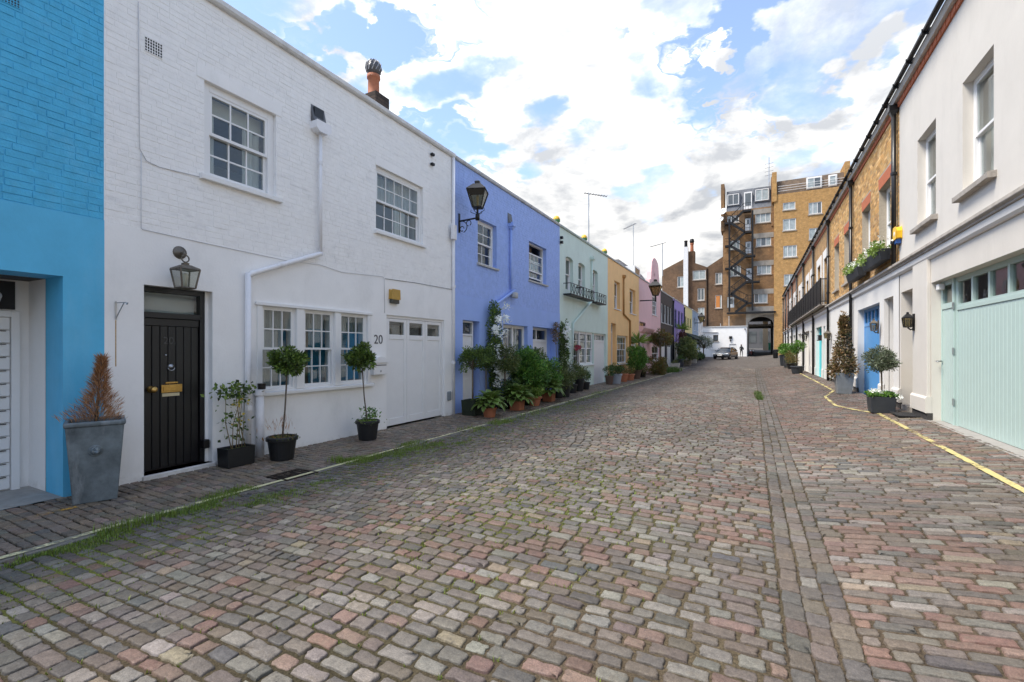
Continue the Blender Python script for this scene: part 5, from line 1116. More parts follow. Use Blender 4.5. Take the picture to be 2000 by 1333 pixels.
# tall block with fire escape and archway
YT = 81.0; m_brownbrick = brick_tex('brown_brick', (.36, .195, .08), (.265, .145, .065), (.22, .165, .11), 'XZ', soot=(.10, .075, .055))  # brick colour raised to make up for weak sun on this front
m_orangebrick = brick_tex('orange_brick', (.52, .29, .095), (.40, .215, .075), (.40, .29, .16), 'XZ')
wl = [rect6(*r) for r in ((345, 465, 340, 430), (350, 468, 535, 615), (358, 470, 745, 835), (335, 440, 980, 1060), (125, 215, 375, 430), (140, 222, 570, 640), (145, 230, 770, 850))]
dl = [rect6(*r) for r in ((262, 310, 390, 490), (265, 315, 575, 670), (270, 318, 785, 885), (122, 180, 1010, 1130))]
zr = FZ(1460, 409, YT); t, F, u0, u1, H = far_block('brick_tower_block', 'tall brown brick block with black zigzag fire escape above the archway', 'building', YT, 1412, 1512, FZ(1460, 600, YT), zr, wl+dl, m_brownbrick, 12)
for h in H[:7]: far_window(t, F, *h, 3)
for h in H[7:]: q = MB().box(F, h[0]+.05, h[1]-.05, h[2], h[3]-.05, -.13, -.06).build('door', mat('grey_white_door', (.52, .55, .58), .5, var=.2, scale=2), t); MB().box(F, h[0]+.25, h[1]-.25, (h[2]+h[3])/2, h[3]-.3, -.062, -.05).build('pane', m_glass_far, q)
m_conc = mat('grey_concrete', (.30, .28, .25), .9, var=.25, scale=1.5, stain=((.14, .12, .10), .6, 1, (1, 1, .4)))
for y in (328, 520, 738, 962): z = FZ(1490, S6(0, y)[1], YT); MB().box(F, FX(S6(325, 0)[0], YT), u1-.05, z-.5, z+.25, -.05, .05).build('concrete_band', m_conc, t)
# mansard storey
zm = FZ(1460, 366, YT); q = MB(); m_mans = mat('mansard_slate', (.13, .14, .16), .7, var=.35, scale=3)
q.hexa([F.pt(u0+.5, zr, -.1), F.pt(u1-.3, zr, -.1), F.pt(u1-.3, zr, -10), F.pt(u0+.5, zr, -10), F.pt(u0+.5, zm, -.9), F.pt(u1-.3, zm, -.9), F.pt(u1-.3, zm, -9), F.pt(u0+.5, zm, -9)]); q.build('mansard_roof', m_mans, t)
for r in ((125, 215, 205, 290), (345, 450, 165, 255)):
    a, b, c, d = rect6(*r); x0, x1, z0, z1 = FX(a, YT), FX(b, YT), FZ(a, d, YT), FZ(a, c, YT); MB().box(F, x0-.15, x1+.15, z0-.15, z1+.2, -1.5, -.14).build('dormer', m_mans, t); far_window(t, Fr('F', YT+.02), x0, x1, z0, z1, 2, sill=False, part='dormer_window')
a, b, c, d = rect6(255, 318, 185, 320); MB().box(F, FX(a, YT), FX(b, YT), FZ(a, d, YT), FZ(a, c, YT), -1.2, -.12).build('roof_door', m_white, t); MB().box(F, FX(a, YT)+.15, FX(b, YT)-.15, FZ(a, c, YT)-2.1, FZ(a, c, YT)-.2, -.13, -.10).build('door_opening', m_glass_far, t)
for x in (1411.5, 1510): u_ = FX(x, YT); MB().box(F, u_-.25, u_+.25, zr-3, zm+1.0, -3, .12).build('party_wall', m_brownbrick, t)
# archway and passage
zc_ = FZ(1485, 619, YT); zs_ = FZ(1485, 633, YT); a0, a1 = FX(1461.5, YT), FX(1510.5, YT); zt_ = FZ(1460, 600, YT)
q = MB(); q.wall(F, FX(1457, YT), u1+.2, .3, zt_, [(a0, a1, .3, zc_, .6)], .06)
n = 14; am, ah = (a0+a1)/2, (a1-a0)/2
arc = [(am-ah*math.cos(math.pi*i/n), zs_+(zc_-zs_)*math.sin(math.pi*i/n)) for i in range(n+1)]
for i in range(n): (x0, z0), (x1, z1) = arc[i], arc[i+1]; q.quad([F.pt(x0, z0, .06), F.pt(x1, z1, .06), F.pt(x1, zc_+.001, .06), F.pt(x0, zc_+.001, .06)]); q.quad([F.pt(x0, z0, .06), F.pt(x1, z1, .06), F.pt(x1, z1, -.6), F.pt(x0, z0, -.6)])
q.build('archway', m_conc, t)
q = MB(); q.wall(F, u0, FX(1457, YT), .3, zt_, [], .0); q.build('lower_wall', m_brownbrick, t)
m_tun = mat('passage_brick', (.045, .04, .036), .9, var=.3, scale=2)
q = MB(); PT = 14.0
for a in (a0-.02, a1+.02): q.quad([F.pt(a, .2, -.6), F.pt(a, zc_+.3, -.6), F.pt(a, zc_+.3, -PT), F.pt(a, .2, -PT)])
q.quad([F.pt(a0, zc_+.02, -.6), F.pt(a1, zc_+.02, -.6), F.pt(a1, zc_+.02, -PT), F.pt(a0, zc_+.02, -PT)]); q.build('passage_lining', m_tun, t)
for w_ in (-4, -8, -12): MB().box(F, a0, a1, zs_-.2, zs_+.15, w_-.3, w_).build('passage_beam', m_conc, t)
rp_ = MB(); rp_.quad([(-2.2, 84, float(rise(84))+.004), (4.5, 84, float(rise(84))+.004), (4.5, 104, 2.0), (-2.2, 104, 2.0)]); tag(rp_.build('road_ramp', mat('shade_darkened_asphalt', (.11, .105, .10), .9, var=.1, scale=.6)), kind='structure', label='pale road rising beyond the archway')
c0 = FX(1495, 98); q = thing('concrete_column', (c0, 98, 1.5), 'pale concrete column seen through the archway', 'column'); MB().box(Fr('F', 98), c0-.42, c0+.42, 1.2, 7, -.8, 0).build('shaft', mat('pale_column', (.55, .53, .48), .8, var=.1), q)
MB().box(Fr('F', 98), c0-.6, c0+.6, 7, 7.3, -1, .2).build('capital', m_conc, q)
q = thing('green_hoarding', (FX(1505, 99), 99, 1.6), 'green hoarding panel beyond the archway', 'hoarding')
for i in range(3): x0 = FX(1500.5, 99)+i*.55; MB().box(Fr('F', 99), x0+.01, x0+.54, 1.7, 3.0, -.06, 0).build('panel', mat('green_paint', (.03, .30, .21), .5), q)
q = thing('office_building', (1, 112, 2), 'pale building far beyond the archway', 'building'); fo = Fr('F', 112); MB().box(fo, -12, 14, 0, 14, -6, 0).build('wall', mat('far_render', (.13, .135, .15), .8, var=.15, scale=.4), q)  # wall colour, like the ramp's, darkened for the backlit gloom of the arch
for i in range(6): MB().box(fo, -6+i*2.4, -4.2+i*2.4, 3.2, 5.6, 0, .05).build('window', m_glass_far, q)
# fire escape
t = thing('fire_escape', (FX(1440, YT-.8), YT-.8, 10), 'black iron zigzag fire escape on the tall brick block', 'fire escape'); YE = YT-1.0; FE = Fr('F', YE)
def e6(x, y): a, b = S6(x, y); return FX(a, YE), FZ(a, b, YE)
for x, y0, y1 in ((140, 400, 1130), (322, 330, 1120)): (u_, za), (_, zb2) = e6(x, y0), e6(x, y1); MB().box(FE, u_-.13, u_+.13, zb2, za, .0, .22).build('post', m_blackmetal, t)
for x0, x1, y in ((245, 312, 330), (105, 165, 428), (258, 318, 497), (105, 155, 607), (262, 345, 686), (105, 155, 784), (268, 380, 890), (128, 182, 988), (268, 330, 1055), (118, 505, 1135)):
    (ua, za), (ub, _) = e6(x0, y), e6(x1, y); q = MB().box(FE, ua, ub, za-.26, za, -.8, .25).build('landing', m_blackmetal, t)
    r_ = MB(); r_.box(FE, ua, ub, za+1.0, za+1.06, .2, .25); r_.box(FE, ua, ub, za+.5, za+.54, .2, .24)
    for k in range(4): u_ = ua+(ub-ua)*k/3; r_.box(FE, u_-.02, u_+.02, za, za+1.0, .2, .24)
    if y < 1100: r_.build('handrail', m_blackmetal, q)
for x0, y0, x1, y1 in ((250, 332, 160, 420), (150, 425, 262, 494), (262, 500, 150, 602), (150, 607, 280, 680), (265, 690, 150, 780), (150, 784, 320, 886), (270, 893, 152, 985), (155, 988, 285, 1052), (280, 1058, 185, 1130)):
    (ua, za), (ub, zb2) = e6(x0, y0), e6(x1, y1); q = MB()
    for w_ in (.0, .22):
        q.hexa([FE.pt(ua, za-.32, w_), FE.pt(ub, zb2-.32, w_), FE.pt(ub, zb2+.12, w_), FE.pt(ua, za+.12, w_), FE.pt(ua, za-.32, w_+.05), FE.pt(ub, zb2-.32, w_+.05), FE.pt(ub, zb2+.12, w_+.05), FE.pt(ua, za+.12, w_+.05)])
    q.tube([FE.pt(ua, za+1.0, .25), FE.pt(ub, zb2+1.0, .25)], .05, 6)
    for k in range(1, 9): f_ = k/9; u_, z_ = ua+(ub-ua)*f_, za+(zb2-za)*f_; q.box(FE, u_-.14, u_+.14, z_-.05, z_-.01, .05, .22); 
    for k in range(0, 9, 2): f_ = k/8; u_, z_ = ua+(ub-ua)*f_, za+(zb2-za)*f_; q.tube([FE.pt(u_, z_, .25), FE.pt(u_, z_+1.0, .25)], .02, 4)
    q.build('stair_flight', m_blackmetal, t)
for x, y, r_ in ((1412.5, 414.5, 7), (1408.5, 429.5, 5.5)):
    u_, z_ = FX(x, YT-.5), FZ(x, y, YT-.5); s = r_/FPX*depth((u_, YT)); D_ = thing('satellite_dish', (u_, YT-.5, z_), ('upper' if r_ > 6 else 'lower')+' grey satellite dish on the corner of the tall brick block', 'satellite dish', 'satellite dishes')
    MB().lathe((u_, YT-.5, z_), [(.05, 0), (s*.6, .05), (s, .22), (s*.98, .24), (s*.58, .08), (.04, .03)], 16, axis=(-.3, -.9, .35)).build('dish', mat('dish_grey', (.55, .56, .57), .5, var=.1), D_, smooth=True); MB().tube([(u_, YT-.5, z_), (u_+.5, YT, z_-.3)], .05, 6).build('arm', m_blackmetal, D_)
# orange brick block
YO = 80.0; wl = [rect6(*r) for r in ((562, 660, 270, 328), (765, 870, 270, 362), (950, 1000, 255, 318), (562, 665, 400, 490), (768, 870, 472, 560), (565, 672, 610, 700), (570, 660, 835, 922))]
zo = FZ(1515, 381, YO); t, F, u0, u1, H = far_block('orange_brick_block', 'tall orange brick apartment block with white windows', 'building', YO, 1512, 1700, .2, zo, wl, m_orangebrick, 14)
for i, h in enumerate(H): far_window(t, F, *h, 2 if i not in (1, 5) else 3)
z2 = FZ(1520, 352, YO); q = MB(); m_tile = brick_tex('tile_hung_roof', (.20, .145, .10), (.15, .115, .09), (.09, .07, .06), 'XZ', .8, .4, .25)
q.hexa([F.pt(u0+.4, zo, -.2), F.pt(FX(1652, YO), zo, -.2), F.pt(FX(1652, YO), zo, -12), F.pt(u0+.4, zo, -12), F.pt(u0+.4, z2, -.7), F.pt(FX(1652, YO), z2, -.7), F.pt(FX(1652, YO), z2, -11), F.pt(u0+.4, z2, -11)]); q.build('mansard_roof', m_tile, t)
for r in ((755, 865, 75, 168), (930, 985, 55, 148)):
    a, b, c, d = rect6(*r); x0, x1, z0 = FX(a, YO), FX(b, YO), zo+.35; z1 = min(FZ(a, c, YO), z2-.2); MB().box(F, x0-.1, x1+.1, z0-.1, z1+.15, -2, -.16).build('dormer', m_white, t); far_window(t, Fr('F', YO+.04), x0, x1, z0, z1, 2 if b-a > 20 else 1, sill=False, part='dormer_window')
for k in (0.45, .8, 1.15): MB().tube([F.pt(u0+.5, zo+k, .0), F.pt(FX(1652, YO), zo+k, .0)], .03, 5).build('guard_rail', m_white, t)
for x in (1512.5, 1655): u_ = FX(x, YO); MB().box(F, u_-.3, u_+.3, zo-1, z2+1.2, -4, .15).build('party_wall', m_orangebrick, t)
# brown backs of the next street
YBK = 86.0; SI = lambda x, y: (1290+x/3.175, 300+y/3.175)
def rectI(a, b, c, d): p, q = SI(a, c), SI(b, d); return (p[0], q[0], p[1], q[1])
m_dull = brick_tex('dull_brown_brick', (.23, .135, .075), (.17, .10, .06), (.14, .11, .083), 'XZ', soot=(.075, .058, .046))
zv = FZ(1340, 523, YBK)
for name_, lab, xa, xb, vl, pk, wins in (('brick_back_house', 'brown brick house back with gabled top left of the white flue', 1293, 1340, 523, 508, [(105, 145, 765, 830)]),
        ('brick_back_house', 'brown brick house back between the white flue and the tall block', 1340, 1381, 517, 508, [(200, 280, 728, 785), (230, 272, 838, 912), (232, 272, 958, 1030)]),
        ('brick_back_house', 'brown brick house back with an orange boarded window beside the tall block', 1381, 1414, 517, 503, [(340, 382, 742, 812), (340, 380, 880, 960)])):
    t, F, u0, u1, H = far_block(name_, lab, 'house', YBK, xa, xb, .3, zv-.2, [rectI(*r) for r in wins], m_dull, 8, 'brown brick backs beyond the mews')
    um = u0 if xa == 1340 else u1; zp = FZ(xa, pk, YBK)
    q = MB(); q.prism(F, [(u0, zv-.2), (u1, zv-.2), (um, zp)], -8, .0); q.build('gable', m_dull, t)
    for h in H:
        far_window(t, F, *h, 2)
    MB().tube([F.pt(u1 if xa != 1340 else u1, zv-.4, .12), F.pt(u1, .5, .12)], .09, 6).build('downpipe', m_blackmetal, t)
    if xa == 1340:
        C = MB().box(F, u0+.35, u0+1.35, zv-1, FZ(1347, 491, YBK), -1.6, -.2).build('chimney_stack', m_dull, t); MB().lathe(F.pt(u0+.85, FZ(1347, 491, YBK), -.9), [(.3, 0), (.26, 1.2), (.33, 1.3), (.33, 1.5), (.2, 1.5)], 12).build('chimney_pot', m_terra, C); MB().lathe(F.pt(u0+.85, FZ(1347, 491, YBK)+1.5, -.9), [(.3, 0), (.4, .3), (.3, .7), (.05, .8)], 12).build('cowl', m_blackmetal, C)
        zf0, zf1 = FZ(1342, 600, YBK), FZ(1342, 484, YBK); MB().box(F, u0-.35, u0+.4, zf0-4, zf1, .02, .75).build('flue', mat('white_flue', (.72, .74, .76), .5, var=.15), t); MB().lathe(F.pt(u0+.02, zf1, .4), [(.28, 0), (.25, .9), (.3, .95), (.3, 1.1)], 10).build('flue_pot', m_blackmetal, t)
    if xa == 1381: h = H[1]; MB().box(F, h[0]+.1, (h[0]+h[1])/2+.2, h[2]+.1, h[3]-.1, -.105, -.055).build('board', mat('orange_board', (.55, .22, .06), .8), t)
# white annex across the end
YA = 75.5; SJ = lambda x, y: (1360+x/8.33, 560+y/8.33)
def rectJ(a, b, c, d): p, q = SJ(a, c), SJ(b, d); return (p[0], q[0], p[1], q[1])
wins = [rectJ(275, 355, 790, 885), rectJ(538, 650, 937, 1135), rectJ(230, 350, 1030, 1165)]
t, F, u0, u1, H = far_block('white_annexe', 'low white painted building across the end of the street', 'house', YA, 1371, 1458.5, .3, FZ(1415, 639, YA), wins, m_white_wall, 5)
far_window(t, F, *H[0], 1, m=m_blackmetal, gl=m_glass_far); MB().box(F, H[1][0]+.02, H[1][1]-.02, H[1][2], H[1][3]-.02, -.13, -.08).build('door', m_white, t); MB().box(F, H[2][0], H[2][1], H[2][2], H[2][3], -.13, -.08).build('garage_door', m_white, t)
MB().box(F, u0, u1+.1, FZ(1415, 639, YA), FZ(1415, 639, YA)+.12, -.4, .1).build('coping', m_coping, t)
z_ = FZ(1400, 649, YA); MB().box(F, FX(1373, YA), FX(1402, YA), z_-.08, z_+.02, 0, .12).build('string_moulding', m_coping, t)
u_, z_ = FX(1427, YA), FZ(1427, 659.5, YA); MB().box(F, u_-.2, u_+.2, z_-.18, z_+.18, 0, .15).build('air_vent', m_blackmetal, t); MB().box(F, u_-.1, u_+.1, z_-.55, z_-.35, 0, .15).build('wall_light', m_blackmetal, t)
MB().box(F, FX(1454, YA), FX(1456, YA), FZ(1455, 644, YA), FZ(1455, 642, YA), 0, .4).build('camera', m_blackmetal, t)
for x in (1407, 1423.5): MB().tube([F.pt(FX(x, YA), FZ(x, 640, YA), -.5), F.pt(FX(x, YA), FZ(x, 632 if x < 1410 else 617, YA), -.5)], .04, 6).build('roof_pole', m_coping, t)

# television aerials
def aerial(x, yb_, yt, X, label, boom=1.0, ang=0.0, r=.03):
    u_ = LY(x, X); z0, z1 = LZ(x, yb_, X)-.5, LZ(x, yt, X); t = thing('television_aerial', (X, u_, z0), label, 'aerial', 'television aerials')
    MB().tube([(X, u_, z0), (X, u_, z1)], r, 7).build('mast', m_steel, t); d = Vector((math.cos(ang), math.sin(ang), -.12))
    q = MB(); c = Vector((X, u_, z1-.05)); q.tube([c-d*boom*.25, c+d*boom], r*.8, 6); p = d.cross(Vector((0, 0, 1))).normalized()
    for k in range(9): e = c+d*boom*(k/8*1.2-.22); q.tube([e-p*.14*boom**.5, e+p*.14*boom**.5], r*.5, 5)
    q.build('antenna', m_steel, t); return t
aerial(1150, 474, 377, XL-1.2, 'aerial on a leaning mast above the mint green house', 1.0, .55)
aerial(1237, 514, 438, XL-2.2, 'tall thin aerial above the slate roof of the pink house', 1.1, 2.6)
aerial(1294, 530, 475, XL-1.5, 'aerial mast above the black house', 1.4, 2.9, .045)
u_, z0 = FX(1502, 84), FZ(1502, 368, 84); t = thing('television_aerial', (u_, 84, z0), 'tall aerial on the roof of the tall brick block', 'aerial', 'television aerials')
MB().tube([(u_, 84, z0-1), (u_, 84, FZ(1502, 308, 84))], .07, 6).build('mast', m_steel, t); q = MB()
for k in range(4): q.tube([(u_-.6, 84, z0+2+k*.6), (u_+.6, 84, z0+2.1+k*.6)], .035, 5)
q.build('antenna', m_steel, t)
# ------------------------------------------------------------------ fittings on the fronts
m_lampglass = glass('lamp_glass', (.78, .78, .74), .05, .05); m_bronze = mat('aged_bronze', (.16, .14, .115), .5, .7, var=.3, scale=20); m_yglass = glass('amber_lamp_glass', (.5, .45, .3), .05, .1)
u_, v_ = onL(350, 494); t = thing('wall_lantern', Lp(u_, v_, 0), 'hanging pewter lantern above the black front door', 'lantern', 'lanterns on the house fronts')
MB().lathe(Lp(u_, v_, .012), [(.085, 0), (.08, .015), (.04, .03), (.02, .05), (0, .055)], 18, axis=(1, 0, 0)).build('wall_rose', m_bronze, t, smooth=True)
lx = .26; cz_ = LZ(362, 521, XL+lx); cu_ = LY(362, XL+lx)
q = MB(); q.tube([Lp(u_, v_, .04), Lp((u_+cu_)/2, v_-.03, .16), Lp(cu_, v_-.02, lx-.03), Lp(cu_, v_-.07, lx)], .013, 8); q.tube([Lp(cu_+.045*math.cos(a_), cz_+.10+.045*math.sin(a_), lx) for a_ in np.linspace(0, 2*math.pi, 13)], .008, 6); q.build('hanging_arm', m_bronze, t, smooth=True)
lh = .235; lantern(t, Lp(cu_, LZ(362, 563, XL+lx), lx), lh, .23, .16, m_bronze, m_lampglass, .09)
# street lantern on the lavender house
u_ = LY(896); z_ = LZ(896, 432); t = thing('street_lantern', Lp(u_, z_, 0), 'large black street lantern on a scrolled bracket of the lavender house', 'street lamp', 'street lanterns on brackets')
ln = .56; q = MB(); q.box(FL, u_-.03, u_+.03, LZ(896, 455), LZ(896, 418), .01, .03); za = LZ(928.6, 424, XL+ln); q.tube([Lp(u_, za-.02, .02), Lp(u_, za, ln)], .022, 8)
q.tube([Lp(u_, za-.02-.16*(1-math.cos(a_)), .05+.2*math.sin(a_)) for a_ in np.linspace(0, 2.6, 12)], .011, 6); q.tube([Lp(u_, za-.10+.07*math.sin(a_), .30+.07*math.cos(a_)) for a_ in np.linspace(-1, 4.6, 14)], .010, 6); q.tube([Lp(u_, za-.22+.06*math.sin(a_), .10+.06*math.cos(a_)) for a_ in np.linspace(0, 5.2, 14)], .010, 6)
q.build('bracket', m_blackmetal, t, smooth=True)
q = MB(); q.lathe(Lp(u_, za, ln), [(.05, -.06), (.055, .08), (.03, .1), (.025, .22), (.07, .25)], 12)
for s in (-1, 1):
    for tt in ((0, 1), (1, 0)): q.tube([Lp(u_+s*tt[0]*r_, za+z2, ln+s*tt[1]*r_) for r_, z2 in ((.03, .1), (.12, .13), (.2, .17), (.19, .22))], .008, 5)
q.build('post_top', m_blackmetal, t, smooth=True)
lantern(t, Lp(u_, za+.25, ln), .42, .46, .22, m_blackmetal, m_yglass, .26, rot=R(45+20))
u_ = LY(1250, XL+.0); z_ = LZ(1250, 588); t = thing('street_lantern', Lp(u_, z_, 0), 'dark street lantern on an arm in front of the pink house', 'street lamp', 'street lanterns on brackets')
ln = 1.0; za = LZ(1250, 588); MB().tube([Lp(u_, za, 0), Lp(u_, za, ln)], .04, 8).build('bracket', m_blackmetal, t); MB().lathe(Lp(u_, za, ln), [(.06, -.1), (.05, .25), (.1, .3)], 8).build('post_top', m_blackmetal, t); lantern(t, Lp(u_, za+.3, ln), .62, .72, .3, m_blackmetal, m_yglass, .45)
u_ = LY(1357); z_ = float(rise(u_))+4.6; t = thing('street_lantern', Lp(u_, z_, 0), 'small dark street lantern on the pale blue house', 'street lamp', 'street lanterns on brackets')
MB().tube([Lp(u_, z_, 0), Lp(u_, z_, .8)], .05, 6).build('bracket', m_blackmetal, t); lantern(t, Lp(u_, z_+.1, .8), .7, .8, .35, m_blackmetal, m_yglass, .5)
# letter box
a_, b_ = onL(729, 733, .13), onL(758, 708, .13); t = thing('letter_box', Lp((a_[0]+b_[0])/2, a_[1], 0), 'white metal letter box with arched lid beside the garage doors', 'mailbox'); u0, u1, v0, v1 = a_[0]+.02, b_[0]-.01, a_[1], b_[1]
MB().box(FL, u0, u1, v0, v1, .013, .13).build('box', m_white, t, bevel=.006)
um = (u0+u1)/2; hw = (u1-u0)/2+.02; MB().prism(FL, [(um-hw, v1), (um+hw, v1), (um+hw, v1+.03)]+[(um+hw*.6*math.cos(math.pi*i/8), v1+.05+.06*math.sin(math.pi*i/8)) for i in range(9)]+[(um-hw, v1+.03)], .013, .15).build('lid', m_white, t, bevel=.004)
MB().box(FL, u0+.04, u1-.04, v1-.06, v1-.045, .13, .134).build('slot', m_black, t); MB().lathe(Lp(um, v0+.07, .13), [(.022, 0), (.018, .006), (0, .007)], 12, axis=(1, 0, 0)).build('lock', m_steel, t)
# alarm boxes
a_, b_ = onL(766, 591, .1), onL(782, 568, .1); t = thing('alarm_box', Lp(a_[0], a_[1], 0), 'faded yellow alarm box on the white house above its garage', 'alarm box', 'burglar alarm boxes')
MB().prism(FL, [(a_[0], a_[1]+.08), (b_[0], a_[1]+.08), (b_[0]-.01, b_[1]), (a_[0]+.01, b_[1])], .012, .10).build('cover', mat('faded_yellow_plastic', (.50, .30, .06), .5, var=.2, scale=9), t, bevel=.01); MB().box(FL, a_[0]+.01, b_[0]-.01, a_[1]-.01, a_[1]+.078, .012, .09).build('strobe', mat('dark_strobe', (.06, .06, .05), .3), t, bevel=.01)
ub, zt2, zb2 = RY(1755)-.18, RZ(1760, 444), RZ(1760, 476); t = thing('alarm_box', FR.pt(ub, zb2, 0), 'bright yellow and blue alarm box on the stucco house corner', 'alarm box', 'burglar alarm boxes'); h_ = zt2-zb2
MB().prism(FR, [(ub-.13, zb2+h_*.3), (ub+.13, zb2+h_*.3), (ub+.15, zb2+h_*.75), (ub+.10, zt2), (ub-.10, zt2), (ub-.15, zb2+h_*.75)], .005, .12).build('cover', mat('yellow_plastic', (.85, .50, .02), .4, var=.05), t, bevel=.015); MB().box(FR, ub-.09, ub+.09, zb2, zb2+h_*.3, .005, .10).build('strobe', mat('blue_plastic', (.02, .09, .32), .25), t, bevel=.012)
MB().lathe(FR.pt(ub, zb2+h_*.62, .12), [(.055, 0), (.05, .004), (0, .005)], 14, axis=(-1, 0, 0)).build('emblem', m_white, t)
# flood light on the lavender house
u_, v_ = onL(1004, 578, .1); t = thing('flood_light', Lp(u_, v_, 0), 'small pale flood light on the lavender house wall', 'light'); MB().box(FL, u_-.1, u_+.1, v_-.08, v_+.1, .06, .2).build('housing', m_coping, t, bevel=.02); MB().tube([Lp(u_, v_+.05, .0), Lp(u_, v_, .08)], .02, 6).build('arm', m_coping, t)
# half lanterns on the right
def half_lantern(u, z0, z1, wd, label, metal, gl):
    t = thing('wall_lantern', FR.pt(u, z0, 0), label, 'lantern', 'lanterns on the house fronts'); h_ = z1-z0
    MB().box(FR, u-.05, u+.05, z0, z1-.12*h_, .062, .085).build('back_plate', metal, t, bevel=.006); MB().tube([FR.pt(u, z0+.12*h_, .07), FR.pt(u, z0+.05*h_, .12), FR.pt(u, z0+.16*h_, .17)], .014, 6).build('scroll', metal, t)
    lantern(t, FR.pt(u, z0+.2*h_, .17), h_*.48, wd, wd*.72, metal, gl, h_*.3, lamp=True); return t
half_lantern(RY(1788)-.18, RZ(1787, 647), RZ(1787, 610), .15, 'black half lantern on the pilaster beside the sage garage', m_blackmetal, m_yglass)
half_lantern(RY(1722), RZ(1722, 652), RZ(1722, 622), .14, 'weathered bronze lantern beside the bright blue garage door', m_bronze, m_lampglass)
half_lantern(RY(1625), RZ(1625, 665), RZ(1625, 645), .24, 'bronze lantern by the turquoise door', m_bronze, m_yglass)
t = thing('light_box', FR.pt(RY(1604.5), RZ(1604.5, 662), 0), 'black framed light box beside the turquoise door', 'light', ); MB().box(FR, RY(1606), RY(1602.5), RZ(1604, 666), RZ(1604, 655), .02, .16).build('frame', m_black, t); MB().box(FR, RY(1606)+.1, RY(1602.5)-.1, RZ(1604, 665), RZ(1604, 656), .16, .17).build('pane', m_farw, t)
bk = half_lantern(RY(1577.5), ZR+1.9, ZR+2.5, .3, 'small dark lantern far along the right row', m_blackmetal, m_lampglass)
# pineapple finials on the mint parapet
m_pingreen = mat('finial_green', (.05, .16, .06), .5, var=.2, scale=12); m_pinyel = mat('finial_yellow', (.80, .45, .03), .5, var=.15, scale=12)
for x, y, s in ((1087, 423, 'at the lavender corner of the mint parapet'), (1141, 461, 'in the middle of the mint parapet'), (1180.5, 484, 'at the apricot corner of the mint parapet')):
    X = XL-.2; u_ = LY(x, X); z0 = TOP+.1; r_ = .22; t = thing('pineapple_finial', (X, u_, z0), 'yellow and green pineapple finial '+s, 'finial', 'pineapple finials')
    k_ = .62
    MB().lathe((X, u_, z0), [(a_*k_, b_*k_) for a_, b_ in [(.12, 0), (.10, .05), (.07, .09), (.14, .15), (.225, .26), (.235, .33), (.225, .36)]], 14).build('leaf_cup', m_pingreen, t, smooth=True)
    MB().lathe((X, u_, z0+.33*k_), [(a_*k_, b_*k_) for a_, b_ in [(.215, 0), (.22, .06), (.20, .16), (.14, .25), (.05, .30), (0, .305)]], 14).build('fruit', m_pinyel, t, smooth=True)
    q = MB()
    for k in range(9): a_ = 2*math.pi*k/9; q.quad([(X+.215*k_*math.cos(a_-.25), u_+.215*k_*math.sin(a_-.25), z0+.28*k_), (X+.25*k_*math.cos(a_), u_+.25*k_*math.sin(a_), z0+.45*k_), (X+.215*k_*math.cos(a_+.25), u_+.215*k_*math.sin(a_+.25), z0+.28*k_)])
    q.build('sepal', m_pingreen, t)
# door mat
p = G(1775, 811); t = MB().box(WORLD, p.y-.42, p.y+.28, p.z+.004, p.z+.024, p.x-.26, p.x+.16).build('door_mat', mat('black_rubber', (.015, .015, .016), .9, var=.3, scale=60, bump=.6, bscale=120)); tag(t, 'black rubber door mat at the white doorway', 'door mat')
# ------------------------------------------------------------------ plants
GREENS = {'bay': [(.055, .095, .018), (.085, .14, .025), (.13, .19, .035), (.03, .055, .014)], 'dark': [(.03, .06, .015), (.045, .085, .02), (.07, .12, .025)], 'bright': [(.06, .15, .02), (.09, .19, .03), (.04, .10, .018), (.13, .22, .04)],
          'lime': [(.16, .24, .045), (.22, .29, .07), (.11, .18, .03)], 'olive': [(.10, .125, .075), (.15, .17, .115), (.06, .08, .045)], 'copper': [(.13, .075, .03), (.20, .125, .055), (.07, .05, .022), (.10, .095, .03), (.28, .19, .10)],
          'dead': [(.36, .18, .08), (.27, .13, .055), (.44, .25, .13), (.20, .10, .045)], 'mixed': [(.07, .11, .03), (.11, .13, .04), (.045, .07, .02), (.15, .16, .05)], 'white': [(.80, .80, .76), (.70, .72, .68)], 'pink': [(.45, .08, .12), (.3, .05, .08)], 'rust': [(.10, .10, .025), (.16, .09, .03), (.07, .09, .02)]}
def leaf_mesh(name, P, N, size, cols, parent, aspect=.45, fold=.25):
    """one small folded blade for each point P, growing along N"""
    n = len(P); N = N/np.maximum(np.linalg.norm(N, axis=1, keepdims=True), 1e-6); rnd = RNG.normal(0, 1, (n, 3)); S = np.cross(N, rnd); S /= np.maximum(np.linalg.norm(S, axis=1, keepdims=True), 1e-6); U = np.cross(S, N)
    L = size*RNG.uniform(.65, 1.3, (n, 1)); W = L*aspect*.5
    V = np.stack([P, P+N*L*.5+S*W+U*W*fold, P+N*L, P+N*L*.5-S*W+U*W*fold], 1).reshape(-1, 3); i = np.arange(n)*4
    F3 = np.concatenate([np.stack([i, i+1, i+2], 1), np.stack([i, i+2, i+3], 1)])
    return np_mesh(name, V, np.zeros((0, 4)), np.repeat(cols, 4, 0), leaf_mat(), parent, F3=F3)
def lcols(kind, n, s=.18): c = np.array(GREENS[kind])[RNG.integers(0, len(GREENS[kind]), n)]; return c*RNG.normal(1.4, s, (n, 1)).clip(.45, 1.8)
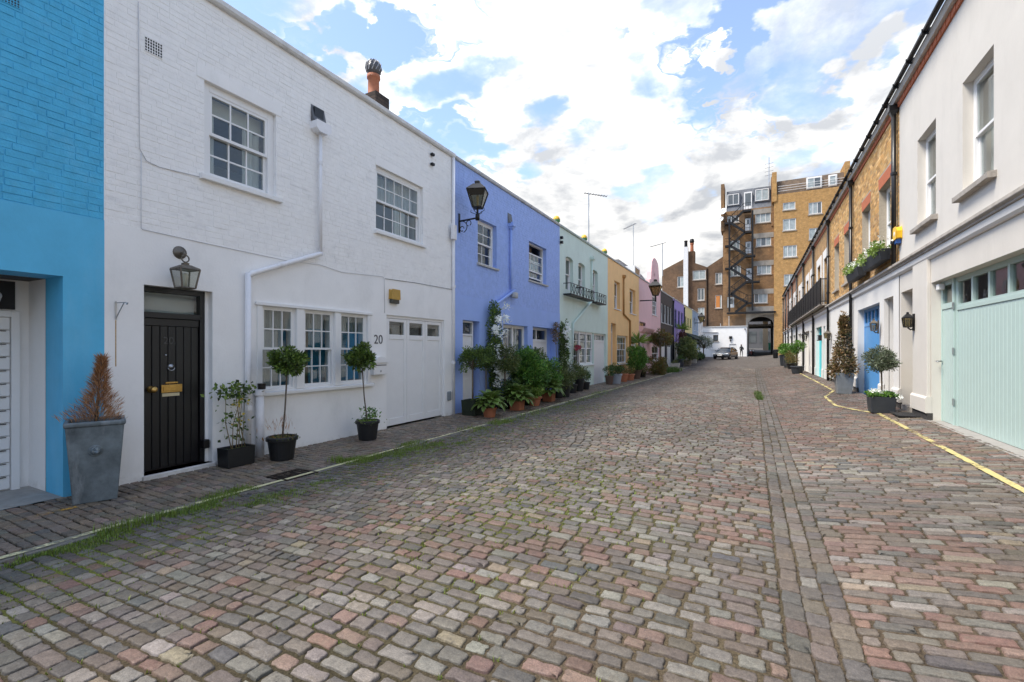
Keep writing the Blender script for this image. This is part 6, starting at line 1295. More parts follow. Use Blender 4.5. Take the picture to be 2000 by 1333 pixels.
def foliage(name, parent, c, r, n, size, kind, clumps=26, spread=.26, aspect=.45, up=.25, shape='ball', droop=0.0, hollow=.45):
    c = np.array(c); r = np.array(r); K = RNG.normal(0, 1, (clumps, 3)); K /= np.linalg.norm(K, axis=1, keepdims=True); K *= RNG.uniform(hollow, .92, (clumps, 1))
    if shape == 'cone': h = RNG.uniform(0, 1, clumps)**1.4; a = RNG.uniform(0, 2*math.pi, clumps); rr = (1-h)*RNG.uniform(.4, .95, clumps); K = np.stack([np.cos(a)*rr, np.sin(a)*rr, h*2-1], 1)
    if shape == 'column': K[:, 2] = RNG.uniform(-.97, .97, clumps); q = RNG.uniform(.25, .8, clumps)*(1-.35*np.abs(K[:, 2])); a = RNG.uniform(0, 2*math.pi, clumps); K[:, 0] = np.cos(a)*q; K[:, 1] = np.sin(a)*q
    if shape == 'box': K = RNG.uniform(-.85, .85, (clumps, 3))
    id_ = RNG.integers(0, clumps, n); tone = RNG.normal(1, .16, clumps).clip(.6, 1.4)
    D = RNG.normal(0, 1, (n, 3)); D /= np.linalg.norm(D, axis=1, keepdims=True); P = K[id_]+D*spread*RNG.random((n, 1))**.45
    N = D*.8+K[id_]*.5+np.array([0, 0, up-droop])+RNG.normal(0, .35, (n, 3))
    return leaf_mesh(name, c+P*r, N, size, lcols(kind, n)*tone[id_][:, None], parent, aspect)
m_soil = mat('potting_soil', (.045, .033, .022), .95, var=.4, scale=40, bump=.8, bscale=80); m_bark = mat('bark', (.13, .10, .07), .9, var=.3, scale=25, bump=.6, bscale=60); m_plast = mat('black_plastic_pot', (.009, .0095, .0105), .5, var=.2, scale=15)
m_zinc = mat('lead_grey_planter', (.15, .18, .195), .55, .3, var=.5, scale=5, bump=.15, bscale=20, stain=((.36, .39, .41), .9, 3.2, (1, 1, .22))); m_slatebox = mat('slate_grey_planter', (.03, .035, .042), .6, var=.2, scale=8)
def round_pot(t, c, r, h, material, taper=.76, rim=True, ribs=0):
    q = MB(); prof = [(r*taper, 0), (r*taper*1.02, .01), (r*.96, h*.82)]+([(r*1.07, h*.83), (r*1.08, h*.97), (r, h)] if rim else [(r, h)])+[(r*.88, h), (r*.86, h*.9)]
    q.lathe(c, prof, 26); q.build('pot', material, t, smooth=False, bevel=.004); MB().lathe((c[0], c[1], c[2]+h*.88), [(r*.86, 0), (r*.5, .02), (.01, .03)], 18).build('soil', m_soil, t)
def square_pot(t, c, sx, sy, h, material, taper=.8, rim=.0, rot=0.0):
    """tapered box planter, sx across, sy along the street"""
    q = MB(); k = math.sqrt(.5); prof = [(k*taper, 0), (k, h-(.05 if rim else 0))]+([(k+rim, h-.045), (k+rim*1.2, h-.02), (k+rim, h)] if rim else [(k, h)])+[(k*.9, h), (k*.88, h-.06)]
    q.lathe(c, prof, 4, rot=R(45)+rot, sx=sx, sy=sy); q.build('planter', material, t, bevel=.008); MB().lathe((c[0], c[1], c[2]+h-.06), [(k*.88, 0), (k*.4, .015)], 4, rot=R(45)+rot, sx=sx, sy=sy).build('soil', m_soil, t)
def trunk(t, pts, r0, r1, name='trunk', m=None): return MB().tube(pts, list(np.linspace(r0, r1, len(pts))), 8).build(name, m or m_bark, t, smooth=True)
PG = 'potted plants along the houses'
def put(name, loc, label, cat='potted plant'): return thing(name, loc, label, cat, PG)

# lead planter with dead conifer
c = Vector((-6.37, LY(187, -6.37), 0)); c.z = float(zg(c.x, c.y)); t = put('lead_planter', c, 'tall tapered lead planter with a dead brown conifer by the blue pier'); hp = .86
square_pot(t, c, .47, .47, hp, m_zinc, .76, .035, R(-22))
q = MB(); ax = Vector((math.cos(R(-22)), math.sin(R(-22)), -.10)); ec = c+ax*.207+Vector((0, 0, hp*.64+.02))
q.lathe(ec, [(.062, 0), (.062, .012), (.05, .016), (.044, .01), (.042, .02), (.03, .03), (.0, .036)], 18, axis=ax); q.lathe(ec+Vector((.034, 0, -.012)), [(.02, 0), (.016, .016), (0, .022)], 10, axis=ax)
for s in (-1, 1): q.lathe(ec+Vector((.03, s*.018, .016)), [(.009, 0), (0, .01)], 8, axis=ax)
q.tube([ec+Vector((.02, .034*math.cos(a_), .004+.04*math.sin(a_))) for a_ in np.linspace(0, 2*math.pi, 15)], .009, 6); q.build('lion_emblem', m_zinc, t, smooth=True)
top = c+Vector((.03, .05, hp+.68)); trunk(t, [c+Vector((0, 0, hp-.05)), c+Vector((.02, .02, hp+.35)), top], .016, .004)
n = 3000; h = RNG.random(n)**1.2; a = RNG.uniform(0, 2*math.pi, n); rr = (.25*(1-h)**1.9+.03*(1-h)+.012)*RNG.uniform(.25, 1.0, n)*(.82+.3*np.sin(a*3+h*14)); ax_ = np.array(c)+np.stack([.03*h, .05*h, hp-.02+.68*h], 1)
P = ax_+np.stack([np.cos(a)*rr, np.sin(a)*rr, 0*h], 1); N = np.stack([np.cos(a)*.7, np.sin(a)*.7, np.full(n, .9)], 1)+RNG.normal(0, .25, (n, 3)); leaf_mesh('crown', P, N, .085, lcols('dead', n), t, .06)
# rose in a black trough
c = G(461, 905); c.x = -6.45; c.y = LY(462, -6.45); c.z = float(zg(c.x, c.y)); t = put('rose_trough', c, 'black trough with a lanky climbing rose on canes'); square_pot(t, c, .25, .40, .26, m_plast, .96)
for i in range(6):
    dy, dx = random.uniform(-.14, .14), random.uniform(-.06, .06); b = c+Vector((dx, dy, .2)); tp = c+Vector((dx*.4-.05, dy*.5+random.uniform(-.12, .12), random.uniform(.85, 1.12))); trunk(t, [b, b.lerp(tp, .5)+Vector((random.uniform(-.04, .04), random.uniform(-.05, .05), 0)), tp], .007, .004, 'cane', mat('cane', (.22, .17, .09), .8, var=.3))
n = 130; zz = RNG.uniform(.35, 1.12, n); P = np.array(c)+np.stack([RNG.normal(-.03, .05, n), RNG.normal(0, .05+.10*zz, n), zz], 1); leaf_mesh('crown', P, RNG.normal(0, 1, (n, 3))+np.array([.4, 0, .1]), .06, lcols('bay', n), t, .62)
n = 150; P = np.array(c)+np.stack([RNG.normal(.0, .05, n), RNG.normal(-.02, .13, n), RNG.uniform(.95, 1.15, n)], 1); leaf_mesh('top_leaves', P, RNG.normal(0, 1, (n, 3)), .065, lcols('bay', n), t, .65)
n = 40; P = np.array(c)+np.stack([RNG.normal(0, .04, n), RNG.normal(.05, .05, n), RNG.choice([.62, .88], n)+RNG.normal(0, .03, n)], 1); leaf_mesh('blossom', P, RNG.normal(0, 1, (n, 3)), .04, np.tile((.62, .48, .06), (n, 1)), t, .8)
n = 500; P = np.array(c)+np.stack([RNG.uniform(-.11, .11, n), RNG.uniform(-.17, .17, n), np.full(n, .20)], 1); leaf_mesh('weeds', P, RNG.normal(0, .5, (n, 3))+np.array([0, 0, 1]), .03, lcols('lime', n), t, .3)
# two bay standards in black pots
def standard(t, c, pr, ph, zc, rx, rz, kind='bay', n=2600, size=.058, lean=(0, 0), pot=m_plast, square=False, under='dead', tr=.013, dens=40):
    if square: square_pot(t, c, pr*2, pr*2, ph, pot, .92)
    else: round_pot(t, c, pr, ph, pot)
    cc = Vector((c.x+lean[0], c.y+lean[1], zc)); trunk(t, [c+Vector((0, 0, ph*.8)), c.lerp(cc, .5)+Vector((.01, -.01, .0)), cc+Vector((0, 0, rz*.3))], tr, tr*.8)
    for k in range(7): a = 2*math.pi*k/7; trunk(t, [cc-Vector((0, 0, rz*.7)), cc+Vector((math.cos(a)*rx*.5, math.sin(a)*rx*.5, rz*.2*(k % 3)))], tr*.45, tr*.2, 'branch')
    foliage('crown', t, cc, (rx, rx, rz), n, size, kind, dens, .30)
    if under: m = 260; P = np.array(c)+np.stack([RNG.normal(0, pr*.5, m), RNG.normal(0, pr*.5, m), np.full(m, ph*.9)], 1); leaf_mesh('underplanting', P, RNG.normal(0, .5, (m, 3))+np.array([0, 0, .9]), .05, lcols(under, m), t, .25)
X0 = -6.22; c = Vector((X0, LY(551, X0), 0)); c.z = float(zg(c.x, c.y)); t = put('bay_tree', c, 'clipped bay standard in a black pot before the near sash windows')
standard(t, c, .205, .34, LZ(574, 706, X0), .27, .185, lean=(0, .10), under='rust')
m = 60; P = np.array(c)+np.stack([RNG.normal(0, .1, m), RNG.normal(0, .14, m), RNG.uniform(.33, .55, m)], 1); leaf_mesh('dry_stems', P, RNG.normal(0, .3, (m, 3))+np.array([0, 0, 1]), .12, lcols('dead', m), t, .06)
c = Vector((X0, LY(718, X0), 0)); c.z = float(zg(c.x, c.y)); t = put('bay_tree', c, 'clipped bay standard in a black pot below the wall number 20'); standard(t, c, .20, .35, LZ(703, 698, X0), .255, .21, lean=(0, -.16), under='lime')
m = 160; P = np.array(c)+np.stack([RNG.normal(0, .08, m), RNG.normal(.05, .08, m), RNG.uniform(.33, .55, m)], 1); leaf_mesh('companion_foliage', P, RNG.normal(0, .5, (m, 3))+np.array([0, 0, .6]), .06, lcols('bright', m), t, .4)
# lavender house garden
def at(x, X): y = LY(x, X); return Vector((X, y, float(zg(X, y))))
X1 = -6.25
c = at(923, X1); t = put('box_tree', c, 'round headed box standard in a square dark planter by the white door'); standard(t, c, .21, .38, LZ(923, 702, X1), .36, .36, 'bay', 3600, .05, pot=mat('mossy_dark_planter', (.018, .026, .012), .8, var=.4, scale=8), square=True, under=None, tr=.022)
c = at(949, X1-.1); t = put('box_tree', c, 'smaller round box standard tucked beside the flowering clematis'); standard(t, c, .18, .35, LZ(949, 700, X1-.1), .27, .31, 'bay', 2200, .05, under=None, tr=.02)
c = at(986, X1+.1); t = put('bay_tree', c, 'dense round bay standard right of the white clematis'); standard(t, c, .22, .38, LZ(986, 703, X1+.1), .40, .43, 'mixed', 4200, .055, under=None, tr=.024)
def climber(x, X, z0, z1, r, label, kind='dark', flowers=0, n=3000, size=.065):
    c = at(x, X); t = thing('climbing_plant', c, label, 'climber', 'climbing plants'); trunk(t, [c, c+Vector((0, .04, z1*.5)), c+Vector((0, -.03, z1*.95))], .02, .008, 'stem')
    round_pot(t, c+Vector((.05, 0, 0)), .17, .32, m_plast)
    foliage('crown', t, (c.x, c.y, (z0+z1)/2), (.22, r, (z1-z0)/2), n, size, kind, 60, .24, .5, shape='column')
    if flowers:
        K = np.array([(c.x+.16, c.y+random.uniform(-r*.8, r*.8), random.uniform(z0+.3, z1+.05)) for _ in range(flowers)]); m = flowers*26; P = np.repeat(K, 26, 0)+RNG.normal(0, .055, (m, 3)); leaf_mesh('blossom', P, RNG.normal(0, .6, (m, 3))+np.array([1, 0, .2]), .085, lcols('white', m, .06), t, .55)
    return t
climber(966, -6.5, .3, LZ(966, 603, -6.5), .42, 'white flowering clematis climbing the lavender wall', 'bay', 26, 5200)
climber(1102, -6.5, .3, LZ(1102, 634, -6.5), .42, 'leafy climber with white flowers at the mint house corner', 'bay', 10, 4600)
climber(1086, -6.55, 1.9, LZ(1086, 632, -6.55), .25, 'thin brownish climber at the corner of the lavender house', 'copper', 0, 500, .06)
# potted bushes, big to small
def bush(x, X, zc, r, label, kind, n, size, pr=.2, ph=.32, pot=m_plast, clumps=40, aspect=.45, spread=.28, name='potted_shrub', flowers=0, shape='ball', fk='white', square=False):
    c = at(x, X); t = put(name, c, label)
    if pr: square_pot(t, c, pr*2, pr*2, ph, pot) if square else round_pot(t, c, pr, ph, pot)
    for k in range(5): a = 2*math.pi*k/5; trunk(t, [c+Vector((0, 0, ph*.7)), Vector((c.x+math.cos(a)*r[0]*.5, c.y+math.sin(a)*r[1]*.5, zc+c.z))], .012, .005, 'stem')
    foliage('crown', t, (c.x, c.y, c.z+zc), r, n, size, kind, clumps, spread, aspect, shape=shape)
    if flowers: m = flowers; P = np.array((c.x, c.y, c.z+zc))+RNG.normal(0, .55, (m, 3))*np.array(r); leaf_mesh('blossom', P, RNG.normal(0, 1, (m, 3)), .05, lcols(fk, m, .1), t, .7)
    return t
bush(1032, -6.0, .98, (.55, .85, .66), 'big bright green bush in the middle of the pots', 'bright', 7000, .09, clumps=80)
bush(1050, -6.4, 1.38, (.3, .48, .30), 'rounded light green shrub showing above the big bush', 'bay', 2200, .06, .16, .3)
bush(1066, -6.0, .88, (.48, .75, .55), 'mid green bush before the lavender garage', 'bright', 3600, .075)
bush(1000, -6.0, .50, (.36, .55, .32), 'low dark shrub behind the hostas', 'dark', 2000, .06)
bush(1018, -6.1, .68, (.4, .7, .42), 'dark spreading shrub between the standards and the big bush', 'dark', 2200, .07)
bush(1090, -5.95, .66, (.38, .6, .40), 'grassy green plant in a black pot by the corner', 'mixed', 2400, .11, .2, .36, aspect=.12)
bush(1103, -5.85, .60, (.38, .55, .36), 'feathery yellowish plant in a tall black pot', 'mixed', 2000, .09, .21, .42, aspect=.18)
bush(1118, -6.1, .85, (.26, .4, .38), 'wispy plant in a dark pot below the mint window', 'mixed', 1500, .08, .18, .34, aspect=.2, flowers=60, fk='white')
bush(1131, -6.15, .72, (.28, .45, .34), 'tall dark pot with a loose green plant by the mint window', 'mixed', 1500, .08, .2, .5, aspect=.3)
bush(1143, -6.2, .55, (.25, .34, .22), 'small dark green plant in a black pot nearest the mint garage', 'dark', 1000, .06, .2, .3)
bush(1128, -6.45, 1.72, (.15, .2, .13), 'hanging basket of dark red flowers at the mint window', 'pink', 500, .05, 0, 0, name='hanging_basket')
# hostas: every leaf its own piece
def hosta(x, y, X, label, n, r, h, pot_r, pot_h, material, square=False):
    c = at(x, X); t = put('hosta', c, label)
    square_pot(t, c, pot_r*2, pot_r*2, pot_h, material, .9) if square else round_pot(t, c, pot_r, pot_h, material)
    variants = []
    for v in range(4):
        mbv, ML, MW = [], .20, .062; cs = []; fs = []
        for i in range(7):
            s = i/6; wv = MW*math.sin(math.pi*min(1, s*.93+.07))**.75*(1 if s < 1 else 0)+.001; z = .10*s-.16*s*s*(1+.15*v)
            for j, e in enumerate((-1, -.55, 0, .55, 1)):
                mbv.append((ML*s, wv*e, z+abs(e)*.016+.004*math.sin(i*2+v+e*3))); k = (.30, .36, .13) if abs(e) == 1 else (.12, .21, .03) if abs(e) > .1 else (.16, .25, .05); cs.append(k)
        for i in range(6):
            for j in range(4): a_ = i*5+j; fs.append((a_, a_+1, a_+6, a_+5))
        o = np_mesh('leaf', np.array(mbv), np.array(fs), np.array(cs)*random.uniform(.85, 1.15), leaf_mat(), None, True); variants.append(o.data); bpy.data.objects.remove(o)
    for k in range(n):
        f = k/n; a = k*2.399963; o = bpy.data.objects.new('leaf', variants[k % 4]); rr = r*math.sqrt(f)*.55; pitch = R(62-70*f+random.uniform(-10, 10)); s = random.uniform(.8, 1.2)*(h/.3)
        o.location = Vector((math.cos(a)*rr, math.sin(a)*rr, pot_h+.03+h*(1-f)*.62)); o.rotation_euler = (random.uniform(-.3, .3), -pitch, a); o.scale = (s, s, s); link(o, t)
    st = MB()
    for k in range(0, n, 3): f = k/n; a = k*2.399963; rr = r*math.sqrt(f)*.55; st.tube([(c.x+math.cos(a)*.03, c.y+math.sin(a)*.03, c.z+pot_h*.85), (c.x+math.cos(a)*rr, c.y+math.sin(a)*rr, c.z+pot_h+.03+h*(1-f)*.62)], .005, 5)
    st.build('stalks', mat('leaf_stalk', (.14, .2, .05), .6), t)
hosta(956, 816, -5.72, 'variegated hosta in an orange terracotta pot nearest the kerb', 60, .42, .36, .175, .24, m_terra)
hosta(1010, 805, -5.72, 'variegated hosta in a square terracotta pot', 60, .44, .40, .16, .25, m_terra, True)
hosta(1072, 790, -5.80, 'broad variegated hosta spilling over its pot beside the ribbed terracotta pot', 66, .50, .44, .17, .28, m_terra, True)
c = at(1044, -5.72); t = put('terracotta_pot', c, 'round ribbed terracotta pot between the hostas'); q = MB(); r_ = .20; q.lathe(c, [(r_*.68, 0), (r_*.75, .06), (r_*.78, .065), (r_*.84, .13), (r_*.87, .135), (r_*.93, .2), (r_*1.1, .22), (r_*1.12, .27), (r_*1.0, .28), (r_*.85, .28), (r_*.83, .24)], 26); q.build('pot', m_terra, t, bevel=.004); foliage('crown', t, (c.x, c.y, c.z+.38), (.26, .26, .13), 420, .11, 'lime', 16, .4, .5)
# apricot house pots
bush(1190, -6.1, .62, (.25, .4, .26), 'clipped green plant in a brown pot by the apricot door', 'dark', 900, .06, .2, .4, mat('brown_pot', (.12, .075, .055), .8))
bush(1204, -5.95, .72, (.32, .5, .3), 'green plant in a pale grey pot by the apricot door', 'dark', 1300, .07, .26, .48, mat('pale_grey_pot', (.33, .36, .4), .7))
bush(1217.5, -6.0, .45, (.2, .3, .2), 'small plant in an orange terracotta pot before the apricot window', 'rust', 500, .06, .24, .42, m_terra)
bush(1230, -5.95, .5, (.24, .4, .22), 'rusty low plant in a terracotta trough before the apricot house', 'rust', 600, .06, .26, .35, m_terra)
bush(1243, -5.95, 1.15, (.6, .95, .75), 'large fresh green bush before the apricot house', 'bright', 4200, .11, .26, .5, mat('brown_pot', (.12, .075, .055), .8), 50)
bush(1255, -5.95, .5, (.35, .6, .4), 'brownish shrub at the foot of the pink house', 'rust', 900, .08, .22, .35)
def cordyline(x, X, z, r, label, n=60, skirt=0, tl=1.6):
    c = at(x, X); t = put('cordyline', c, label, 'palm'); round_pot(t, c, .26, .45, m_plast); trunk(t, [c+Vector((0, 0, .3)), c+Vector((.03, .02, z*.6)), c+Vector((0, 0, z))], .07, .05)
    a = RNG.uniform(0, 2*math.pi, n); e = RNG.uniform(-.2, 1.1, n); P = np.tile(np.array((c.x, c.y, c.z+z)), (n, 1)); leaf_mesh('crown', P, np.stack([np.cos(a)*np.cos(e), np.sin(a)*np.cos(e), np.sin(e)], 1), r, lcols('lime', n), t, .09)
    if skirt: P = np.array((c.x, c.y, c.z))+np.stack([RNG.normal(0, .12, skirt), RNG.normal(0, .12, skirt), RNG.uniform(z*.55, z, skirt)], 1); a = RNG.uniform(0, 6.3, skirt); leaf_mesh('dead_leaves', P, np.stack([np.cos(a)*.5, np.sin(a)*.5, np.full(skirt, -.9)], 1), r*.9, np.tile((.12, .035, .025), (skirt, 1))*RNG.normal(1, .25, (skirt, 1)), t, .09)
cordyline(1248, -6.3, 2.15, .75, 'spiky yellow green cordyline against the apricot house', 70)
cordyline(1332, -6.2, 3.5, .85, 'cordyline palm with hanging dark red dead leaves by the purple house', 80, 260)
# far pots of the left row
c = at(1289, -5.9); t = put('standard_tree', c, 'broad mop headed standard tree before the black house'); standard(t, c, .35, .5, LZ(1289, 662, -5.9), .85, .62, 'rust', 3600, .11, under=None, tr=.06)
c = at(1289, -5.75); t = put('hedge', (c.x, c.y+1.2, c.z), 'yellow green box hedge below the mop headed tree', 'hedge') if False else thing('hedge', (c.x, c.y, c.z), 'yellow green clipped hedge below the mop headed tree', 'hedge'); foliage('crown', t, (c.x, c.y-.6, c.z+.55), (.5, 1.9, .58), 5200, .1, 'rust', 70, .3, shape='box'); trunk(t, [c, c+Vector((0, 0, .5))], .05, .03)
c = at(1311, -5.5); n = 700; q = np.array(c)+np.stack([RNG.normal(0, .25, n), RNG.normal(0, .8, n), np.zeros(n)], 1); o = blades('grass_tuft', q, np.full(n, .35), .018, gcols(n, (.09, .17, .03))); tag(o, 'bright green grass tuft beside the box hedge', 'grass', kind='stuff')
t = bush(1318.5, -5.8, .55, (.3, .5, .2), 'white stone trough planter with low plants', 'mixed', 400, .09, .36, .5, mat('pale_stone', (.55, .53, .48), .85, var=.15, scale=6), square=True)
bush(1329, -5.9, .7, (.4, .7, .35), 'rounded dark pot with a small shrub before the purple house', 'dark', 700, .1, .34, .7, mat('dark_glaze', (.04, .045, .06), .4))
bush(1341, -5.7, 1.5, (1.0, 2.2, 1.15), 'large loose green shrub in a wooden trough towards the far end', 'mixed', 6000, .16, .45, .5, mat('weathered_wood', (.26, .23, .17), .85, var=.2), 60, square=True)
bush(1353, -5.6, .8, (.5, 1.2, .5), 'low mixed planting in a pale trough before the cream house', 'mixed', 1600, .14, .4, .45, mat('pale_stone', (.55, .53, .48), .85), 40, square=True)
c = at(1374, -5.6); t = thing('olive_tree', c, 'grey green loose tree near the white annexe', 'tree'); trunk(t, [c, c+Vector((0, 0, 1.2)), c+Vector((.1, 0, 2.0))], .09, .05)
for k in range(6): a = k*1.05; trunk(t, [c+Vector((.05, 0, 1.3)), c+Vector((math.cos(a)*.7, math.sin(a)*.9, 2.0+.2*(k % 3)))], .045, .02, 'limb')
foliage('crown', t, (c.x, c.y, c.z+2.1), (1.1, 1.6, .95), 3600, .14, 'olive', 50, .3, .3)
bush(1366, -5.7, .5, (.6, 1.4, .45), 'dark low shrubs at the foot of the olive tree', 'dark', 1500, .14, .3, .3)
# ---- right row plants
def atR(x, X): return at(x, X)
XP = 2.55; c = atR(1648, XP); c.z = float(zg(c.x, c.y)); t = put('cone_shrub', c, 'tall brown variegated cone shrub in a tapered grey planter'); k = 45/1000; square_pot(t, c, .50, .50, .66, mat('grey_fibre_planter', (.21, .22, .22), .7, var=.2, scale=7, bump=.1), .72, .0)
trunk(t, [c+Vector((0, 0, .5)), c+Vector((0, 0, 2.2))], .03, .01); ztop = LZ(1646, 618, XP); foliage('crown', t, (c.x, c.y, (c.z+.64+ztop)/2), (.42, .42, (ztop-c.z-.64)/2), 4600, .085, 'copper', 90, .20, .5, shape='cone')
c = G(1721, 806); t = put('olive_standard', c, 'olive standard with white flowers in a slate box planter'); square_pot(t, c, .46, .46, .36, m_slatebox, .88, 0)
zc0 = c.z+(806-706)/FPX*depth(c); cc = Vector((c.x, c.y, zc0)); trunk(t, [c+Vector((0, 0, .3)), c+Vector((.01, -.01, .6)), cc], .02, .014)
for k in range(7): a = k*.9; trunk(t, [cc-Vector((0, 0, .16)), cc+Vector((math.cos(a)*.2, math.sin(a)*.2, .06*(k % 3)))], .009, .004, 'branch')
foliage('crown', t, cc+Vector((0, 0, .02)), (.31, .31, .28), 4200, .06, 'olive', 60, .33, .28)
m = 700; P = np.array(c)+np.stack([RNG.uniform(-.24, .24, m), RNG.uniform(-.24, .24, m), .36+RNG.uniform(0, .07, m)], 1); leaf_mesh('underplanting', P, RNG.normal(0, .6, (m, 3))+np.array([0, 0, .4]), .07, lcols('bright', m), t, .5)
m = 90; P = np.array(c)+np.stack([RNG.normal(-.1, .07, m), RNG.normal(-.05, .1, m), .43+RNG.uniform(0, .07, m)], 1); leaf_mesh('blossom', P, RNG.normal(0, .6, (m, 3))+np.array([0, 0, .6]), .05, lcols('white', m, .05), t, .8)
m = 60; P = np.array(c)+np.stack([RNG.normal(.27, .04, m), RNG.normal(-.1, .1, m), .36+RNG.uniform(-.05, .06, m)], 1); leaf_mesh('blossom', P, RNG.normal(0, .6, (m, 3))+np.array([0, 0, .3]), .045, lcols('white', m, .05), t, .8)
# window boxes
for (xa, xb, lab) in ((1696, 1737, 'dark window box of white geraniums under the nearer upper brick house window'), (1664, 1690, 'dark window box of white geraniums under the farther upper brick house window')):
    ya, yb = RY(xb, XR-.15)+.1, RY(xa, XR-.15)-.1; z0 = 3.78; ym = (ya+yb)/2; t = thing('window_box', FR.pt(ym, z0, .15), lab, 'window box', 'window boxes')
    MB().hexa([FR.pt(ya+.05, z0, .10), FR.pt(yb-.05, z0, .10), FR.pt(yb-.05, z0, .28), FR.pt(ya+.05, z0, .28), FR.pt(ya, z0+.26, .09), FR.pt(yb, z0+.26, .09), FR.pt(yb, z0+.26, .34), FR.pt(ya, z0+.26, .34)]).build('trough', m_slatebox, t, bevel=.006)
    foliage('crown', t, FR.pt(ym, z0+.34, .22), (.20, (yb-ya)/2*1.05, .17), 1500, .06, 'lime', 40, .3, .6, shape='box'); m = 260; P = np.array(FR.pt(ym, z0+.42, .22))+RNG.normal(0, .5, (m, 3))*np.array([.16, (yb-ya)/2, .13]); leaf_mesh('blossom', P, RNG.normal(0, .7, (m, 3))+np.array([-.5, 0, .3]), .05, lcols('white', m, .06), t, .8)
# farther right plants
c = at(1557, 2.35); t = put('lollipop_tree', c, 'small round headed tree on a thin stem along the right row'); standard(t, c, .35, .45, LZ(1557, 679, 2.35), .44, .36, 'bright', 1500, .09, under=None, tr=.025, pot=m_slatebox)
bush(1541, 2.45, 1.15, (.45, .9, .5), 'tall dark pot of ferns in a row on the right', 'bright', 1500, .14, .4, .85, m_slatebox, square=True)
bush(1533, 2.35, 1.35, (.5, 1.3, .45), 'bright green shrub farthest along the right row', 'bright', 1600, .16, .4, .9, m_slatebox, square=True)
bush(1547, 2.5, .75, (.35, .7, .55), 'brown and green spiky plant beside the dark pots', 'rust', 1200, .2, .35, .4, m_plast, aspect=.1)
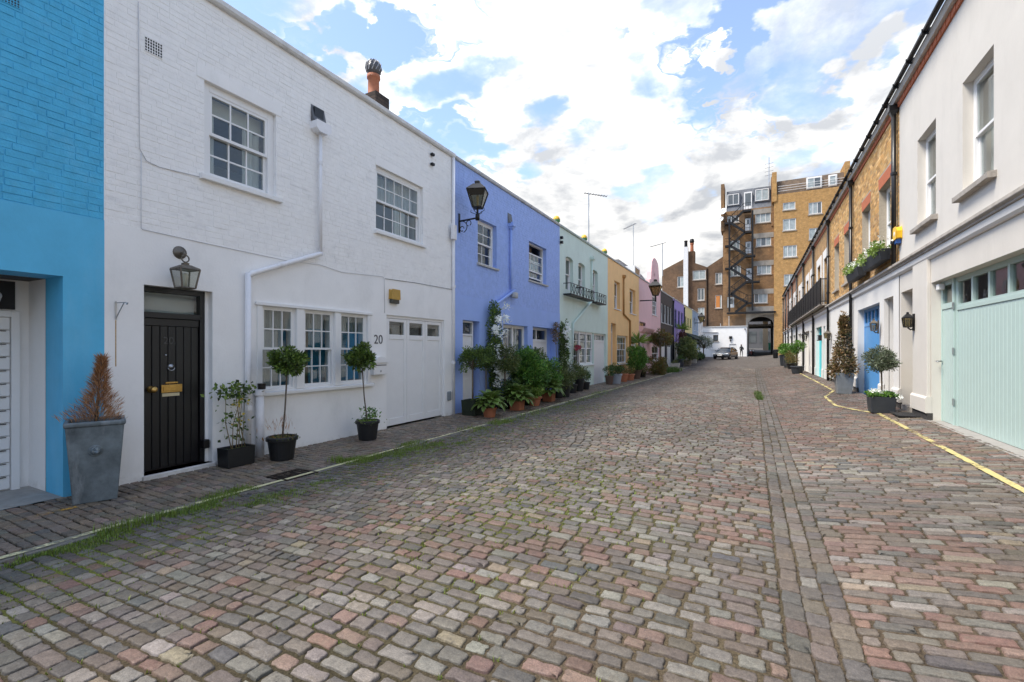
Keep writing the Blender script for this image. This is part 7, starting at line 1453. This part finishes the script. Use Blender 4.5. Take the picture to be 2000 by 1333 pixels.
# ------------------------------------------------------------------ parked car
def car(c, yaw):
    t = thing('parked_car', c, 'silver grey saloon car parked before the white annexe', 'car'); Mx = Matrix.Translation(c) @ Matrix.Rotation(yaw, 4, 'Z')
    m_body = mat('silver_car_paint', (.06, .075, .092), .3, .0, var=.05, scale=3, coat=.6); m_dkglass = mat('car_glass', (.015, .018, .02), .05, var=0, spec=.8); m_tyre = mat('tyre', (.015, .015, .015), .85, var=.1); m_rim = mat('alloy', (.5, .5, .5), .3, .9)  # body colour darkened and blued against warm sun and brick reflections
    # sections along the length (front at -y): y, half width, floor, belt, shoulder
    S = [(-2.25, .62, .36, .56, .60), (-2.15, .80, .24, .66, .70), (-1.75, .89, .20, .74, .82), (-1.0, .92, .18, .82, .92), (-.3, .92, .18, .88, .94), (.7, .92, .18, .90, .97), (1.5, .91, .20, .90, 1.0), (2.05, .84, .26, .86, .99), (2.22, .72, .38, .78, .90)]
    V = []; F = []
    for y, w, z0, z1, z2 in S: V += [(-w*.8, y, z0), (-w*.97, y, z0+.1), (-w, y, (z0+z1)/2+.05), (-w*.96, y, z1), (-w*.72, y, z2), (0, y, z2+.03), (w*.72, y, z2), (w*.96, y, z1), (w, y, (z0+z1)/2+.05), (w*.97, y, z0+.1), (w*.8, y, z0)]
    n = 11
    for i in range(len(S)-1):
        for j in range(n): F.append((i*n+j, i*n+(j+1) % n, (i+1)*n+(j+1) % n, (i+1)*n+j))
    F += [tuple(range(n))[::-1], tuple(range((len(S)-1)*n, len(S)*n))]
    def b(name, V, F, m, sub=0, par=t):
        q = MB(); q.v = [tuple(Mx @ Vector(p)) for p in V]; q.f = F; q.m = [0]*len(F); o = q.build(name, m, par, smooth=True)
        if sub: o.modifiers.new('s', 'SUBSURF').levels = sub; o.modifiers['s'].render_levels = sub
        return o
    b('body', V, F, m_body, 2)
    C = [(-1.0, .80, .90, .91), (-.35, .70, .92, 1.33), (.1, .66, .93, 1.42), (.8, .66, .94, 1.42), (1.3, .68, .96, 1.30), (1.95, .74, .97, 1.0)]; V = []; F = []
    for y, w, z0, z1 in C: V += [(-w*1.12, y, z0), (-w, y, z1-.03), (-w*.6, y, z1), (w*.6, y, z1), (w, y, z1-.03), (w*1.12, y, z0)]
    for i in range(len(C)-1):
        for j in range(5): F.append((i*6+j, i*6+j+1, (i+1)*6+j+1, (i+1)*6+j))
    b('cabin', V, F, m_dkglass, 1)
    b('roof', [(-.6, -.3, 1.345), (.6, -.3, 1.345), (.62, .2, 1.44), (-.62, .2, 1.44), (.62, .85, 1.44), (-.62, .85, 1.44), (.6, 1.25, 1.34), (-.6, 1.25, 1.34)], [(0, 1, 2, 3), (3, 2, 4, 5), (5, 4, 6, 7)], m_body)
    for s in (-1, 1):
        q = MB(); q.tube([Mx @ Vector((s*.80, -1.0, .91)), Mx @ Vector((s*.66, -.3, 1.36))], .035, 6); q.tube([Mx @ Vector((s*.66, .95, 1.40)), Mx @ Vector((s*.76, 1.85, 1.0))], .05, 6); q.build('pillar', m_body, t)
        b('headlight', [(s*.50, -2.22, .60), (s*.84, -2.08, .64), (s*.86, -1.98, .74), (s*.55, -2.16, .70)], [(0, 1, 2, 3)], mat('headlight_glass', (.7, .72, .74), .1, var=0))
        b('mirror', [(s*.92, -.75, .95), (s*1.08, -.72, .95), (s*1.08, -.68, 1.07), (s*.92, -.7, 1.06), (s*.92, -.6, .95), (s*1.06, -.58, .95), (s*1.06, -.58, 1.06), (s*.92, -.6, 1.06)], [(0, 1, 2, 3), (7, 6, 5, 4), (0, 4, 5, 1), (1, 5, 6, 2), (2, 6, 7, 3), (3, 7, 4, 0)], m_body)
        for y in (-1.38, 1.40):
            q = MB(); ce = Mx @ Vector((s*.80, y, .33)); ax = (Mx.to_3x3() @ Vector((s, 0, 0))); q.lathe(ce, [(.20, -.1), (.31, -.1), (.33, -.05), (.33, .08), (.30, .11), (.2, .11)], 22, axis=ax); W = q.build('wheel', m_tyre, t, smooth=True)
            q = MB(); q.lathe(ce, [(.2, .08), (.2, .10), (.05, .115), (0, .115)], 22, axis=ax); q.build('rim', m_rim, W)
    b('grille', [(-.42, -2.27, .42), (.42, -2.27, .42), (.46, -2.26, .58), (-.46, -2.26, .58)], [(0, 1, 2, 3)], m_black); b('number_plate', [(-.26, -2.285, .44), (.26, -2.285, .44), (.26, -2.28, .55), (-.26, -2.28, .55)], [(0, 1, 2, 3)], m_white)
    b('air_intake', [(-.7, -2.22, .28), (.7, -2.22, .28), (.66, -2.25, .36), (-.66, -2.25, .36)], [(0, 1, 2, 3)], m_black)
    return t
cz = 62.0; cc = Vector((FX(1417.5, cz), cz, 0)); cc.z = float(zg(cc.x, cc.y)); car(cc, R(-14))

# ------------------------------------------------------------------ person walking
def person(c, yaw, label, sc=1.0):
    J = {'pelvis': (0, 0, .93, .13, .10), 'waist': (0, 0, 1.08, .12, .09), 'chest': (0, .01, 1.3, .15, .105), 'neck': (0, 0, 1.46, .052, .05), 'head0': (0, -.015, 1.55, .07, .08), 'head1': (0, -.02, 1.66, .075, .085), 'head2': (0, -.01, 1.72, .045, .05)}
    for s, n in ((-1, 'l'), (1, 'r')):
        st = .16*s
        J.update({f'hip{n}': (s*.09, 0, .88, .085, .085), f'knee{n}': (s*.09, -st*.9-.03, .5, .06, .06), f'ank{n}': (s*.09, -st*1.1+.06, .1, .042, .042), f'toe{n}': (s*.1, -st*1.1-.1, .04, .04, .03), f'sh{n}': (s*.18, .01, 1.38, .058, .058), f'elb{n}': (s*.23, .05*s, 1.12, .045, .045), f'wri{n}': (s*.2, -.14, .98+.06*s, .034, .034), f'han{n}': (s*.18, -.2, .97+.08*s, .03, .036)})
    E = [('pelvis', 'waist'), ('waist', 'chest'), ('chest', 'neck'), ('neck', 'head0'), ('head0', 'head1'), ('head1', 'head2')]
    for n in 'lr': E += [('pelvis', 'hip'+n), ('hip'+n, 'knee'+n), ('knee'+n, 'ank'+n), ('ank'+n, 'toe'+n), ('chest', 'sh'+n), ('sh'+n, 'elb'+n), ('elb'+n, 'wri'+n), ('wri'+n, 'han'+n)]
    K = list(J); me = bpy.data.meshes.new('person'); me.from_pydata([(J[k][0], J[k][1], J[k][2]) for k in K], [(K.index(a), K.index(b)) for a, b in E], [])
    t = thing('person', c, label, 'person'); o = bpy.data.objects.new('body', me); o.rotation_euler = (0, 0, yaw); o.scale = (sc, sc, sc); link(o, t)
    sk = o.modifiers.new('skin', 'SKIN'); sk.use_smooth_shade = True; su = o.modifiers.new('sub', 'SUBSURF'); su.levels = 2; su.render_levels = 2
    for i, k in enumerate(K): me.skin_vertices[0].data[i].radius = (J[k][3], J[k][4]); me.skin_vertices[0].data[i].use_root = (k == 'pelvis')
    # clothing by height: dark trousers and coat, pale face and hands
    M = bpy.data.materials.new('person_clothes'); M.use_nodes = True; N = M.node_tree.nodes; L = M.node_tree.links; b = N['Principled BSDF']; b.inputs['Roughness'].default_value = .85; tc = N.new('ShaderNodeTexCoord'); sp = N.new('ShaderNodeSeparateXYZ'); L.new(tc.outputs['Object'], sp.inputs[0]); cr = N.new('ShaderNodeValToRGB'); mr = N.new('ShaderNodeMath'); mr.operation = 'DIVIDE'; L.new(sp.outputs[2], mr.inputs[0]); mr.inputs[1].default_value = 1.8; L.new(mr.outputs[0], cr.inputs[0]); cr.color_ramp.interpolation = 'CONSTANT'
    for i, (p, q) in enumerate(((0, (.015, .015, .016)), (.05, (.02, .022, .03)), (.48, (.022, .022, .026)), (.82, (.42, .26, .19)))):
        e = cr.color_ramp.elements[i] if i < 2 else cr.color_ramp.elements.new(p); e.position = p; e.color = (*q, 1)
    L.new(cr.outputs[0], b.inputs['Base Color']); me.materials.append(M)
    Rm = Matrix.Rotation(yaw, 3, 'Z'); q = MB(); hc = Vector(c)+Rm @ Vector((0, .01, 1.63*sc)); q.lathe(hc-Vector((0, 0, .14)), [(.06, -.12), (.085, .0), (.10, .1), (.098, .17), (.06, .235), (0, .25)], 14); q.build('hair', mat('dark_hair', (.012, .010, .009), .7), t, smooth=True)
    q = MB(); p = Vector(c)+Rm @ Vector((.24, .02, .95)); q.lathe(p, [(.05, 0), (.12, .03), (.13, .25), (.1, .3)], 4, rot=R(45), sy=.5); q.build('shoulder_bag', m_black, t)
    return t
p = G(1448, 696.8); person(p, R(20), 'person in dark clothes walking by the white annexe', 1.0)
# dark bin and motor scooter by the arch
c = at(1512.5, 2.0); c = Vector((2.3, 62, float(zg(2.3, 62)))); t = thing('litter_bin', c, 'small black bin on the right near the arch', 'bin'); MB().lathe(c, [(.22, 0), (.25, .05), (.28, .85), (.31, .87), (.31, .93), (.2, 1.0), (.05, 1.03)], 16).build('body', m_blackmetal, t); MB().box(Fr('F', c.y-.27), c.x-.14, c.x+.14, c.z+.66, c.z+.8, 0, .03).build('slot', mat('dark_void', (.02, .02, .022), .7), t)
for k, (x, lab) in enumerate(((1466, 'dark red motor scooter parked left in the archway'), (1471, 'black motor scooter parked behind the dark red one'))):
    y = 79.0-k*.2; c = Vector((FX(x, y), y+k*2.0, float(rise(y))+.02)); t = thing('motor_scooter', c, lab, 'scooter', 'scooters in the archway'); mm = mat('scooter_red', (.10, .02, .02), .4) if k == 0 else m_black
    for dy in (-.62, .62): MB().lathe(c+Vector((0, dy, .26)), [(.12, -.05), (.24, -.06), (.26, 0), (.24, .06), (.12, .05)], 18, axis=(1, 0, 0)).build('wheel', mat('tyre', (.015, .015, .015), .85), t, smooth=True)
    q = MB(); q.tube([c+Vector((0, .75, .62)), c+Vector((0, .35, .66)), c+Vector((0, .1, .45)), c+Vector((0, -.35, .32)), c+Vector((0, -.45, .6)), c+Vector((0, -.5, .95))], [.12, .2, .2, .15, .17, .1], 10); q.build('body', mm, t, smooth=True); q = MB(); q.tube([c+Vector((0, .75, .80)), c+Vector((0, .3, .80)), c+Vector((0, 0, .76))], [.09, .13, .08], 8); q.build('seat', m_black, t, smooth=True); q = MB(); q.tube([c+Vector((-.33, -.42, 1.02)), c+Vector((0, -.5, .98)), c+Vector((.33, -.42, 1.02))], .022, 6); q.build('handlebar', m_blackmetal, t); MB().lathe(c+Vector((0, -.6, .86)), [(.07, 0), (.08, .05), (.02, .09)], 10, axis=(0, -1, .2)).build('headlight', m_white, t)
